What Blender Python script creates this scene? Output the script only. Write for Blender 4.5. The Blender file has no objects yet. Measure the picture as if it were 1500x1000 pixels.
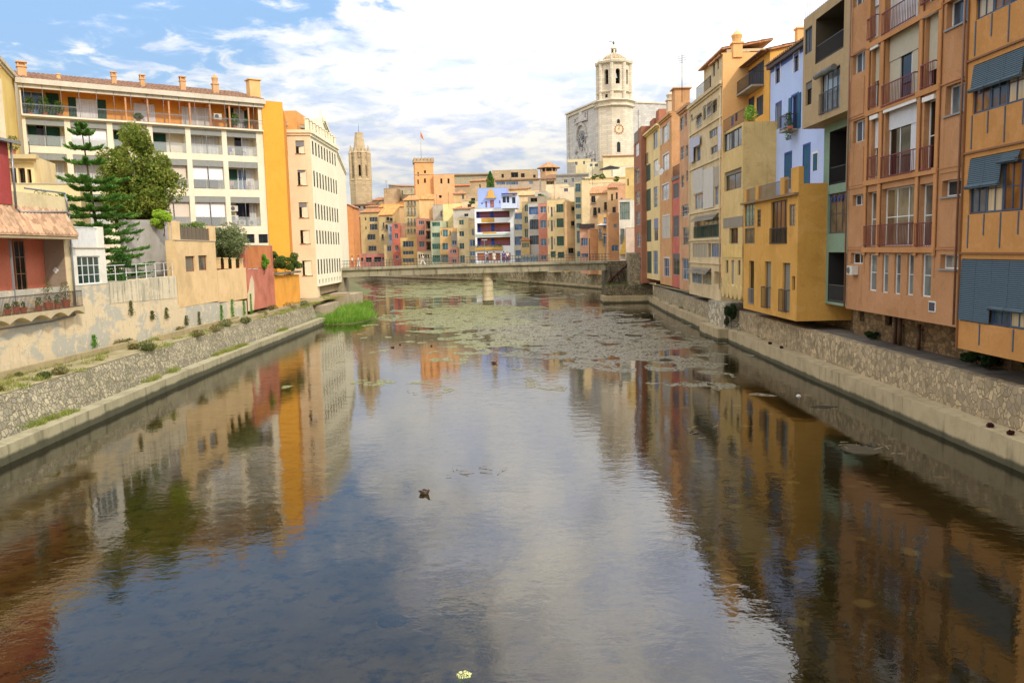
import bpy, math, random
from mathutils import Vector, noise, Matrix
random.seed(7)
sc = bpy.context.scene
COL = sc.collection
rad = math.radians
# ---------------------------------------------------------------- camera
CH, FOC = 7.6, 1200.0
TH, RO = math.atan(133/1200), 0.023
fw = Vector((0, math.cos(TH), -math.sin(TH)))
r0 = Vector((1, 0, 0)); u0_ = r0.cross(fw)
rt = math.cos(RO)*r0 - math.sin(RO)*u0_
up = math.cos(RO)*u0_ + math.sin(RO)*r0
CAM = Vector((0, 0, CH))
cd = bpy.data.cameras.new('camera'); cam = bpy.data.objects.new('camera', cd); COL.objects.link(cam)
cd.sensor_width = 36; cd.lens = 36*FOC/1500; cd.clip_end = 8000; cd.clip_start = 0.1
M = Matrix((rt, up, -fw)).transposed().to_4x4(); M.translation = CAM
cam.matrix_world = M
sc.camera = cam
sc.view_settings.view_transform = 'Standard'; sc.view_settings.look = 'None'
sc.view_settings.exposure = -0.4; sc.view_settings.gamma = 1
# ---------------------------------------------------------------- sun and sky
SUN_AZ, SUN_EL = math.atan2(0.62, -0.78), rad(40)
sd = Vector((math.sin(SUN_AZ)*math.cos(SUN_EL), math.cos(SUN_AZ)*math.cos(SUN_EL), math.sin(SUN_EL)))
ld = bpy.data.lights.new('sun', 'SUN'); ld.energy = 3.7; ld.angle = rad(3); ld.color = (1, 0.93, 0.82)
lo = bpy.data.objects.new('sun', ld); COL.objects.link(lo)
lo.rotation_euler = sd.to_track_quat('Z', 'Y').to_euler(); lo.location = (0, 0, 120)

class NT:
    """tiny node-tree helper"""
    def __init__(s, tree): s.t = tree; s.n = tree.nodes; s.l = tree.links; s.n.clear()
    def new(s, typ, **k):
        n = s.n.new(typ)
        for a, v in k.items(): setattr(n, a, v)
        return n
    def put(s, sock, v):
        if v is None: return
        if hasattr(v, 'is_output') or isinstance(v, bpy.types.NodeSocket): s.l.new(v, sock)
        else: sock.default_value = v
    def math(s, op, a, b=0.0, c=None, clamp=False):
        n = s.new('ShaderNodeMath', operation=op, use_clamp=clamp)
        s.put(n.inputs[0], a); s.put(n.inputs[1], b)
        if c is not None: s.put(n.inputs[2], c)
        return n.outputs[0]
    def mix(s, f, a, b, mode='MIX'):
        n = s.new('ShaderNodeMix', data_type='RGBA', blend_type=mode)
        s.put(n.inputs[0], f); s.put(n.inputs[6], a); s.put(n.inputs[7], b)
        return n.outputs[2]
    def ramp(s, v, lo, hi, smooth=True, o0=0.0, o1=1.0):
        n = s.new('ShaderNodeMapRange', interpolation_type='SMOOTHSTEP' if smooth else 'LINEAR')
        s.put(n.inputs[0], v); n.inputs[1].default_value = lo; n.inputs[2].default_value = hi
        n.inputs[3].default_value = o0; n.inputs[4].default_value = o1
        return n.outputs[0]
    def noise(s, vec, scale, detail=4, rough=.55, dist=0.0):
        n = s.new('ShaderNodeTexNoise'); s.put(n.inputs['Vector'], vec)
        n.inputs['Scale'].default_value = scale; n.inputs['Detail'].default_value = detail
        n.inputs['Roughness'].default_value = rough; n.inputs['Distortion'].default_value = dist
        return n.outputs[0]
    def scale(s, vec, x, y, z):
        n = s.new('ShaderNodeMapping'); s.put(n.inputs[0], vec); n.inputs['Scale'].default_value = (x, y, z)
        return n.outputs[0]
    def pos(s): return s.new('ShaderNodeNewGeometry').outputs['Position']

w = bpy.data.worlds.new('World'); sc.world = w; w.use_nodes = True
N = NT(w.node_tree)
sky = N.new('ShaderNodeTexSky', sky_type='NISHITA', sun_disc=False)
sky.sun_elevation = SUN_EL; sky.sun_rotation = SUN_AZ
bg1 = N.new('ShaderNodeBackground'); N.l.new(sky.outputs[0], bg1.inputs[0]); bg1.inputs[1].default_value = 0.15
gen = N.new('ShaderNodeTexCoord').outputs['Generated']
sep = N.new('ShaderNodeSeparateXYZ'); N.l.new(gen, sep.inputs[0])
zz = N.math('ADD', sep.outputs[2], 0.16)
comb = N.new('ShaderNodeCombineXYZ')
N.l.new(N.math('DIVIDE', sep.outputs[0], zz), comb.inputs[0]); N.l.new(N.math('DIVIDE', sep.outputs[1], zz), comb.inputs[1])
n1 = N.noise(comb.outputs[0], 1.1, 6, .55, .3)
n2 = N.noise(comb.outputs[0], 7.5, 8, .6, .5)
dt = N.new('ShaderNodeVectorMath', operation='DOT_PRODUCT'); N.l.new(gen, dt.inputs[0])
az, el = rad(-33), rad(34)
dt.inputs[1].default_value = (math.sin(az)*math.cos(el), math.cos(az)*math.cos(el), math.sin(el))
blue = N.ramp(dt.outputs['Value'], math.cos(rad(36)), math.cos(rad(9)))
cv = N.math('ADD', N.math('MULTIPLY', n1, .62), N.math('MULTIPLY', n2, .75))
cv = N.math('SUBTRACT', cv, N.math('MULTIPLY', blue, .56))
cf = N.ramp(cv, .30, .74)
shade = N.ramp(N.noise(comb.outputs[0], 4.5, 7, .62, .3), .36, .62)
ccol = N.mix(shade, (0.62, 0.68, 0.84, 1), (1.0, 0.95, 0.86, 1))
ccol = N.mix(N.ramp(cf, .0, .25), (0.32, 0.56, 0.92, 1), ccol)
bg2 = N.new('ShaderNodeBackground'); N.l.new(ccol, bg2.inputs[0]); N.l.new(N.ramp(sep.outputs[2], .05, .42, o0=1.16, o1=3.5), bg2.inputs[1])
ms = N.new('ShaderNodeMixShader'); N.l.new(N.math('ADD', N.math('MULTIPLY', cf, .66), .28), ms.inputs[0]); N.l.new(bg1.outputs[0], ms.inputs[1]); N.l.new(bg2.outputs[0], ms.inputs[2])
N.l.new(ms.outputs[0], N.new('ShaderNodeOutputWorld').inputs[0])

# ---------------------------------------------------------------- pixel <-> place (used only to read positions off the plan)
def ray(x, y): return fw + (x-750)/FOC*rt + (500-y)/FOC*up
def atZ(x, y, z): d = ray(x, y); return CAM + d*((z-CH)/d.z)
def atY(x, y, Y): d = ray(x, y); return CAM + d*(Y/d.y)

# ---------------------------------------------------------------- materials
def lin(c):
    o = []
    for v in c:
        v /= 255.0
        o.append(v/12.92 if v <= .04045 else ((v+.055)/1.055)**2.4)
    return tuple(o)
def rgba(c, k=1.0): l = lin(c); return (min(l[0]*k, .9), min(l[1]*k, .9), min(l[2]*k, .9), 1)
MATS = {}
def newmat(name):
    m = bpy.data.materials.new(name); m.use_nodes = True
    N = NT(m.node_tree); out = N.new('ShaderNodeOutputMaterial'); p = N.new('ShaderNodeBsdfPrincipled')
    N.l.new(p.outputs[0], out.inputs[0]); return m, N, p, out
def plaster(c, k=.8, stain=.35, mott=.22, sat=1, rough=.92, bump=.25, grain=9):
    key = ('pl', c, k, stain, mott, bump)
    if key in MATS: return MATS[key]
    m, N, p, out = newmat('plaster')
    b = rgba(c, k); ps = N.pos()
    off = N.new('ShaderNodeVectorMath', operation='ADD'); N.l.new(ps, off.inputs[0]); off.inputs[1].default_value = (sum(c)*1.7 % 50, c[0] % 17, 0)
    v = off.outputs[0]
    a1 = N.noise(v, .45, 6, .62, .4)
    a2 = N.noise(v, grain, 5, .6)
    st = N.noise(N.scale(v, 2.6, 2.6, .16), 1.0, 5, .65)
    dark = (b[0]*.52, b[1]*.5, b[2]*.47, 1); lite = (min(b[0]*1.18+.02, .9), min(b[1]*1.18+.02, .9), min(b[2]*1.2+.025, .9), 1)
    c1 = N.mix(N.math('MULTIPLY', N.ramp(a1, .35, .75), mott*2.2, clamp=True), b, lite)
    c1 = N.mix(N.math('MULTIPLY', N.ramp(a1, .55, .25), mott*1.3, clamp=True), c1, dark)
    pt = N.noise(v, .8, 6, .6, .8)
    c1 = N.mix(N.math('MULTIPLY', N.ramp(pt, .56, .585), min(stain*.55, .4)), c1, (min(b[0]*1.12+.05, .85), min(b[1]*1.1+.055, .85), min(b[2]*1.1+.06, .85), 1))
    c1 = N.mix(N.math('MULTIPLY', N.ramp(pt, .40, .385), min(stain*.6, .4)), c1, (b[0]*.72, b[1]*.70, b[2]*.68, 1))
    c1 = N.mix(N.math('MULTIPLY', N.ramp(st, .54, .78), stain, clamp=True), c1, dark)
    c1 = N.mix(N.math('MULTIPLY', N.ramp(a2, .35, .7), .16), c1, dark)
    N.l.new(c1, p.inputs['Base Color']); p.inputs['Roughness'].default_value = rough
    p.inputs['Specular IOR Level'].default_value = .25
    bp = N.new('ShaderNodeBump'); bp.inputs['Strength'].default_value = bump; bp.inputs['Distance'].default_value = .03
    N.l.new(N.math('ADD', a2, N.math('MULTIPLY', a1, .8)), bp.inputs['Height']); N.l.new(bp.outputs[0], p.inputs['Normal'])
    MATS[key] = m; return m
def peeling(c, grey, streak=0.0, k=.85):
    m, N, p, out = newmat('peeling render'); ps = N.pos(); b = rgba(c, k); g = rgba(grey, k)
    a = N.noise(N.scale(ps, 1, .55, 1.0), .42, 7, .62, .5); f = N.noise(ps, 1.7, 7, .68, .6); q = N.noise(ps, 9, 5, .65); s_ = N.noise(N.scale(ps, 3, 3, .3), 1, 5, .6)
    cl = N.mix(N.ramp(a, .47, .52), b, g)
    cl = N.mix(N.math('MULTIPLY', N.ramp(f, .56, .60), .75), cl, (min(b[0]*1.1, .85), b[1]*1.1, b[2]*1.15, 1))
    cl = N.mix(N.math('MULTIPLY', N.ramp(f, .40, .36), .55), cl, (b[0]*.72, b[1]*.66, b[2]*.52, 1))
    cl = N.mix(N.math('MULTIPLY', N.ramp(q, .60, .66), .5), cl, (b[0]*.55, b[1]*.48, b[2]*.38, 1))
    cl = N.mix(N.math('MULTIPLY', N.ramp(s_, .55, .75), .45), cl, (b[0]*.55, b[1]*.52, b[2]*.45, 1))
    if streak:
        t = N.noise(N.scale(ps, 1, 2.6, .16), 1.0, 6, .75, .4)
        t = N.math('ADD', N.math('MULTIPLY', t, .7), N.math('MULTIPLY', f, .3))
        cl = N.mix(N.math('MULTIPLY', N.ramp(t, .47, .62), streak), cl, (.10, .09, .06, 1))
    N.l.new(cl, p.inputs['Base Color']); p.inputs['Roughness'].default_value = .95; p.inputs['Specular IOR Level'].default_value = .2
    bp = N.new('ShaderNodeBump'); bp.inputs['Strength'].default_value = .6; bp.inputs['Distance'].default_value = .04
    N.l.new(N.math('ADD', f, N.math('MULTIPLY', q, .3)), bp.inputs['Height']); N.l.new(bp.outputs[0], p.inputs['Normal'])
    return m
def plain(c, k=.8, rough=.55, metal=0, var=.15, spec=.5):
    key = ('p', c, k, rough, metal)
    if key in MATS: return MATS[key]
    m, N, p, out = newmat('paint')
    b = rgba(c, k); n = N.noise(N.pos(), 3.0, 5, .6)
    N.l.new(N.mix(N.math('MULTIPLY', N.ramp(n, .35, .75), var*2, clamp=True), b, (b[0]*.55, b[1]*.55, b[2]*.55, 1)), p.inputs['Base Color'])
    p.inputs['Roughness'].default_value = rough; p.inputs['Metallic'].default_value = metal; p.inputs['Specular IOR Level'].default_value = spec
    MATS[key] = m; return m
def louvre(c, k=.8, per=.06, axis='Z', rough=.6):
    key = ('lv', c, k, per, axis)
    if key in MATS: return MATS[key]
    m, N, p, out = newmat('slatted paint')
    b = rgba(c, k); ps = N.pos(); s = N.new('ShaderNodeSeparateXYZ'); N.l.new(ps, s.inputs[0])
    co = s.outputs[2] if axis == 'Z' else N.math('ADD', s.outputs[1], s.outputs[0])
    t = N.math('PINGPONG', co, per/2); t = N.math('DIVIDE', t, per/2)
    n = N.noise(ps, 4.0, 4)
    N.l.new(N.mix(N.math('MULTIPLY', n, .5), b, (b[0]*.6, b[1]*.6, b[2]*.6, 1)), p.inputs['Base Color'])
    bp = N.new('ShaderNodeBump'); bp.inputs['Strength'].default_value = .8; bp.inputs['Distance'].default_value = per*.5
    N.l.new(t, bp.inputs['Height']); N.l.new(bp.outputs[0], p.inputs['Normal'])
    p.inputs['Roughness'].default_value = rough
    MATS[key] = m; return m
def glass(c=(40, 46, 48), k=1, rough=.06, curtain=None):
    key = ('gl', c, curtain, rough)
    if key in MATS: return MATS[key]
    m, N, p, out = newmat('window glass')
    b = rgba(c, k); ps = N.pos()
    n = N.noise(N.scale(ps, .7, .7, .5), 1.0, 3)
    col = N.mix(N.ramp(n, .4, .65), b, (b[0]*.35, b[1]*.35, b[2]*.4, 1))
    if curtain:
        q = rgba(curtain, .8)
        f = N.noise(N.scale(ps, 9, 9, .3), 1.0, 3)
        col = N.mix(N.ramp(f, .3, .7, o0=.1, o1=.6), q, (q[0]*.5, q[1]*.5, q[2]*.5, 1))
    N.l.new(col, p.inputs['Base Color']); p.inputs['Roughness'].default_value = rough
    p.inputs['Specular IOR Level'].default_value = .38
    bp = N.new('ShaderNodeBump'); bp.inputs['Strength'].default_value = .04; bp.inputs['Distance'].default_value = .05
    N.l.new(N.noise(ps, .9, 2), bp.inputs['Height']); N.l.new(bp.outputs[0], p.inputs['Normal'])
    MATS[key] = m; return m
def rubble(c, mortar, scale=3.0, k=.8, stretch=1.0, moss=.0, bump=.6, mw=.06):
    key = ('rb', c, mortar, scale, moss)
    if key in MATS: return MATS[key]
    m, N, p, out = newmat('rubble stone')
    ps = N.pos()
    wv = N.new('ShaderNodeVectorMath', operation='ADD'); N.l.new(ps, wv.inputs[0])
    nz = N.new('ShaderNodeTexNoise'); N.l.new(ps, nz.inputs['Vector']); nz.inputs['Scale'].default_value = scale*.9
    sc_ = N.new('ShaderNodeVectorMath', operation='SCALE'); N.l.new(nz.outputs['Color'], sc_.inputs[0]); sc_.inputs['Scale'].default_value = .25/scale*2
    N.l.new(sc_.outputs[0], wv.inputs[1])
    v = N.scale(wv.outputs[0], 1, 1, stretch)
    vo = N.new('ShaderNodeTexVoronoi', feature='DISTANCE_TO_EDGE'); vo.inputs['Scale'].default_value = scale; N.l.new(v, vo.inputs['Vector'])
    vc = N.new('ShaderNodeTexVoronoi', feature='F1'); vc.inputs['Scale'].default_value = scale; N.l.new(v, vc.inputs['Vector'])
    sp = N.new('ShaderNodeSeparateColor'); N.l.new(vc.outputs['Color'], sp.inputs[0])
    e = N.ramp(vo.outputs['Distance'], mw*.35, mw*1.6)
    b = rgba(c, k); mo = rgba(mortar, k)
    lo_ = (b[0]*.5, b[1]*.5, b[2]*.52, 1); hi = (min(b[0]*1.35, .85), min(b[1]*1.32, .85), min(b[2]*1.25, .85), 1)
    st = N.mix(sp.outputs[0], lo_, hi)
    st = N.mix(N.math('MULTIPLY', sp.outputs[1], .4), st, (b[0]*.75, b[1]*.78, b[2]*.95, 1))
    fn = N.noise(ps, 14, 5)
    st = N.mix(N.math('MULTIPLY', N.ramp(fn, .4, .75), .3), st, lo_)
    cl = N.mix(e, mo, st)
    big = N.noise(N.scale(ps, .5, .5, .9), 1.0, 5, .65)
    cl = N.mix(N.math('MULTIPLY', N.ramp(big, .45, .75), .45+moss*.5), cl, (lo_[0]*.7, lo_[1]*.75, lo_[2]*.6, 1) if moss < .5 else (.05, .055, .02, 1))
    N.l.new(cl, p.inputs['Base Color']); p.inputs['Roughness'].default_value = .95
    p.inputs['Specular IOR Level'].default_value = .2
    bp = N.new('ShaderNodeBump'); bp.inputs['Strength'].default_value = bump; bp.inputs['Distance'].default_value = .12/scale*3
    N.l.new(N.math('ADD', e, N.math('MULTIPLY', fn, .3)), bp.inputs['Height']); N.l.new(bp.outputs[0], p.inputs['Normal'])
    MATS[key] = m; return m
def ashlar(c, k=.8, bw=1.6, bh=.7):
    key = ('as', c, k)
    if key in MATS: return MATS[key]
    m, N, p, out = newmat('ashlar stone')
    ps = N.pos(); s = N.new('ShaderNodeSeparateXYZ'); N.l.new(ps, s.inputs[0])
    cb = N.new('ShaderNodeCombineXYZ'); N.l.new(N.math('ADD', s.outputs[0], N.math('MULTIPLY', s.outputs[1], .73)), cb.inputs[0]); N.l.new(s.outputs[2], cb.inputs[1])
    br = N.new('ShaderNodeTexBrick'); N.l.new(cb.outputs[0], br.inputs['Vector'])
    b = rgba(c, k)
    br.inputs['Color1'].default_value = b; br.inputs['Color2'].default_value = (b[0]*.8, b[1]*.8, b[2]*.82, 1); br.inputs['Mortar'].default_value = (b[0]*.62, b[1]*.6, b[2]*.6, 1)
    br.inputs['Scale'].default_value = 1; br.inputs['Brick Width'].default_value = bw; br.inputs['Row Height'].default_value = bh; br.inputs['Mortar Size'].default_value = .04
    n = N.noise(N.scale(ps, .16, .16, .06), 1.0, 6, .65)
    N.l.new(N.mix(N.math('MULTIPLY', N.ramp(n, .42, .75), .5), br.outputs[0], (b[0]*.55, b[1]*.53, b[2]*.5, 1)), p.inputs['Base Color'])
    p.inputs['Roughness'].default_value = .95; p.inputs['Specular IOR Level'].default_value = .2
    MATS[key] = m; return m
def concrete(c, k=.8, wet=None, drip=.5):
    key = ('cc', c, wet)
    if key in MATS: return MATS[key]
    m, N, p, out = newmat('concrete')
    ps = N.pos(); b = rgba(c, k); dk = (b[0]*.42, b[1]*.42, b[2]*.38, 1)
    a = N.noise(ps, .7, 7, .65, .5); f = N.noise(ps, 12, 5, .6); st = N.noise(N.scale(ps, 2.2, 2.2, .35), 1, 5, .6)
    cl = N.mix(N.math('MULTIPLY', N.ramp(a, .4, .72), .5), b, dk)
    cl = N.mix(N.math('MULTIPLY', N.ramp(st, .52, .72), drip), cl, dk)
    cl = N.mix(N.math('MULTIPLY', f, .3), cl, dk)
    if wet is not None:      # the tide line of slime just above the water
        s = N.new('ShaderNodeSeparateXYZ'); N.l.new(ps, s.inputs[0])
        h = N.math('ADD', s.outputs[2], N.math('MULTIPLY', a, -.25))
        cl = N.mix(N.ramp(h, wet, wet-.16, o1=.85), cl, (.03, .032, .014, 1))
    N.l.new(cl, p.inputs['Base Color']); p.inputs['Roughness'].default_value = .9; p.inputs['Specular IOR Level'].default_value = .3
    bp = N.new('ShaderNodeBump'); bp.inputs['Strength'].default_value = .35; bp.inputs['Distance'].default_value = .03
    N.l.new(N.math('ADD', f, a), bp.inputs['Height']); N.l.new(bp.outputs[0], p.inputs['Normal'])
    MATS[key] = m; return m
def leafmat(c, c2, k=1.0, trans=.35):
    key = ('lf', c, c2)
    if key in MATS: return MATS[key]
    m, N, p, out = newmat('leaves')
    g = N.new('ShaderNodeNewGeometry'); n = N.noise(g.outputs['Position'], .9, 3)
    f = N.math('ADD', N.math('MULTIPLY', g.outputs['Random Per Island'], .6), N.math('MULTIPLY', N.ramp(n, .3, .7), .4))
    cl = N.mix(f, rgba(c, k), rgba(c2, k))
    N.l.new(cl, p.inputs['Base Color']); p.inputs['Roughness'].default_value = .6; p.inputs['Specular IOR Level'].default_value = .3
    tr = N.new('ShaderNodeBsdfTranslucent'); N.l.new(cl, tr.inputs[0])
    mx = N.new('ShaderNodeMixShader'); mx.inputs[0].default_value = trans
    N.l.new(p.outputs[0], mx.inputs[1]); N.l.new(tr.outputs[0], mx.inputs[2]); N.l.new(mx.outputs[0], out.inputs[0])
    MATS[key] = m; return m
def tilemat(c, k=.8):
    key = ('tl', c, k)
    if key in MATS: return MATS[key]
    m, N, p, out = newmat('clay tiles')
    ps = N.pos(); b = rgba(c, k)
    v = N.new('ShaderNodeTexVoronoi', feature='F1'); v.inputs['Scale'].default_value = 3.2; N.l.new(ps, v.inputs['Vector'])
    s = N.new('ShaderNodeSeparateColor'); N.l.new(v.outputs['Color'], s.inputs[0])
    n = N.noise(ps, .8, 6, .65)
    cl = N.mix(s.outputs[0], (b[0]*.6, b[1]*.55, b[2]*.5, 1), (min(b[0]*1.25, .8), b[1]*1.2, b[2]*1.15, 1))
    cl = N.mix(N.math('MULTIPLY', N.ramp(n, .45, .7), .5), cl, (b[0]*.42, b[1]*.5, b[2]*.5, 1))
    N.l.new(cl, p.inputs['Base Color']); p.inputs['Roughness'].default_value = .9
    MATS[key] = m; return m

# ---------------------------------------------------------------- mesh helpers
class MB:
    def __init__(s): s.v = []; s.f = []; s.mi = []; s.m = 0; s.sm = set()
    def face(s, pts):
        b = len(s.v); s.v += [tuple(p) for p in pts]; s.f.append(tuple(range(b, b+len(pts)))); s.mi.append(s.m)
    def box(s, x0, x1, y0, y1, z0, z1):
        b = len(s.v)
        s.v += [(x, y, z) for z in (z0, z1) for y in (y0, y1) for x in (x0, x1)]
        for q in ((0, 2, 3, 1), (4, 5, 7, 6), (0, 1, 5, 4), (2, 6, 7, 3), (0, 4, 6, 2), (1, 3, 7, 5)):
            s.f.append(tuple(b+i for i in q)); s.mi.append(s.m)
    def prism(s, poly, y0, y1):
        """poly in (x,z), extruded along y"""
        n = len(poly); b = len(s.v)
        s.v += [(x, y0, z) for x, z in poly]+[(x, y1, z) for x, z in poly]
        s.f.append(tuple(b+i for i in range(n))); s.mi.append(s.m)
        s.f.append(tuple(b+n+i for i in reversed(range(n)))); s.mi.append(s.m)
        for i in range(n):
            j = (i+1) % n; s.f.append((b+i, b+n+i, b+n+j, b+j)); s.mi.append(s.m)
    def slab(s, poly, z0, z1):
        """poly in (x,y) counter-clockwise"""
        n = len(poly); b = len(s.v)
        s.v += [(x, y, z0) for x, y in poly]+[(x, y, z1) for x, y in poly]
        s.f.append(tuple(b+i for i in reversed(range(n)))); s.mi.append(s.m)
        s.f.append(tuple(b+n+i for i in range(n))); s.mi.append(s.m)
        for i in range(n):
            j = (i+1) % n; s.f.append((b+i, b+j, b+n+j, b+n+i)); s.mi.append(s.m)
    def tube(s, p, q, ra, rb=None, n=8, cap=True):
        rb = ra if rb is None else rb
        p = Vector(p); q = Vector(q); d = (q-p).normalized()
        a = d.cross(Vector((0, 0, 1)) if abs(d.z) < .9 else Vector((1, 0, 0))).normalized(); c = d.cross(a)
        b = len(s.v)
        for (o, r) in ((p, ra), (q, rb)):
            for i in range(n):
                t = 2*math.pi*i/n; s.v.append(tuple(o+(a*math.cos(t)+c*math.sin(t))*r))
        for i in range(n):
            j = (i+1) % n; s.f.append((b+i, b+n+i, b+n+j, b+j)); s.mi.append(s.m); s.sm.add(len(s.f)-1)
        if cap:
            s.f.append(tuple(b+i for i in range(n))); s.mi.append(s.m)
            s.f.append(tuple(b+n+i for i in reversed(range(n)))); s.mi.append(s.m)
    def lathe(s, prof, n=16, cx=0, cy=0, ph=0.0, smooth=False):
        """prof: list of (r,z)"""
        b = len(s.v)
        for r, z in prof:
            for i in range(n):
                t = 2*math.pi*i/n+ph; s.v.append((cx+r*math.cos(t), cy+r*math.sin(t), z))
        for k in range(len(prof)-1):
            for i in range(n):
                j = (i+1) % n
                s.f.append((b+k*n+i, b+k*n+j, b+(k+1)*n+j, b+(k+1)*n+i)); s.mi.append(s.m)
                if smooth: s.sm.add(len(s.f)-1)
        s.f.append(tuple(b+i for i in reversed(range(n)))); s.mi.append(s.m)
        e = b+(len(prof)-1)*n; s.f.append(tuple(e+i for i in range(n))); s.mi.append(s.m)
    def build(s, name, mat, parent=None):
        me = bpy.data.meshes.new(name); me.from_pydata(s.v, [], s.f)
        ms_ = mat if isinstance(mat, (list, tuple)) else [mat]
        for m in ms_: me.materials.append(m)
        if len(ms_) > 1: me.polygons.foreach_set('material_index', s.mi)
        if s.sm:
            fl = [i in s.sm for i in range(len(s.f))]; me.polygons.foreach_set('use_smooth', fl)
        me.update()
        o = bpy.data.objects.new(name, me); COL.objects.link(o)
        if parent is not None: o.parent = parent
        return o
def tag(o, label=None, cat=None, group=None, kind=None):
    if label: o['label'] = label
    if cat: o['category'] = cat
    if group: o['group'] = group
    if kind: o['kind'] = kind
    return o
def empty(name, loc, rz=0, label=None, cat=None, group=None):
    o = bpy.data.objects.new(name, None); COL.objects.link(o); o.location = loc; o.rotation_euler = (0, 0, rz)
    o.empty_display_size = .3
    return tag(o, label, cat, group)
def copy_thing(o, loc, rz=None, label=None):
    c = o.copy(); COL.objects.link(c); c.location = loc
    if rz is not None: c.rotation_euler = (0, 0, rz)
    if label: c['label'] = label
    for ch in o.children:
        d = ch.copy(); COL.objects.link(d); d.parent = c
        for g in ch.children:
            e = g.copy(); COL.objects.link(e); e.parent = d
    return c

class Fac:
    """a vertical facade plane; u runs left to right as seen from the river"""
    def __init__(s, O, ang): s.O = Vector(O); s.a = ang; s.D = Vector((math.cos(ang), math.sin(ang))); s.N = Vector((-s.D.y, s.D.x))
    def uv(s, x, y):
        d = ray(x, y); t = s.O.dot(s.N)/(d.x*s.N.x+d.y*s.N.y); p = CAM+d*t
        return (Vector((p.x, p.y))-s.O).dot(s.D), p.z
    def at(s, u, off=0): p = s.O+s.D*u+s.N*off; return p

def railing(mb, x0, x1, y, z0, z1, step=.13, t=.018, top=.03):
    mb.box(x0, x1, y-top/2, y+top/2, z1-.05, z1); mb.box(x0, x1, y-top/2, y+top/2, z0+.04, z0+.08)
    n = max(2, int((x1-x0)/step))
    for i in range(n+1):
        x = x0+(x1-x0)*i/n; x = min(max(x, x0+t), x1-t); mb.box(x-t/2, x+t/2, y-t/2, y+t/2, z0, z1-.05)

GL = glass(); GLb = glass((70, 84, 96)); GLg = glass((52, 74, 66)); GLc = glass((60, 60, 60), curtain=(226, 222, 214)); GLd = glass((16, 15, 14)); GLw = glass((60, 60, 60), curtain=(245, 245, 245)); GLbl = glass((90, 120, 150))
BLK = plain((30, 30, 32), .8, .5); WHT = plain((232, 232, 228), .85, .5); GRY = plain((140, 142, 142), .8, .5); DGR = plain((40, 78, 62), .8, .6); WOOD = plain((96, 62, 42), .8, .6)
IRON = plain((44, 42, 44), .8, .5); RUST = plain((118, 36, 46), .8, .55); BLUE = plain((36, 66, 150), .85, .5)

def window(root, x0, x1, z0, z1, rec=.18, fr=None, pane=None, nm=2, nt=0, blind=0, bmat=None, shut=None, sclosed=False, rail=None, rh=1.0, rp=.03, sill=None, box=None, ft=None, y=0.0, sur=None, rstep=.13):
    fr = fr or GRY; pane = pane or GL
    w_, h_ = x1-x0, z1-z0
    t = ft or min(.07, w_*.07, h_*.09)
    yb = y+rec
    if not (shut and sclosed):
        m = MB()
        m.box(x0, x0+t, yb-.07, yb+.01, z0, z1); m.box(x1-t, x1, yb-.07, yb+.01, z0, z1)
        m.box(x0+t, x1-t, yb-.07, yb+.01, z0, z0+t); m.box(x0+t, x1-t, yb-.07, yb+.01, z1-t, z1)
        for i in range(1, nm):
            xm = x0+w_*i/nm; m.box(xm-t*.45, xm+t*.45, yb-.06, yb, z0+t, z1-t)
        for i in range(1, nt+1):
            zm = z0+h_*i/(nt+1)
            for j in range(nm):
                m.box(x0+w_*j/nm+t*.46, x0+w_*(j+1)/nm-t*.46, yb-.055, yb-.002, zm-t*.3, zm+t*.3)
        f = m.build('window', fr, root)
        g = MB(); g.box(x0+t*.5, x1-t*.5, yb-.035, yb-.025, z0+t*.5, z1-t*.5); g.build('pane', pane, f)
    else: f = root
    if blind:
        b = MB(); b.box(x0+.02, x1-.02, yb-.13, yb-.09, z1-h_*blind, z1-.01); b.build('roller_blind', bmat or louvre((225, 220, 208), .8), f)
    if shut:
        if sclosed:
            for (a, b_) in ((x0+.01, (x0+x1)/2-.008), ((x0+x1)/2+.008, x1-.01)):
                s = MB(); s.box(a, b_, yb-.08, yb-.03, z0+.01, z1-.01)
                s.box(a+.05, b_-.05, yb-.095, yb-.08, z0+h_*.48, z0+h_*.52); s.build('shutter', shut, root)
        else:
            for (a, b_) in ((x0-w_*.48, x0-.02), (x1+.02, x1+w_*.48)):
                s = MB(); s.box(a, b_, y-.06, y-.02, z0, z1); s.build('shutter', shut, root)
    if rail:
        r = MB(); railing(r, x0-.06, x1+.06, y-rp-.02, z0, z0+rh, rstep)
        if rp > .1:
            for xs in (x0-.06, x1+.04): r.box(xs, xs+.02, y-rp, y, z0+rh-.05, z0+rh); 
            k = int(rp/.13)
            for i in range(1, k+1):
                for xs in (x0-.055, x1+.045): r.box(xs, xs+.015, y-i*rp/k*.98, y-i*rp/k*.98+.015, z0, z0+rh-.05)
        r.build('railing', rail, root)
        if rp > .2:
            s = MB(); s.box(x0-.12, x1+.12, y-rp-.06, y-.002, z0-.14, z0-.002); s.build('balcony_slab', plaster((170, 160, 145)), root)
    if sill:
        s = MB(); s.box(x0-.08, x1+.08, y-.07, y+rec-.08, z0-.07, z0-.001); s.build('sill', sill, root)
    if box:
        s = MB(); s.box(x0-.03, x1+.03, y-.11, y-.002, z1-.06, z1+.13); s.build('blind_box', box, root)
    if sur:
        s = MB(); e = .12
        s.box(x0-e, x0, y-.03, y-.001, z0, z1+e); s.box(x1, x1+e, y-.03, y-.001, z0, z1+e); s.box(x0, x1, y-.03, y-.001, z1, z1+e)
        s.build('window_surround', sur, root)

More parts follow.
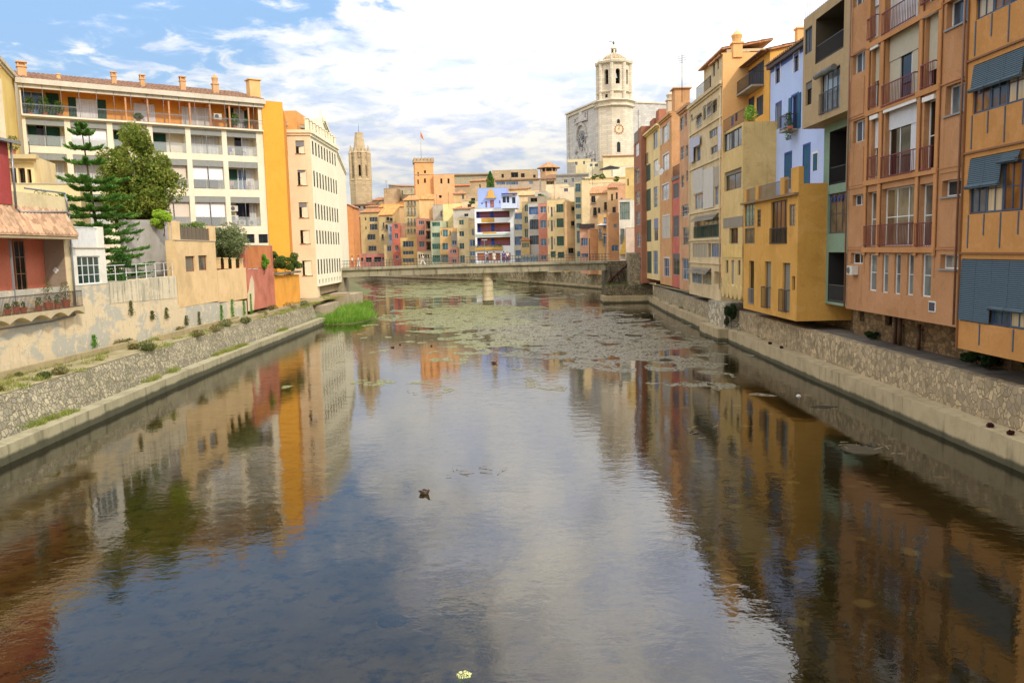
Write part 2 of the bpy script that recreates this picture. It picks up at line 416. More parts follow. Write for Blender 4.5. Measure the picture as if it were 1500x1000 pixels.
def wallmesh(mb, W, H, ops, depth, back=True, y=0):
    """front wall with real openings and reveals, sides, top, back. ops: (x0,x1,z0,z1,rec,closed)"""
    ops = [o for o in ops if o[1] > .05 and o[0] < W-.05 and o[3] > .05 and o[2] < H-.05]
    ops = [(max(o[0], .02), min(o[1], W-.02), max(o[2], .02), min(o[3], H-.02))+tuple(o[4:]) for o in ops]
    xs = sorted(set([0, W]+[round(o[0], 4) for o in ops]+[round(o[1], 4) for o in ops]))
    zs = sorted(set([0, H]+[round(o[2], 4) for o in ops]+[round(o[3], 4) for o in ops]))
    for k in range(len(zs)-1):
        zc = (zs[k]+zs[k+1])/2; run = None
        for i in range(len(xs)-1):
            xc = (xs[i]+xs[i+1])/2
            hole = any(o[0] < xc < o[1] and o[2] < zc < o[3] for o in ops)
            if not hole:
                if run is None: run = xs[i]
            if (hole or i == len(xs)-2) and run is not None:
                e = xs[i] if hole else xs[i+1]
                mb.face([(run, y, zs[k]), (e, y, zs[k]), (e, y, zs[k+1]), (run, y, zs[k+1])]); run = None
    for o in ops:
        a, b, c, d, r = o[:5]; r = y+r; k0 = mb.m
        if o[5] is not True and isinstance(o[5], int): mb.m = o[5]
        mb.face([(a, y, c), (a, r, c), (b, r, c), (b, y, c)]); mb.face([(a, y, d), (b, y, d), (b, r, d), (a, r, d)])
        mb.face([(a, y, c), (a, y, d), (a, r, d), (a, r, c)]); mb.face([(b, y, c), (b, r, c), (b, r, d), (b, y, d)])
        if o[5]:
            k = mb.m
            mb.face([(a, r, c), (b, r, c), (b, r, d), (a, r, d)]); mb.m = k
        mb.m = k0
    if back:
        mb.face([(0, y, 0), (0, y, H), (0, depth, H), (0, depth, 0)]); mb.face([(W, y, 0), (W, depth, 0), (W, depth, H), (W, y, H)])
        mb.face([(0, depth, 0), (0, depth, H), (W, depth, H), (W, depth, 0)])
        mb.face([(0, y, H), (W, y, H), (W, depth, H), (0, depth, H)]); mb.face([(0, y, 0), (0, depth, 0), (W, depth, 0), (W, y, 0)])

def tileroof(root, x0, x1, y0, y1, z0, z1, mat, per=.42, amp=.06, thick=.12, name='roof'):
    """corrugated clay tile slope from (y0,z0) at the eave up to (y1,z1)"""
    m = MB(); n = max(4, int((x1-x0)/per)*4); n = min(n, 600)
    rows = max(1, min(7, int(math.hypot(y1-y0, z1-z0)/1.1)))
    vs = []
    for r in range(rows+1):
        t = r/rows; y = y0+(y1-y0)*t; z = z0+(z1-z0)*t
        for st in ((0,) if r in (0, rows) else (0, 1)):
            zz_ = z+(.035 if st else 0)
            for i in range(n+1):
                x = x0+(x1-x0)*i/n; m.v.append((x, y, zz_+amp*math.cos(math.pi*i/2)))
            vs.append(len(m.v)-(n+1))
    for a, b in zip(vs[:-1], vs[1:]):
        for i in range(n): m.f.append((a+i, a+i+1, b+i+1, b+i)); m.mi.append(0)
    b0 = len(m.v)
    for i in range(n+1):
        x = x0+(x1-x0)*i/n; m.v.append((x, y0+.02, z0-thick))
    for i in range(n): m.f.append((b0+i, b0+i+1, i+1, i)); m.mi.append(0)
    m.face([(x0, y0, z0-thick), (x0, y1, z1-thick), (x1, y1, z1-thick), (x1, y0, z0-thick)])
    m.face([(x0, y0, z0-thick), (x0, y0, z0), (x0, y1, z1), (x0, y1, z1-thick)]); m.face([(x1, y0, z0-thick), (x1, y1, z1-thick), (x1, y1, z1), (x1, y0, z0)])
    return m.build(name, mat, root)

def chimney(root, x, y, z, w_, h_, mat, cap=None, style=0):
    m = MB(); m.box(x-w_/2, x+w_/2, y-w_/2, y+w_/2, z-.6, z+h_); m.box(x-w_*.62, x+w_*.62, y-w_*.62, y+w_*.62, z+h_+.001, z+h_+.12)
    if style == 1:
        m.lathe([(w_*.45, z+h_+.13), (w_*.5, z+h_+.4), (w_*.62, z+h_+.7), (w_*.3, z+h_+.95), (.05, z+h_+1.1)], 10, x, y)
    elif style == 0:
        for sx in (-1, 1):
            for sy in (-1, 1): m.box(x+sx*w_*.42-.05, x+sx*w_*.42+.05, y+sy*w_*.42-.05, y+sy*w_*.42+.05, z+h_+.12, z+h_+.42)
        m.box(x-w_*.3, x+w_*.3, y-w_*.3, y+w_*.3, z+h_+.12, z+h_+.41)
        m.box(x-w_*.65, x+w_*.65, y-w_*.65, y+w_*.65, z+h_+.421, z+h_+.52)
    c = m.build('chimney', mat, root)
    return c

HILLF = None
class House:
    def __init__(s, name, label, fac, L, R, T, B, depth, mat, ops=(), cat='house', group=None, roof=None, rmat=None, cornice=None, extra=None, inner=None, off=0, body=True, parapet=True):
        s.fac = fac if not off else Fac(fac.at(0, off), fac.a)
        fac = s.fac
        s.u0 = L if isinstance(L, (int, float)) else fac.uv(*L)[0]; u1 = R if isinstance(R, (int, float)) else fac.uv(*R)[0]
        zt = T if isinstance(T, (int, float)) else fac.uv(*T)[1]
        if B == 'hill':
            p = fac.at((s.u0+u1)/2, 2); B = hill(p.x, p.y)-1.0
        s.z0 = B if isinstance(B, (int, float)) else fac.uv(*B)[1]
        s.W = u1-s.u0; s.H = zt-s.z0; s.depth = depth
        if s.W < .2 or s.H < .3: print('BAD house', name, label, s.W, s.H)
        p = fac.at(s.u0)
        s.root = empty(name, (p.x, p.y, s.z0), fac.a, label, cat, group)
        s.mat = mat
        holes = []; wins = []
        for o in ops:
            k = dict(o[4]) if len(o) > 4 else {}
            if k.pop('loc', 0): x0, x1, z0, z1 = o[:4]
            else: x0, z1, x1, z0 = s.rect(o[0], o[1], o[2], o[3])
            x0 = max(x0, .06); x1 = min(x1, s.W-.06)
            if x1-x0 < .1 or z1-z0 < .1 or z0 > s.H: continue
            z1 = min(z1, s.H-.05); z0 = max(z0, .03)
            v = k.pop('void', 0)
            if v:
                bi = k.pop('bi', 1 if inner else 0)
                holes.append((x0, x1, z0, z1, v, bi or True)); wins.append(('v', x0, x1, z0, z1, v, k))
            else:
                rec = k.get('rec', .16); k['rec'] = rec
                holes.append((x0, x1, z0, z1, rec+.01, True)); wins.append(('w', x0, x1, z0, z1, 0, k))
        if body:
            m = MB(); wallmesh(m, s.W, s.H, holes, depth)
            m.build('wall', [mat]+([inner] if inner else []), s.root)
        for (kk, x0, x1, z0, z1, v, k) in wins:
            if kk == 'w': window(s.root, x0, x1, z0, z1, **k)
            else:
                rl = k.pop('rail', None); rh = k.pop('rh', 1.0); fascia = k.pop('fascia', None); doors = k.pop('doors', ((.2, .8, .85),)); pl = k.pop('panel', None); k.pop('rstep', 0)
                for d_ in doors:
                    kw = dict(d_[3]) if len(d_) > 3 else dict(k)
                    kw.pop('rec', 0)
                    window(s.root, x0+(x1-x0)*d_[0], x0+(x1-x0)*d_[1], z0+.02, z0+(z1-z0)*d_[2], y=v-.13, rec=.12, **kw)
                if rl:
                    r = MB(); railing(r, x0+.01, x1-.01, .06, z0+.02, z0+rh, .12); r.build('railing', rl, s.root)
                if pl:
                    r = MB(); r.box(x0+.01, x1-.01, .04, .07, z0+.05, z0+rh); r.box(x0+.01, x1-.01, .03, .08, z0+rh+.001, z0+rh+.04); r.build('balcony_panel', pl, s.root)
                if fascia:
                    r = MB(); r.box(x0+.01, x1-.01, .03, .12, z1-fascia[0], z1-.01); r.build('awning_box', fascia[1], s.root)
        if cornice:
            m = MB(); c_, ch = cornice[0], cornice[1]
            m.box(-c_*.6, s.W+c_*.6, -c_, -.002, s.H-ch, s.H+.03); m.box(-c_*.3, s.W+c_*.3, -c_*.5, -.002, s.H-ch*1.8, s.H-ch-.001)
            m.build('cornice', cornice[2] if len(cornice) > 2 else mat, s.root)
        if roof == 'shed':
            rh = extra if extra else s.depth*.28
            tileroof(s.root, -.2, s.W+.2, -.4, depth, s.H+.07, s.H+.07+rh, rmat or TILE, per=.42 if s.W < 30 else .5)
            m = MB(); m.face([(0, 0, s.H+.01), (0, depth, s.H+rh-.1), (0, depth, s.H+.01)]); m.face([(s.W, 0, s.H+.01), (s.W, depth, s.H+.01), (s.W, depth, s.H+rh-.1)])
            m.face([(0, depth, s.H), (0, depth, s.H+rh-.1), (s.W, depth, s.H+rh-.1), (s.W, depth, s.H)])
            m.build('gable_wall', mat, s.root)
        elif roof == 'gable':      # ridge runs away from the viewer
            rh = extra or s.W*.25
            m = MB(); m.prism([(0, s.H), (s.W, s.H), (s.W/2, s.H+rh)], .01, depth); m.build('gable_wall', mat, s.root)
            m = MB(); o_ = .35; sl = rh/(s.W/2)
            m.prism([(-o_, s.H-o_*sl), (s.W/2, s.H+rh), (s.W+o_, s.H-o_*sl), (s.W+o_, s.H-o_*sl+.18), (s.W/2, s.H+rh+.18), (-o_, s.H-o_*sl+.18)], -.3, depth+.2)
            m.build('roof', rmat or TILE, s.root)
        elif roof == 'hip':
            rh = extra or s.W*.2; o_ = .5; m = MB()
            a = [(-o_, -o_, s.H), (s.W+o_, -o_, s.H), (s.W+o_, depth+o_, s.H), (-o_, depth+o_, s.H)]
            r1, r2 = (s.W*.4, depth/2, s.H+rh), (s.W*.6, depth/2, s.H+rh)
            m.face([a[0], a[1], r2, r1]); m.face([a[1], a[2], r2]); m.face([a[2], a[3], r1, r2]); m.face([a[3], a[0], r1]); m.face([a[0], a[3], a[2], a[1]])
            m.build('roof', rmat or TILE, s.root)
        elif roof is None and parapet:
            m = MB(); e = .12
            m.box(-.04, s.W+.04, -.05, e, s.H+.001, s.H+.07); m.build('coping', plaster((200, 186, 160)), s.root)
    def lu(s, x, y): u, z = s.fac.uv(x, y); return u-s.u0, z-s.z0
    def rect(s, x0, x1, y0, y1):
        xm, ym = (x0+x1)/2, (y0+y1)/2
        return s.fac.uv(x0, ym)[0]-s.u0, s.fac.uv(xm, y0)[1]-s.z0, s.fac.uv(x1, ym)[0]-s.u0, s.fac.uv(xm, y1)[1]-s.z0
    def box(s, name, x0, x1, y0, y1, d0, d1, mat):
        a, zt, b, zb = s.rect(x0, x1, y0, y1); m = MB(); m.box(a, b, d0, d1, zb, zt); return m.build(name, mat, s.root)
TILE = tilemat((196, 140, 96)); TILEd = tilemat((150, 112, 80))

def hill(x, y):
    # distance behind the far row of riverside houses
    d = (x+5)*.86+(y-212)*.5+5
    t = max(0, min(1, (d-12)/150)); return 3.6+t*t*(3-2*t)*17
# ================================================================ SETTING: river bed, ground, terrain
def sheet(name, pts, mat, kind='structure'):
    m = MB(); m.face(pts); return tag(m.build(name, mat), kind=kind)
def groundmat(c1, c2, sc_=.6):
    m, N, p, out = newmat('ground'); ps = N.pos()
    n = N.noise(ps, sc_, 7, .65); f = N.noise(ps, 9, 5)
    cl = N.mix(N.ramp(n, .35, .65), rgba(c1), rgba(c2)); cl = N.mix(N.math('MULTIPLY', f, .4), cl, rgba(c1, .4))
    N.l.new(cl, p.inputs['Base Color']); p.inputs['Roughness'].default_value = .95
    bp = N.new('ShaderNodeBump'); bp.inputs['Strength'].default_value = .5; bp.inputs['Distance'].default_value = .05
    N.l.new(f, bp.inputs['Height']); N.l.new(bp.outputs[0], p.inputs['Normal'])
    return m
# river bed: one wide sheet that also carries the whole scene to the horizon
m, N, p, out = newmat('river bed'); ps = N.pos()
vo = N.new('ShaderNodeTexVoronoi'); vo.inputs['Scale'].default_value = 1.1; N.l.new(ps, vo.inputs['Vector'])
vs_ = N.new('ShaderNodeSeparateColor'); N.l.new(vo.outputs['Color'], vs_.inputs[0])
a = N.noise(ps, .35, 7, .65, .4); b = N.noise(ps, 2.2, 6, .7)
cl = N.mix(N.ramp(a, .35, .65), rgba((112, 98, 56)), rgba((150, 134, 92)))
cl = N.mix(N.ramp(b, .48, .68), cl, rgba((52, 46, 22)))
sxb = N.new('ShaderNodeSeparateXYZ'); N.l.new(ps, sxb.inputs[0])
cl = N.mix(N.math('MULTIPLY', N.ramp(N.math('ADD', sxb.outputs[0], N.math('MULTIPLY', a, 8)), 3, 11), .85), cl, rgba((48, 38, 16)))  # bed colour darkened toward the right bank, standing in for shade there
cl = N.mix(N.math('MULTIPLY', N.ramp(vo.outputs['Distance'], .32, .18), N.ramp(vs_.outputs[0], .7, .8)), cl, rgba((140, 130, 100)))
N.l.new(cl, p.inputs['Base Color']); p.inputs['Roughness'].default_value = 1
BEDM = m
bm_ = MB()
def bedz(x, y): return -.75+.28*noise.noise(Vector((x*.22, y*.22, 0)))+.12*noise.noise(Vector((x*.9, y*.9, 3)))
nx, ny = 50, 180
for j in range(ny+1):
    for i in range(nx+1):
        x = -60+i*90/nx; y = -30+j*1.9
        bm_.v.append((x, y, bedz(x, y)))
for j in range(ny):
    for i in range(nx):
        k = j*(nx+1)+i; bm_.f.append((k, k+1, k+nx+2, k+nx+1)); bm_.mi.append(0)
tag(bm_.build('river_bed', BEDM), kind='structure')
# water
m = bpy.data.materials.new('water'); m.use_nodes = True; N = NT(m.node_tree); out = N.new('ShaderNodeOutputMaterial')
ps = N.pos()
calm = N.ramp(N.noise(N.scale(ps, 1, .6, 1), .07, 3, .5), .38, .62)
r1 = N.noise(N.scale(ps, .8, 1.15, 1), 1.6, 3, .5, .3); r2 = N.noise(N.scale(ps, 1, 1.3, 1), 4.2, 3, .6, .2); r3 = N.noise(ps, .35, 2, .5)
h = N.math('ADD', N.math('MULTIPLY', r1, .42), N.math('MULTIPLY', r2, .17)); h = N.math('ADD', h, N.math('MULTIPLY', r3, .5))
h = N.math('MULTIPLY', h, N.math('ADD', N.math('MULTIPLY', calm, .85), .35))
sx = N.new('ShaderNodeSeparateXYZ'); N.l.new(ps, sx.inputs[0])
for (cx, cy, R, am) in ((-2.2, 20.2, 6.0, .022), (10.5, 25.0, 3, .012), (3.5, 17.0, 4, .012), (-12, 60, 7, .03), (-4.5, 14.0, 4.0, .02)):
    dx = N.math('SUBTRACT', sx.outputs[0], cx); dy = N.math('SUBTRACT', sx.outputs[1], cy)
    d = N.math('SQRT', N.math('ADD', N.math('MULTIPLY', dx, dx), N.math('MULTIPLY', dy, dy)))
    d = N.math('ADD', d, N.math('MULTIPLY', r3, .5))
    fall = N.ramp(d, R, .3); h = N.math('ADD', h, N.math('MULTIPLY', N.math('MULTIPLY', N.math('SINE', N.math('MULTIPLY', d, 13)), fall), am))
bp = N.new('ShaderNodeBump'); bp.inputs['Strength'].default_value = .55; bp.inputs['Distance'].default_value = .033
N.l.new(h, bp.inputs['Height'])
gl = N.new('ShaderNodeBsdfGlossy'); gl.inputs['Roughness'].default_value = .02; N.l.new(bp.outputs[0], gl.inputs['Normal']); gl.inputs[0].default_value = (.97, .97, .97, 1)
tr = N.new('ShaderNodeBsdfTransparent'); tr.inputs[0].default_value = (.64, .58, .35, 1)
df = N.new('ShaderNodeBsdfDiffuse'); df.inputs[0].default_value = (.026, .022, .008, 1)
mu = N.new('ShaderNodeMixShader'); mu.inputs[0].default_value = .12; N.l.new(tr.outputs[0], mu.inputs[1]); N.l.new(df.outputs[0], mu.inputs[2])
fr = N.new('ShaderNodeFresnel'); fr.inputs[0].default_value = 1.62; N.l.new(bp.outputs[0], fr.inputs['Normal'])
mx = N.new('ShaderNodeMixShader'); N.l.new(fr.outputs[0], mx.inputs[0]); N.l.new(mu.outputs[0], mx.inputs[1]); N.l.new(gl.outputs[0], mx.inputs[2]); N.l.new(mx.outputs[0], out.inputs[0])
WATER = m
sheet('river_water', [(-60, -30, 0), (30, -30, 0), (30, 311, 0), (-60, 311, 0)], WATER)
GRD = groundmat((110, 104, 84), (88, 92, 56))
HG = groundmat((96, 100, 60), (120, 110, 80), .08)
# terrain: one big sheet reaching the horizon, dipping under the river channel
tm = MB(); xs = [-6000, -2000, -900, -500, -300, -200, -150, -120, -100, -80, -61]+[-60+i*7.5 for i in range(1, 12)]+[30, 34, 40, 50, 60, 75, 90, 110, 140, 200, 300, 500, 900, 2000, 6000]
ys = [-3000, -600, -200, -60, -31, 0, 30, 60, 90, 120, 140, 150, 165, 180, 195, 210, 225, 240, 260, 280, 300, 312, 330, 350, 375, 400, 450, 550, 700, 1000, 2000, 6000]
def tz(x, y):
    if -60 < x < 30 and -31 < y < 311:
        L = -25.2 if y < 118 else -25.2-(y-118)*.18; Rr = 24 if y < 152 else 24-(y-152)*.45
        if L+4 < x < Rr-1 and x > -60: return -3.0 if hill(x, y) < 4.5 else hill(x, y)-3
        if x <= L+4: return 1.0
    return hill(x, y)-.6 if y > 120 and x > -70 else 3.2
for y in ys:
    for x in xs: tm.v.append((x, y, tz(x, y)-.0))
for j in range(len(ys)-1):
    for i in range(len(xs)-1):
        k = j*len(xs)+i; tm.f.append((k, k+1, k+len(xs)+1, k+len(xs))); tm.mi.append(0)
tag(tm.build('terrain', HG), kind='structure')

# ================================================================ EMBANKMENTS
CON_L = concrete((186, 176, 140), .8, wet=.27, drip=.85); CON_R = concrete((196, 176, 136), .82, wet=.2, drip=.75)
RUB_L = rubble((182, 172, 142), (128, 118, 92), 4.4, .88, 1.0, moss=.2, mw=.06); RUB_R = rubble((188, 168, 132), (150, 130, 98), 4.0, .9, .85, mw=.05)
RUB_F = rubble((186, 172, 140), (146, 132, 106), 3.6, .85, mw=.05)
LP = [(-19.0, -25), (-19.05, 26), (-19.5, 36), (-20.0, 47.4), (-20.35, 64), (-20.6, 90.5)]
def strip_wall(name, P, w0, w1, z0, z1, mat, sgn, label, cat='wall', w0t=None):
    """wall along polyline P; w0/w1 = offsets away from the river of its near and far face"""
    w0t = w0 if w0t is None else w0t
    m = MB(); L = []
    for x, y in P: L.append(((x-sgn*w0, y, z0), (x-sgn*w0t, y, z1), (x-sgn*w1, y, z1), (x-sgn*w1, y, z0)))
    Q = []
    for a, b in zip(L[:-1], L[1:]):
        n = max(1, int((b[0][1]-a[0][1])/3))
        for i in range(n): Q.append([tuple(a[k][c]*(1-i/n)+b[k][c]*i/n for c in range(3)) for k in range(4)])
    Q.append(L[-1])
    base = len(m.v)
    for q in Q: m.v += q
    for i in range(len(Q)-1):
        for k in range(4):
            a = i*4+k; b = i*4+(k+1) % 4; m.f.append((a, b, b+4, a+4)); m.mi.append(0)
    m.f.append((0, 3, 2, 1)); m.mi.append(0); e = (len(Q)-1)*4; m.f.append((e, e+1, e+2, e+3)); m.mi.append(0)
    o = m.build(name, mat); tag(o, label, cat); return o
strip_wall('concrete_footing', LP, 0, .75, -1.6, .72, CON_L, 1, 'weathered concrete ledge at the water along the left bank', 'ledge')
SP = [(x-.75, y) for x, y in LP]
strip_wall('rubble_wall', SP[:-1]+[(-21.4, 92)], .002, 1.6, -1, 2.15, RUB_L, 1, 'rough rubble stone embankment wall of the left bank, above the concrete ledge', w0t=.95)
TERM = groundmat((176, 160, 122), (140, 130, 86), .9)
tag(MB().build('x', TERM)) if False else None
m = MB(); m.face([(-20.74, -25, 2.18), (-20.8, 26, 2.18), (-21.25, 36, 2.18), (-21.75, 47.4, 2.18), (-22.1, 64, 2.18), (-22.4, 92, 2.18), (-22.5, 119, 2.18), (-26, 119, 2.18), (-26, -25, 2.18)]); tag(m.build('bank_path', TERM), kind='structure')
m = MB()
for (a, b, x0, x1, z) in ((-25, 52, -24.1, -23.85, 2.5), (54.5, 70, -23.6, -23.3, 2.55), (66, 92, -22.9, -22.6, 2.45)): m.box(x0, x1, a, b, 2.19, z)
tag(m.build('path_kerb', concrete((190, 172, 130), .8)), 'low cracked concrete kerb along the foot of the plaster wall', 'kerb')
# right bank
RP = [(16.55, -25), (16.6, 26), (16.8, 46), (17.15, 64.5)]
RP2 = [(17.2, 72), (18.0, 95), (19.0, 113)]
strip_wall('concrete_footing', RP, 0, .85, -1.6, .98, CON_R, -1, 'sandy concrete ledge at the water along the nearer right bank', 'ledge')
strip_wall('rubble_wall', [(x+.85, y) for x, y in RP], .002, .45, -1, 2.5, RUB_R, -1, 'pale rubble stone wall below the terrace of the right bank, near stretch')
strip_wall('concrete_footing', RP2, 0, .85, -1.6, .98, CON_R, -1, 'sandy concrete ledge on the right bank beyond the stone block', 'ledge')
strip_wall('rubble_wall', [(x+.75, y) for x, y in RP2], .002, .5, -1, 2.45, RUB_F, -1, 'long pale stone wall of the right bank under the far narrow houses')
m = MB(); m.box(16.5, 18.2, 65.2, 71.6, -1.5, .95); o = m.build('stone_block', CON_R); tag(o, 'square stone and concrete landing block jutting into the river on the right', 'block')
m = MB(); m.box(17.35, 19.6, 66.2, 71.9, .952, 2.9); tag(m.build('stone_pier', rubble((206, 196, 170), (150, 136, 110), 2.4, .85)), 'pale stone pier stub standing on the landing block', 'pier')
m = MB(); m.face([(17.85, -25, 2.47), (19.9, -25, 2.47), (19.9, 119, 2.47), (19.6, 115, 2.47), (18.0, 66, 2.47)])
tag(m.build('terrace_paving', groundmat((120, 112, 98), (92, 84, 72), 1.2)), kind='structure')

# ================================================================ LEFT BANK, nearest wall
F_L = Fac((-24.7, 40), rad(90))
def wall_run(name, label, pts, depth, mat, cat='wall', z0=2.0, off=0, fac=F_L):
    """pts = pixel points along the top edge"""
    uv = [fac.uv(*p) if len(p) == 2 and not isinstance(p[0], str) else p[1:] for p in pts]
    p = fac.at(uv[0][0], off); root = tag(MB(), None) if False else None
    poly = [(uv[0][0], z0)]+[(uv[-1][0], z0)]+[(u, z) for u, z in reversed(uv)]
    m = MB(); m.prism([(u-uv[0][0], z-z0) for u, z in poly], 0, depth); o = m.build(name, mat)
    o.location = (p.x, p.y, z0); o.rotation_euler = (0, 0, fac.a); tag(o, label, cat); return o
PL1 = peeling((226, 206, 168), (192, 188, 170))
wall_run('plaster_wall', 'tall peeling plaster river wall under the red balcony house', [('u', -66, F_L.uv(130, 417)[1]), ('u', 12.4, F_L.uv(130, 417)[1])], .6, PL1)
wall_run('plaster_wall', 'flaking cream plaster wall with dark drip stains under the white railing', [('u', 12.403, F_L.uv(157, 413)[1]), (157, 413), (258, 404)], .6, PL1)
# streaky stained band at the top of that wall
u_a, z_a = F_L.uv(158, 413.5); u_b, z_b = F_L.uv(257, 404.5)
STK = peeling((226, 212, 180), (206, 196, 168), streak=.7)
m = MB(); m.prism([(0, z_a-1.3), (u_b-u_a, z_b-1.6), (u_b-u_a, z_b), (0, z_a)], -.025, -.002); o = m.build('render_band', STK); o.location = (-24.7, 40+u_a, 0); o.rotation_euler = (0, 0, rad(90)); tag(o, 'streaked pale render band with black drips along the top of the river wall', 'wall band')
PEACH = plaster((232, 198, 144), .85, stain=.4, mott=.3)
wall_run('plaster_wall', 'lower grey patched plaster wall with climbing weeds beneath the cream building', [('u', F_L.uv(258, 404)[0]+.003, F_L.uv(258, 447)[1]), (361, 440)], .7, PL1)
H = House('terrace_house', 'small cream house with two square windows and a wooden fence terrace', F_L, (259, 400), (318, 400), (290, 353), (290, 446), .7, PEACH,
 ops=[(272, 286, 375, 398, dict(fr=plain((150, 96, 70)), nm=1, rec=.2, pane=glass((120, 112, 96)))), (291, 304, 374, 396, dict(fr=plain((150, 96, 70)), nm=1, rec=.2, pane=glass((120, 112, 96))))], off=-.02)
H.box('terrace_post', 258.5, 264, 324, 352, .02, .35, PEACH); H.box('terrace_post', 308, 316, 331, 353, .02, .35, PEACH)
a, zt, b, zb = H.rect(264, 308, 333, 352); m = MB(); n = 22
for i in range(n): m.box(a+(b-a)*i/n, a+(b-a)*(i+.86)/n, .1, .13, zb, zt-random.random()*.06)
m.build('wood_fence', louvre((132, 116, 92), .8, .12, 'Y'), H.root)
wall_run('plaster_wall', 'cream garden wall with a row of short pillars beside the olive tree', [(318.3, 396), (361, 392)], .4, PEACH, z0=F_L.uv(340, 441)[1]+.003)
u0, z0 = F_L.uv(322, 395)
for i in range(4):
    u, z = F_L.uv(324+i*11, 393); m = MB(); m.box(-.14, .14, -.14, .14, 0, .85); m.box(-.18, .18, -.18, .18, .851, .95); o = m.build('garden_pillar', PEACH)
    o.location = (-24.9, 40+u, z-.02); tag(o, 'short pale pillar on the garden wall under the olive tree', 'pillar', 'pillars on the cream garden wall')
REDW = plaster((198, 120, 94), .85, stain=.5, mott=.45); ORBR = plaster((206, 128, 74), .85, stain=.4, mott=.3)
H = House('garden_house', 'small terracotta annex with lattice windows and red peeling wall, draped by a vine', F_L, (361, 400), (401, 400), (380, 360), (380, 452), 4, REDW,
 ops=[(363, 368, 381, 394, dict(fr=WHT, nm=2, nt=3, rec=.06)), (370, 377, 380, 394, dict(fr=WHT, nm=2, nt=3, rec=.06))], off=-.04)
H.box('upper_wall', 361.6, 396, 359.5, 392, -.03, -.002, ORBR)
a, zt, b, zb = H.rect(361.5, 377, 402, 440); m = MB(); m.prism([(a, 0), (a+1.7, 0), (a+2.1, 1.2), (a+2.2, 2.6), (a+1.7, 3.3), (a+1.1, 2.9), (a+.5, 1.9), (a, 1.6)], -.02, -.002); m.build('bare_render_patch', plaster((226, 206, 168), .85), H.root)
ORW = plaster((240, 168, 66), .85, stain=.3, mott=.22)
wall_run('plaster_wall', 'bright orange wall below the long planter, next to the red wall', [(401.5, 404), (438, 402)], .5, ORW, off=-.02)
u, z = F_L.uv(401, 403); u2 = F_L.uv(437, 402)[0]; m = MB(); m.box(0, u2-u, -.35, .4, 0, .22); o = m.build('planter', concrete((150, 140, 120))); o.location = (-24.7, 40+u, z+.005); o.rotation_euler = (0, 0, rad(90)); tag(o, 'long narrow concrete planter on top of the orange wall', 'planter')

# ---- white little house with slatted roof parapet
H = House('white_house', 'little white house with a slatted roof parapet and white gridded window', F_L, (106, 400), (156.5, 400), (130, 364), (130, 417), 4, plaster((238, 232, 214), .88, stain=.35, mott=.2),
 ops=[(114, 148, 375, 416, dict(fr=WHT, nm=4, nt=2, rec=.14, pane=GLg))], off=-.03)
a, zt, b, zb = H.rect(105, 153, 337, 363)
m = MB(); m.box(0, .35, .02, .25, H.H+.07, H.H+1.25); m.build('parapet_post', H.mat, H.root); m = MB(); m.box(H.W-.7, H.W, .02, .25, H.H+.07, H.H+1.3); m.build('parapet_post', H.mat, H.root)
m = MB()
for i in range(18):
    x = .42+(H.W-1.2)*i/18; m.box(x, x+.06, .06, .14, H.H+.08, H.H+1.2)
m.box(.35, H.W-.7, .05, .15, H.H+1.2, H.H+1.25); m.build('slat_railing', WHT, H.root)

# ---- red and terracotta balcony house, nearest on the left
H = House('balcony_house', 'terracotta house with deep balcony, potted plants, sloping tile canopy and grey drainpipe', F_L, -8.0, (106, 400), (88, 288), (60, 461), 6, plaster((228, 208, 160), .85, stain=.4),
 ops=[(-75, 97, 347, 456, dict(void=1.15, doors=((.70, .80, .97, dict(fr=plain((150, 110, 76)), nm=2, nt=3, pane=GLd)), (.2, .3, .97, dict(fr=plain((150, 110, 76)), nm=2, nt=3, pane=GLd)))))], off=.0, inner=plaster((212, 124, 94), .85, stain=.2), parapet=False)
BH = H
ax, az_ = H.lu(97, 400); bx_, bz = H.lu(60, 456)
_, ztop = H.lu(60, 347)
m = MB(); m.box(ax-.035, ax-.003, .02, 1.12, bz+.05, ztop-.03); sw = m.build('balcony_side_wall', plaster((160, 142, 120), .8), H.root)
for k, zc in enumerate((bz+2.1, bz+.95)):
    m = MB()
    if k == 0:
        for a_ in range(4):
            t = a_*math.pi/2
            for r_ in (0.0,): m.tube((ax-.05, .55+.09*math.cos(t), zc+.09*math.sin(t)), (ax-.036, .55+.09*math.cos(t), zc+.09*math.sin(t)), .075, n=10)
    else: m.tube((ax-.05, .55, zc), (ax-.036, .55, zc), .15, n=14)
    m.build('wall_rosette', WHT, sw)
m = MB(); px_, pz = H.lu(19, 400); m.box(px_-.05, px_+.03, -.03, .05, bz, ztop); m.build('balcony_post', GRY, H.root)
cx0, cz0 = H.lu(88, 343)
tileroof(H.root, -1, cx0+.5, -.75, .0, cz0-.02, cz0+1.35, tilemat((210, 170, 134), .85), per=.32, amp=.05, name='canopy')
m = MB(); m.box(-1, cx0+.5, -.7, -.003, cz0-.3, cz0-.14); m.build('canopy_beam', plaster((190, 170, 130)), H.root)
rx, rz = H.lu(17, 300); m = MB(); m.box(-1, rx, -.06, 3.5, rz+.0, rz+3.0); rb = m.build('upper_wall', plaster((182, 78, 72), .8, stain=.3), H.root)
m = MB(); m.box(-1, rx+.35, -.4, 3.9, rz+3.001, rz+3.13); m.box(-1, rx+.4, -.5, -.401, rz+2.98, rz+3.1); m.build('gutter', GRY, rb)
m = MB(); pts = [(rx+.1, -.16, rz+3.0), (rx+.1, -.16, rz-.15), (rx+.35, -.16, rz-.35)]
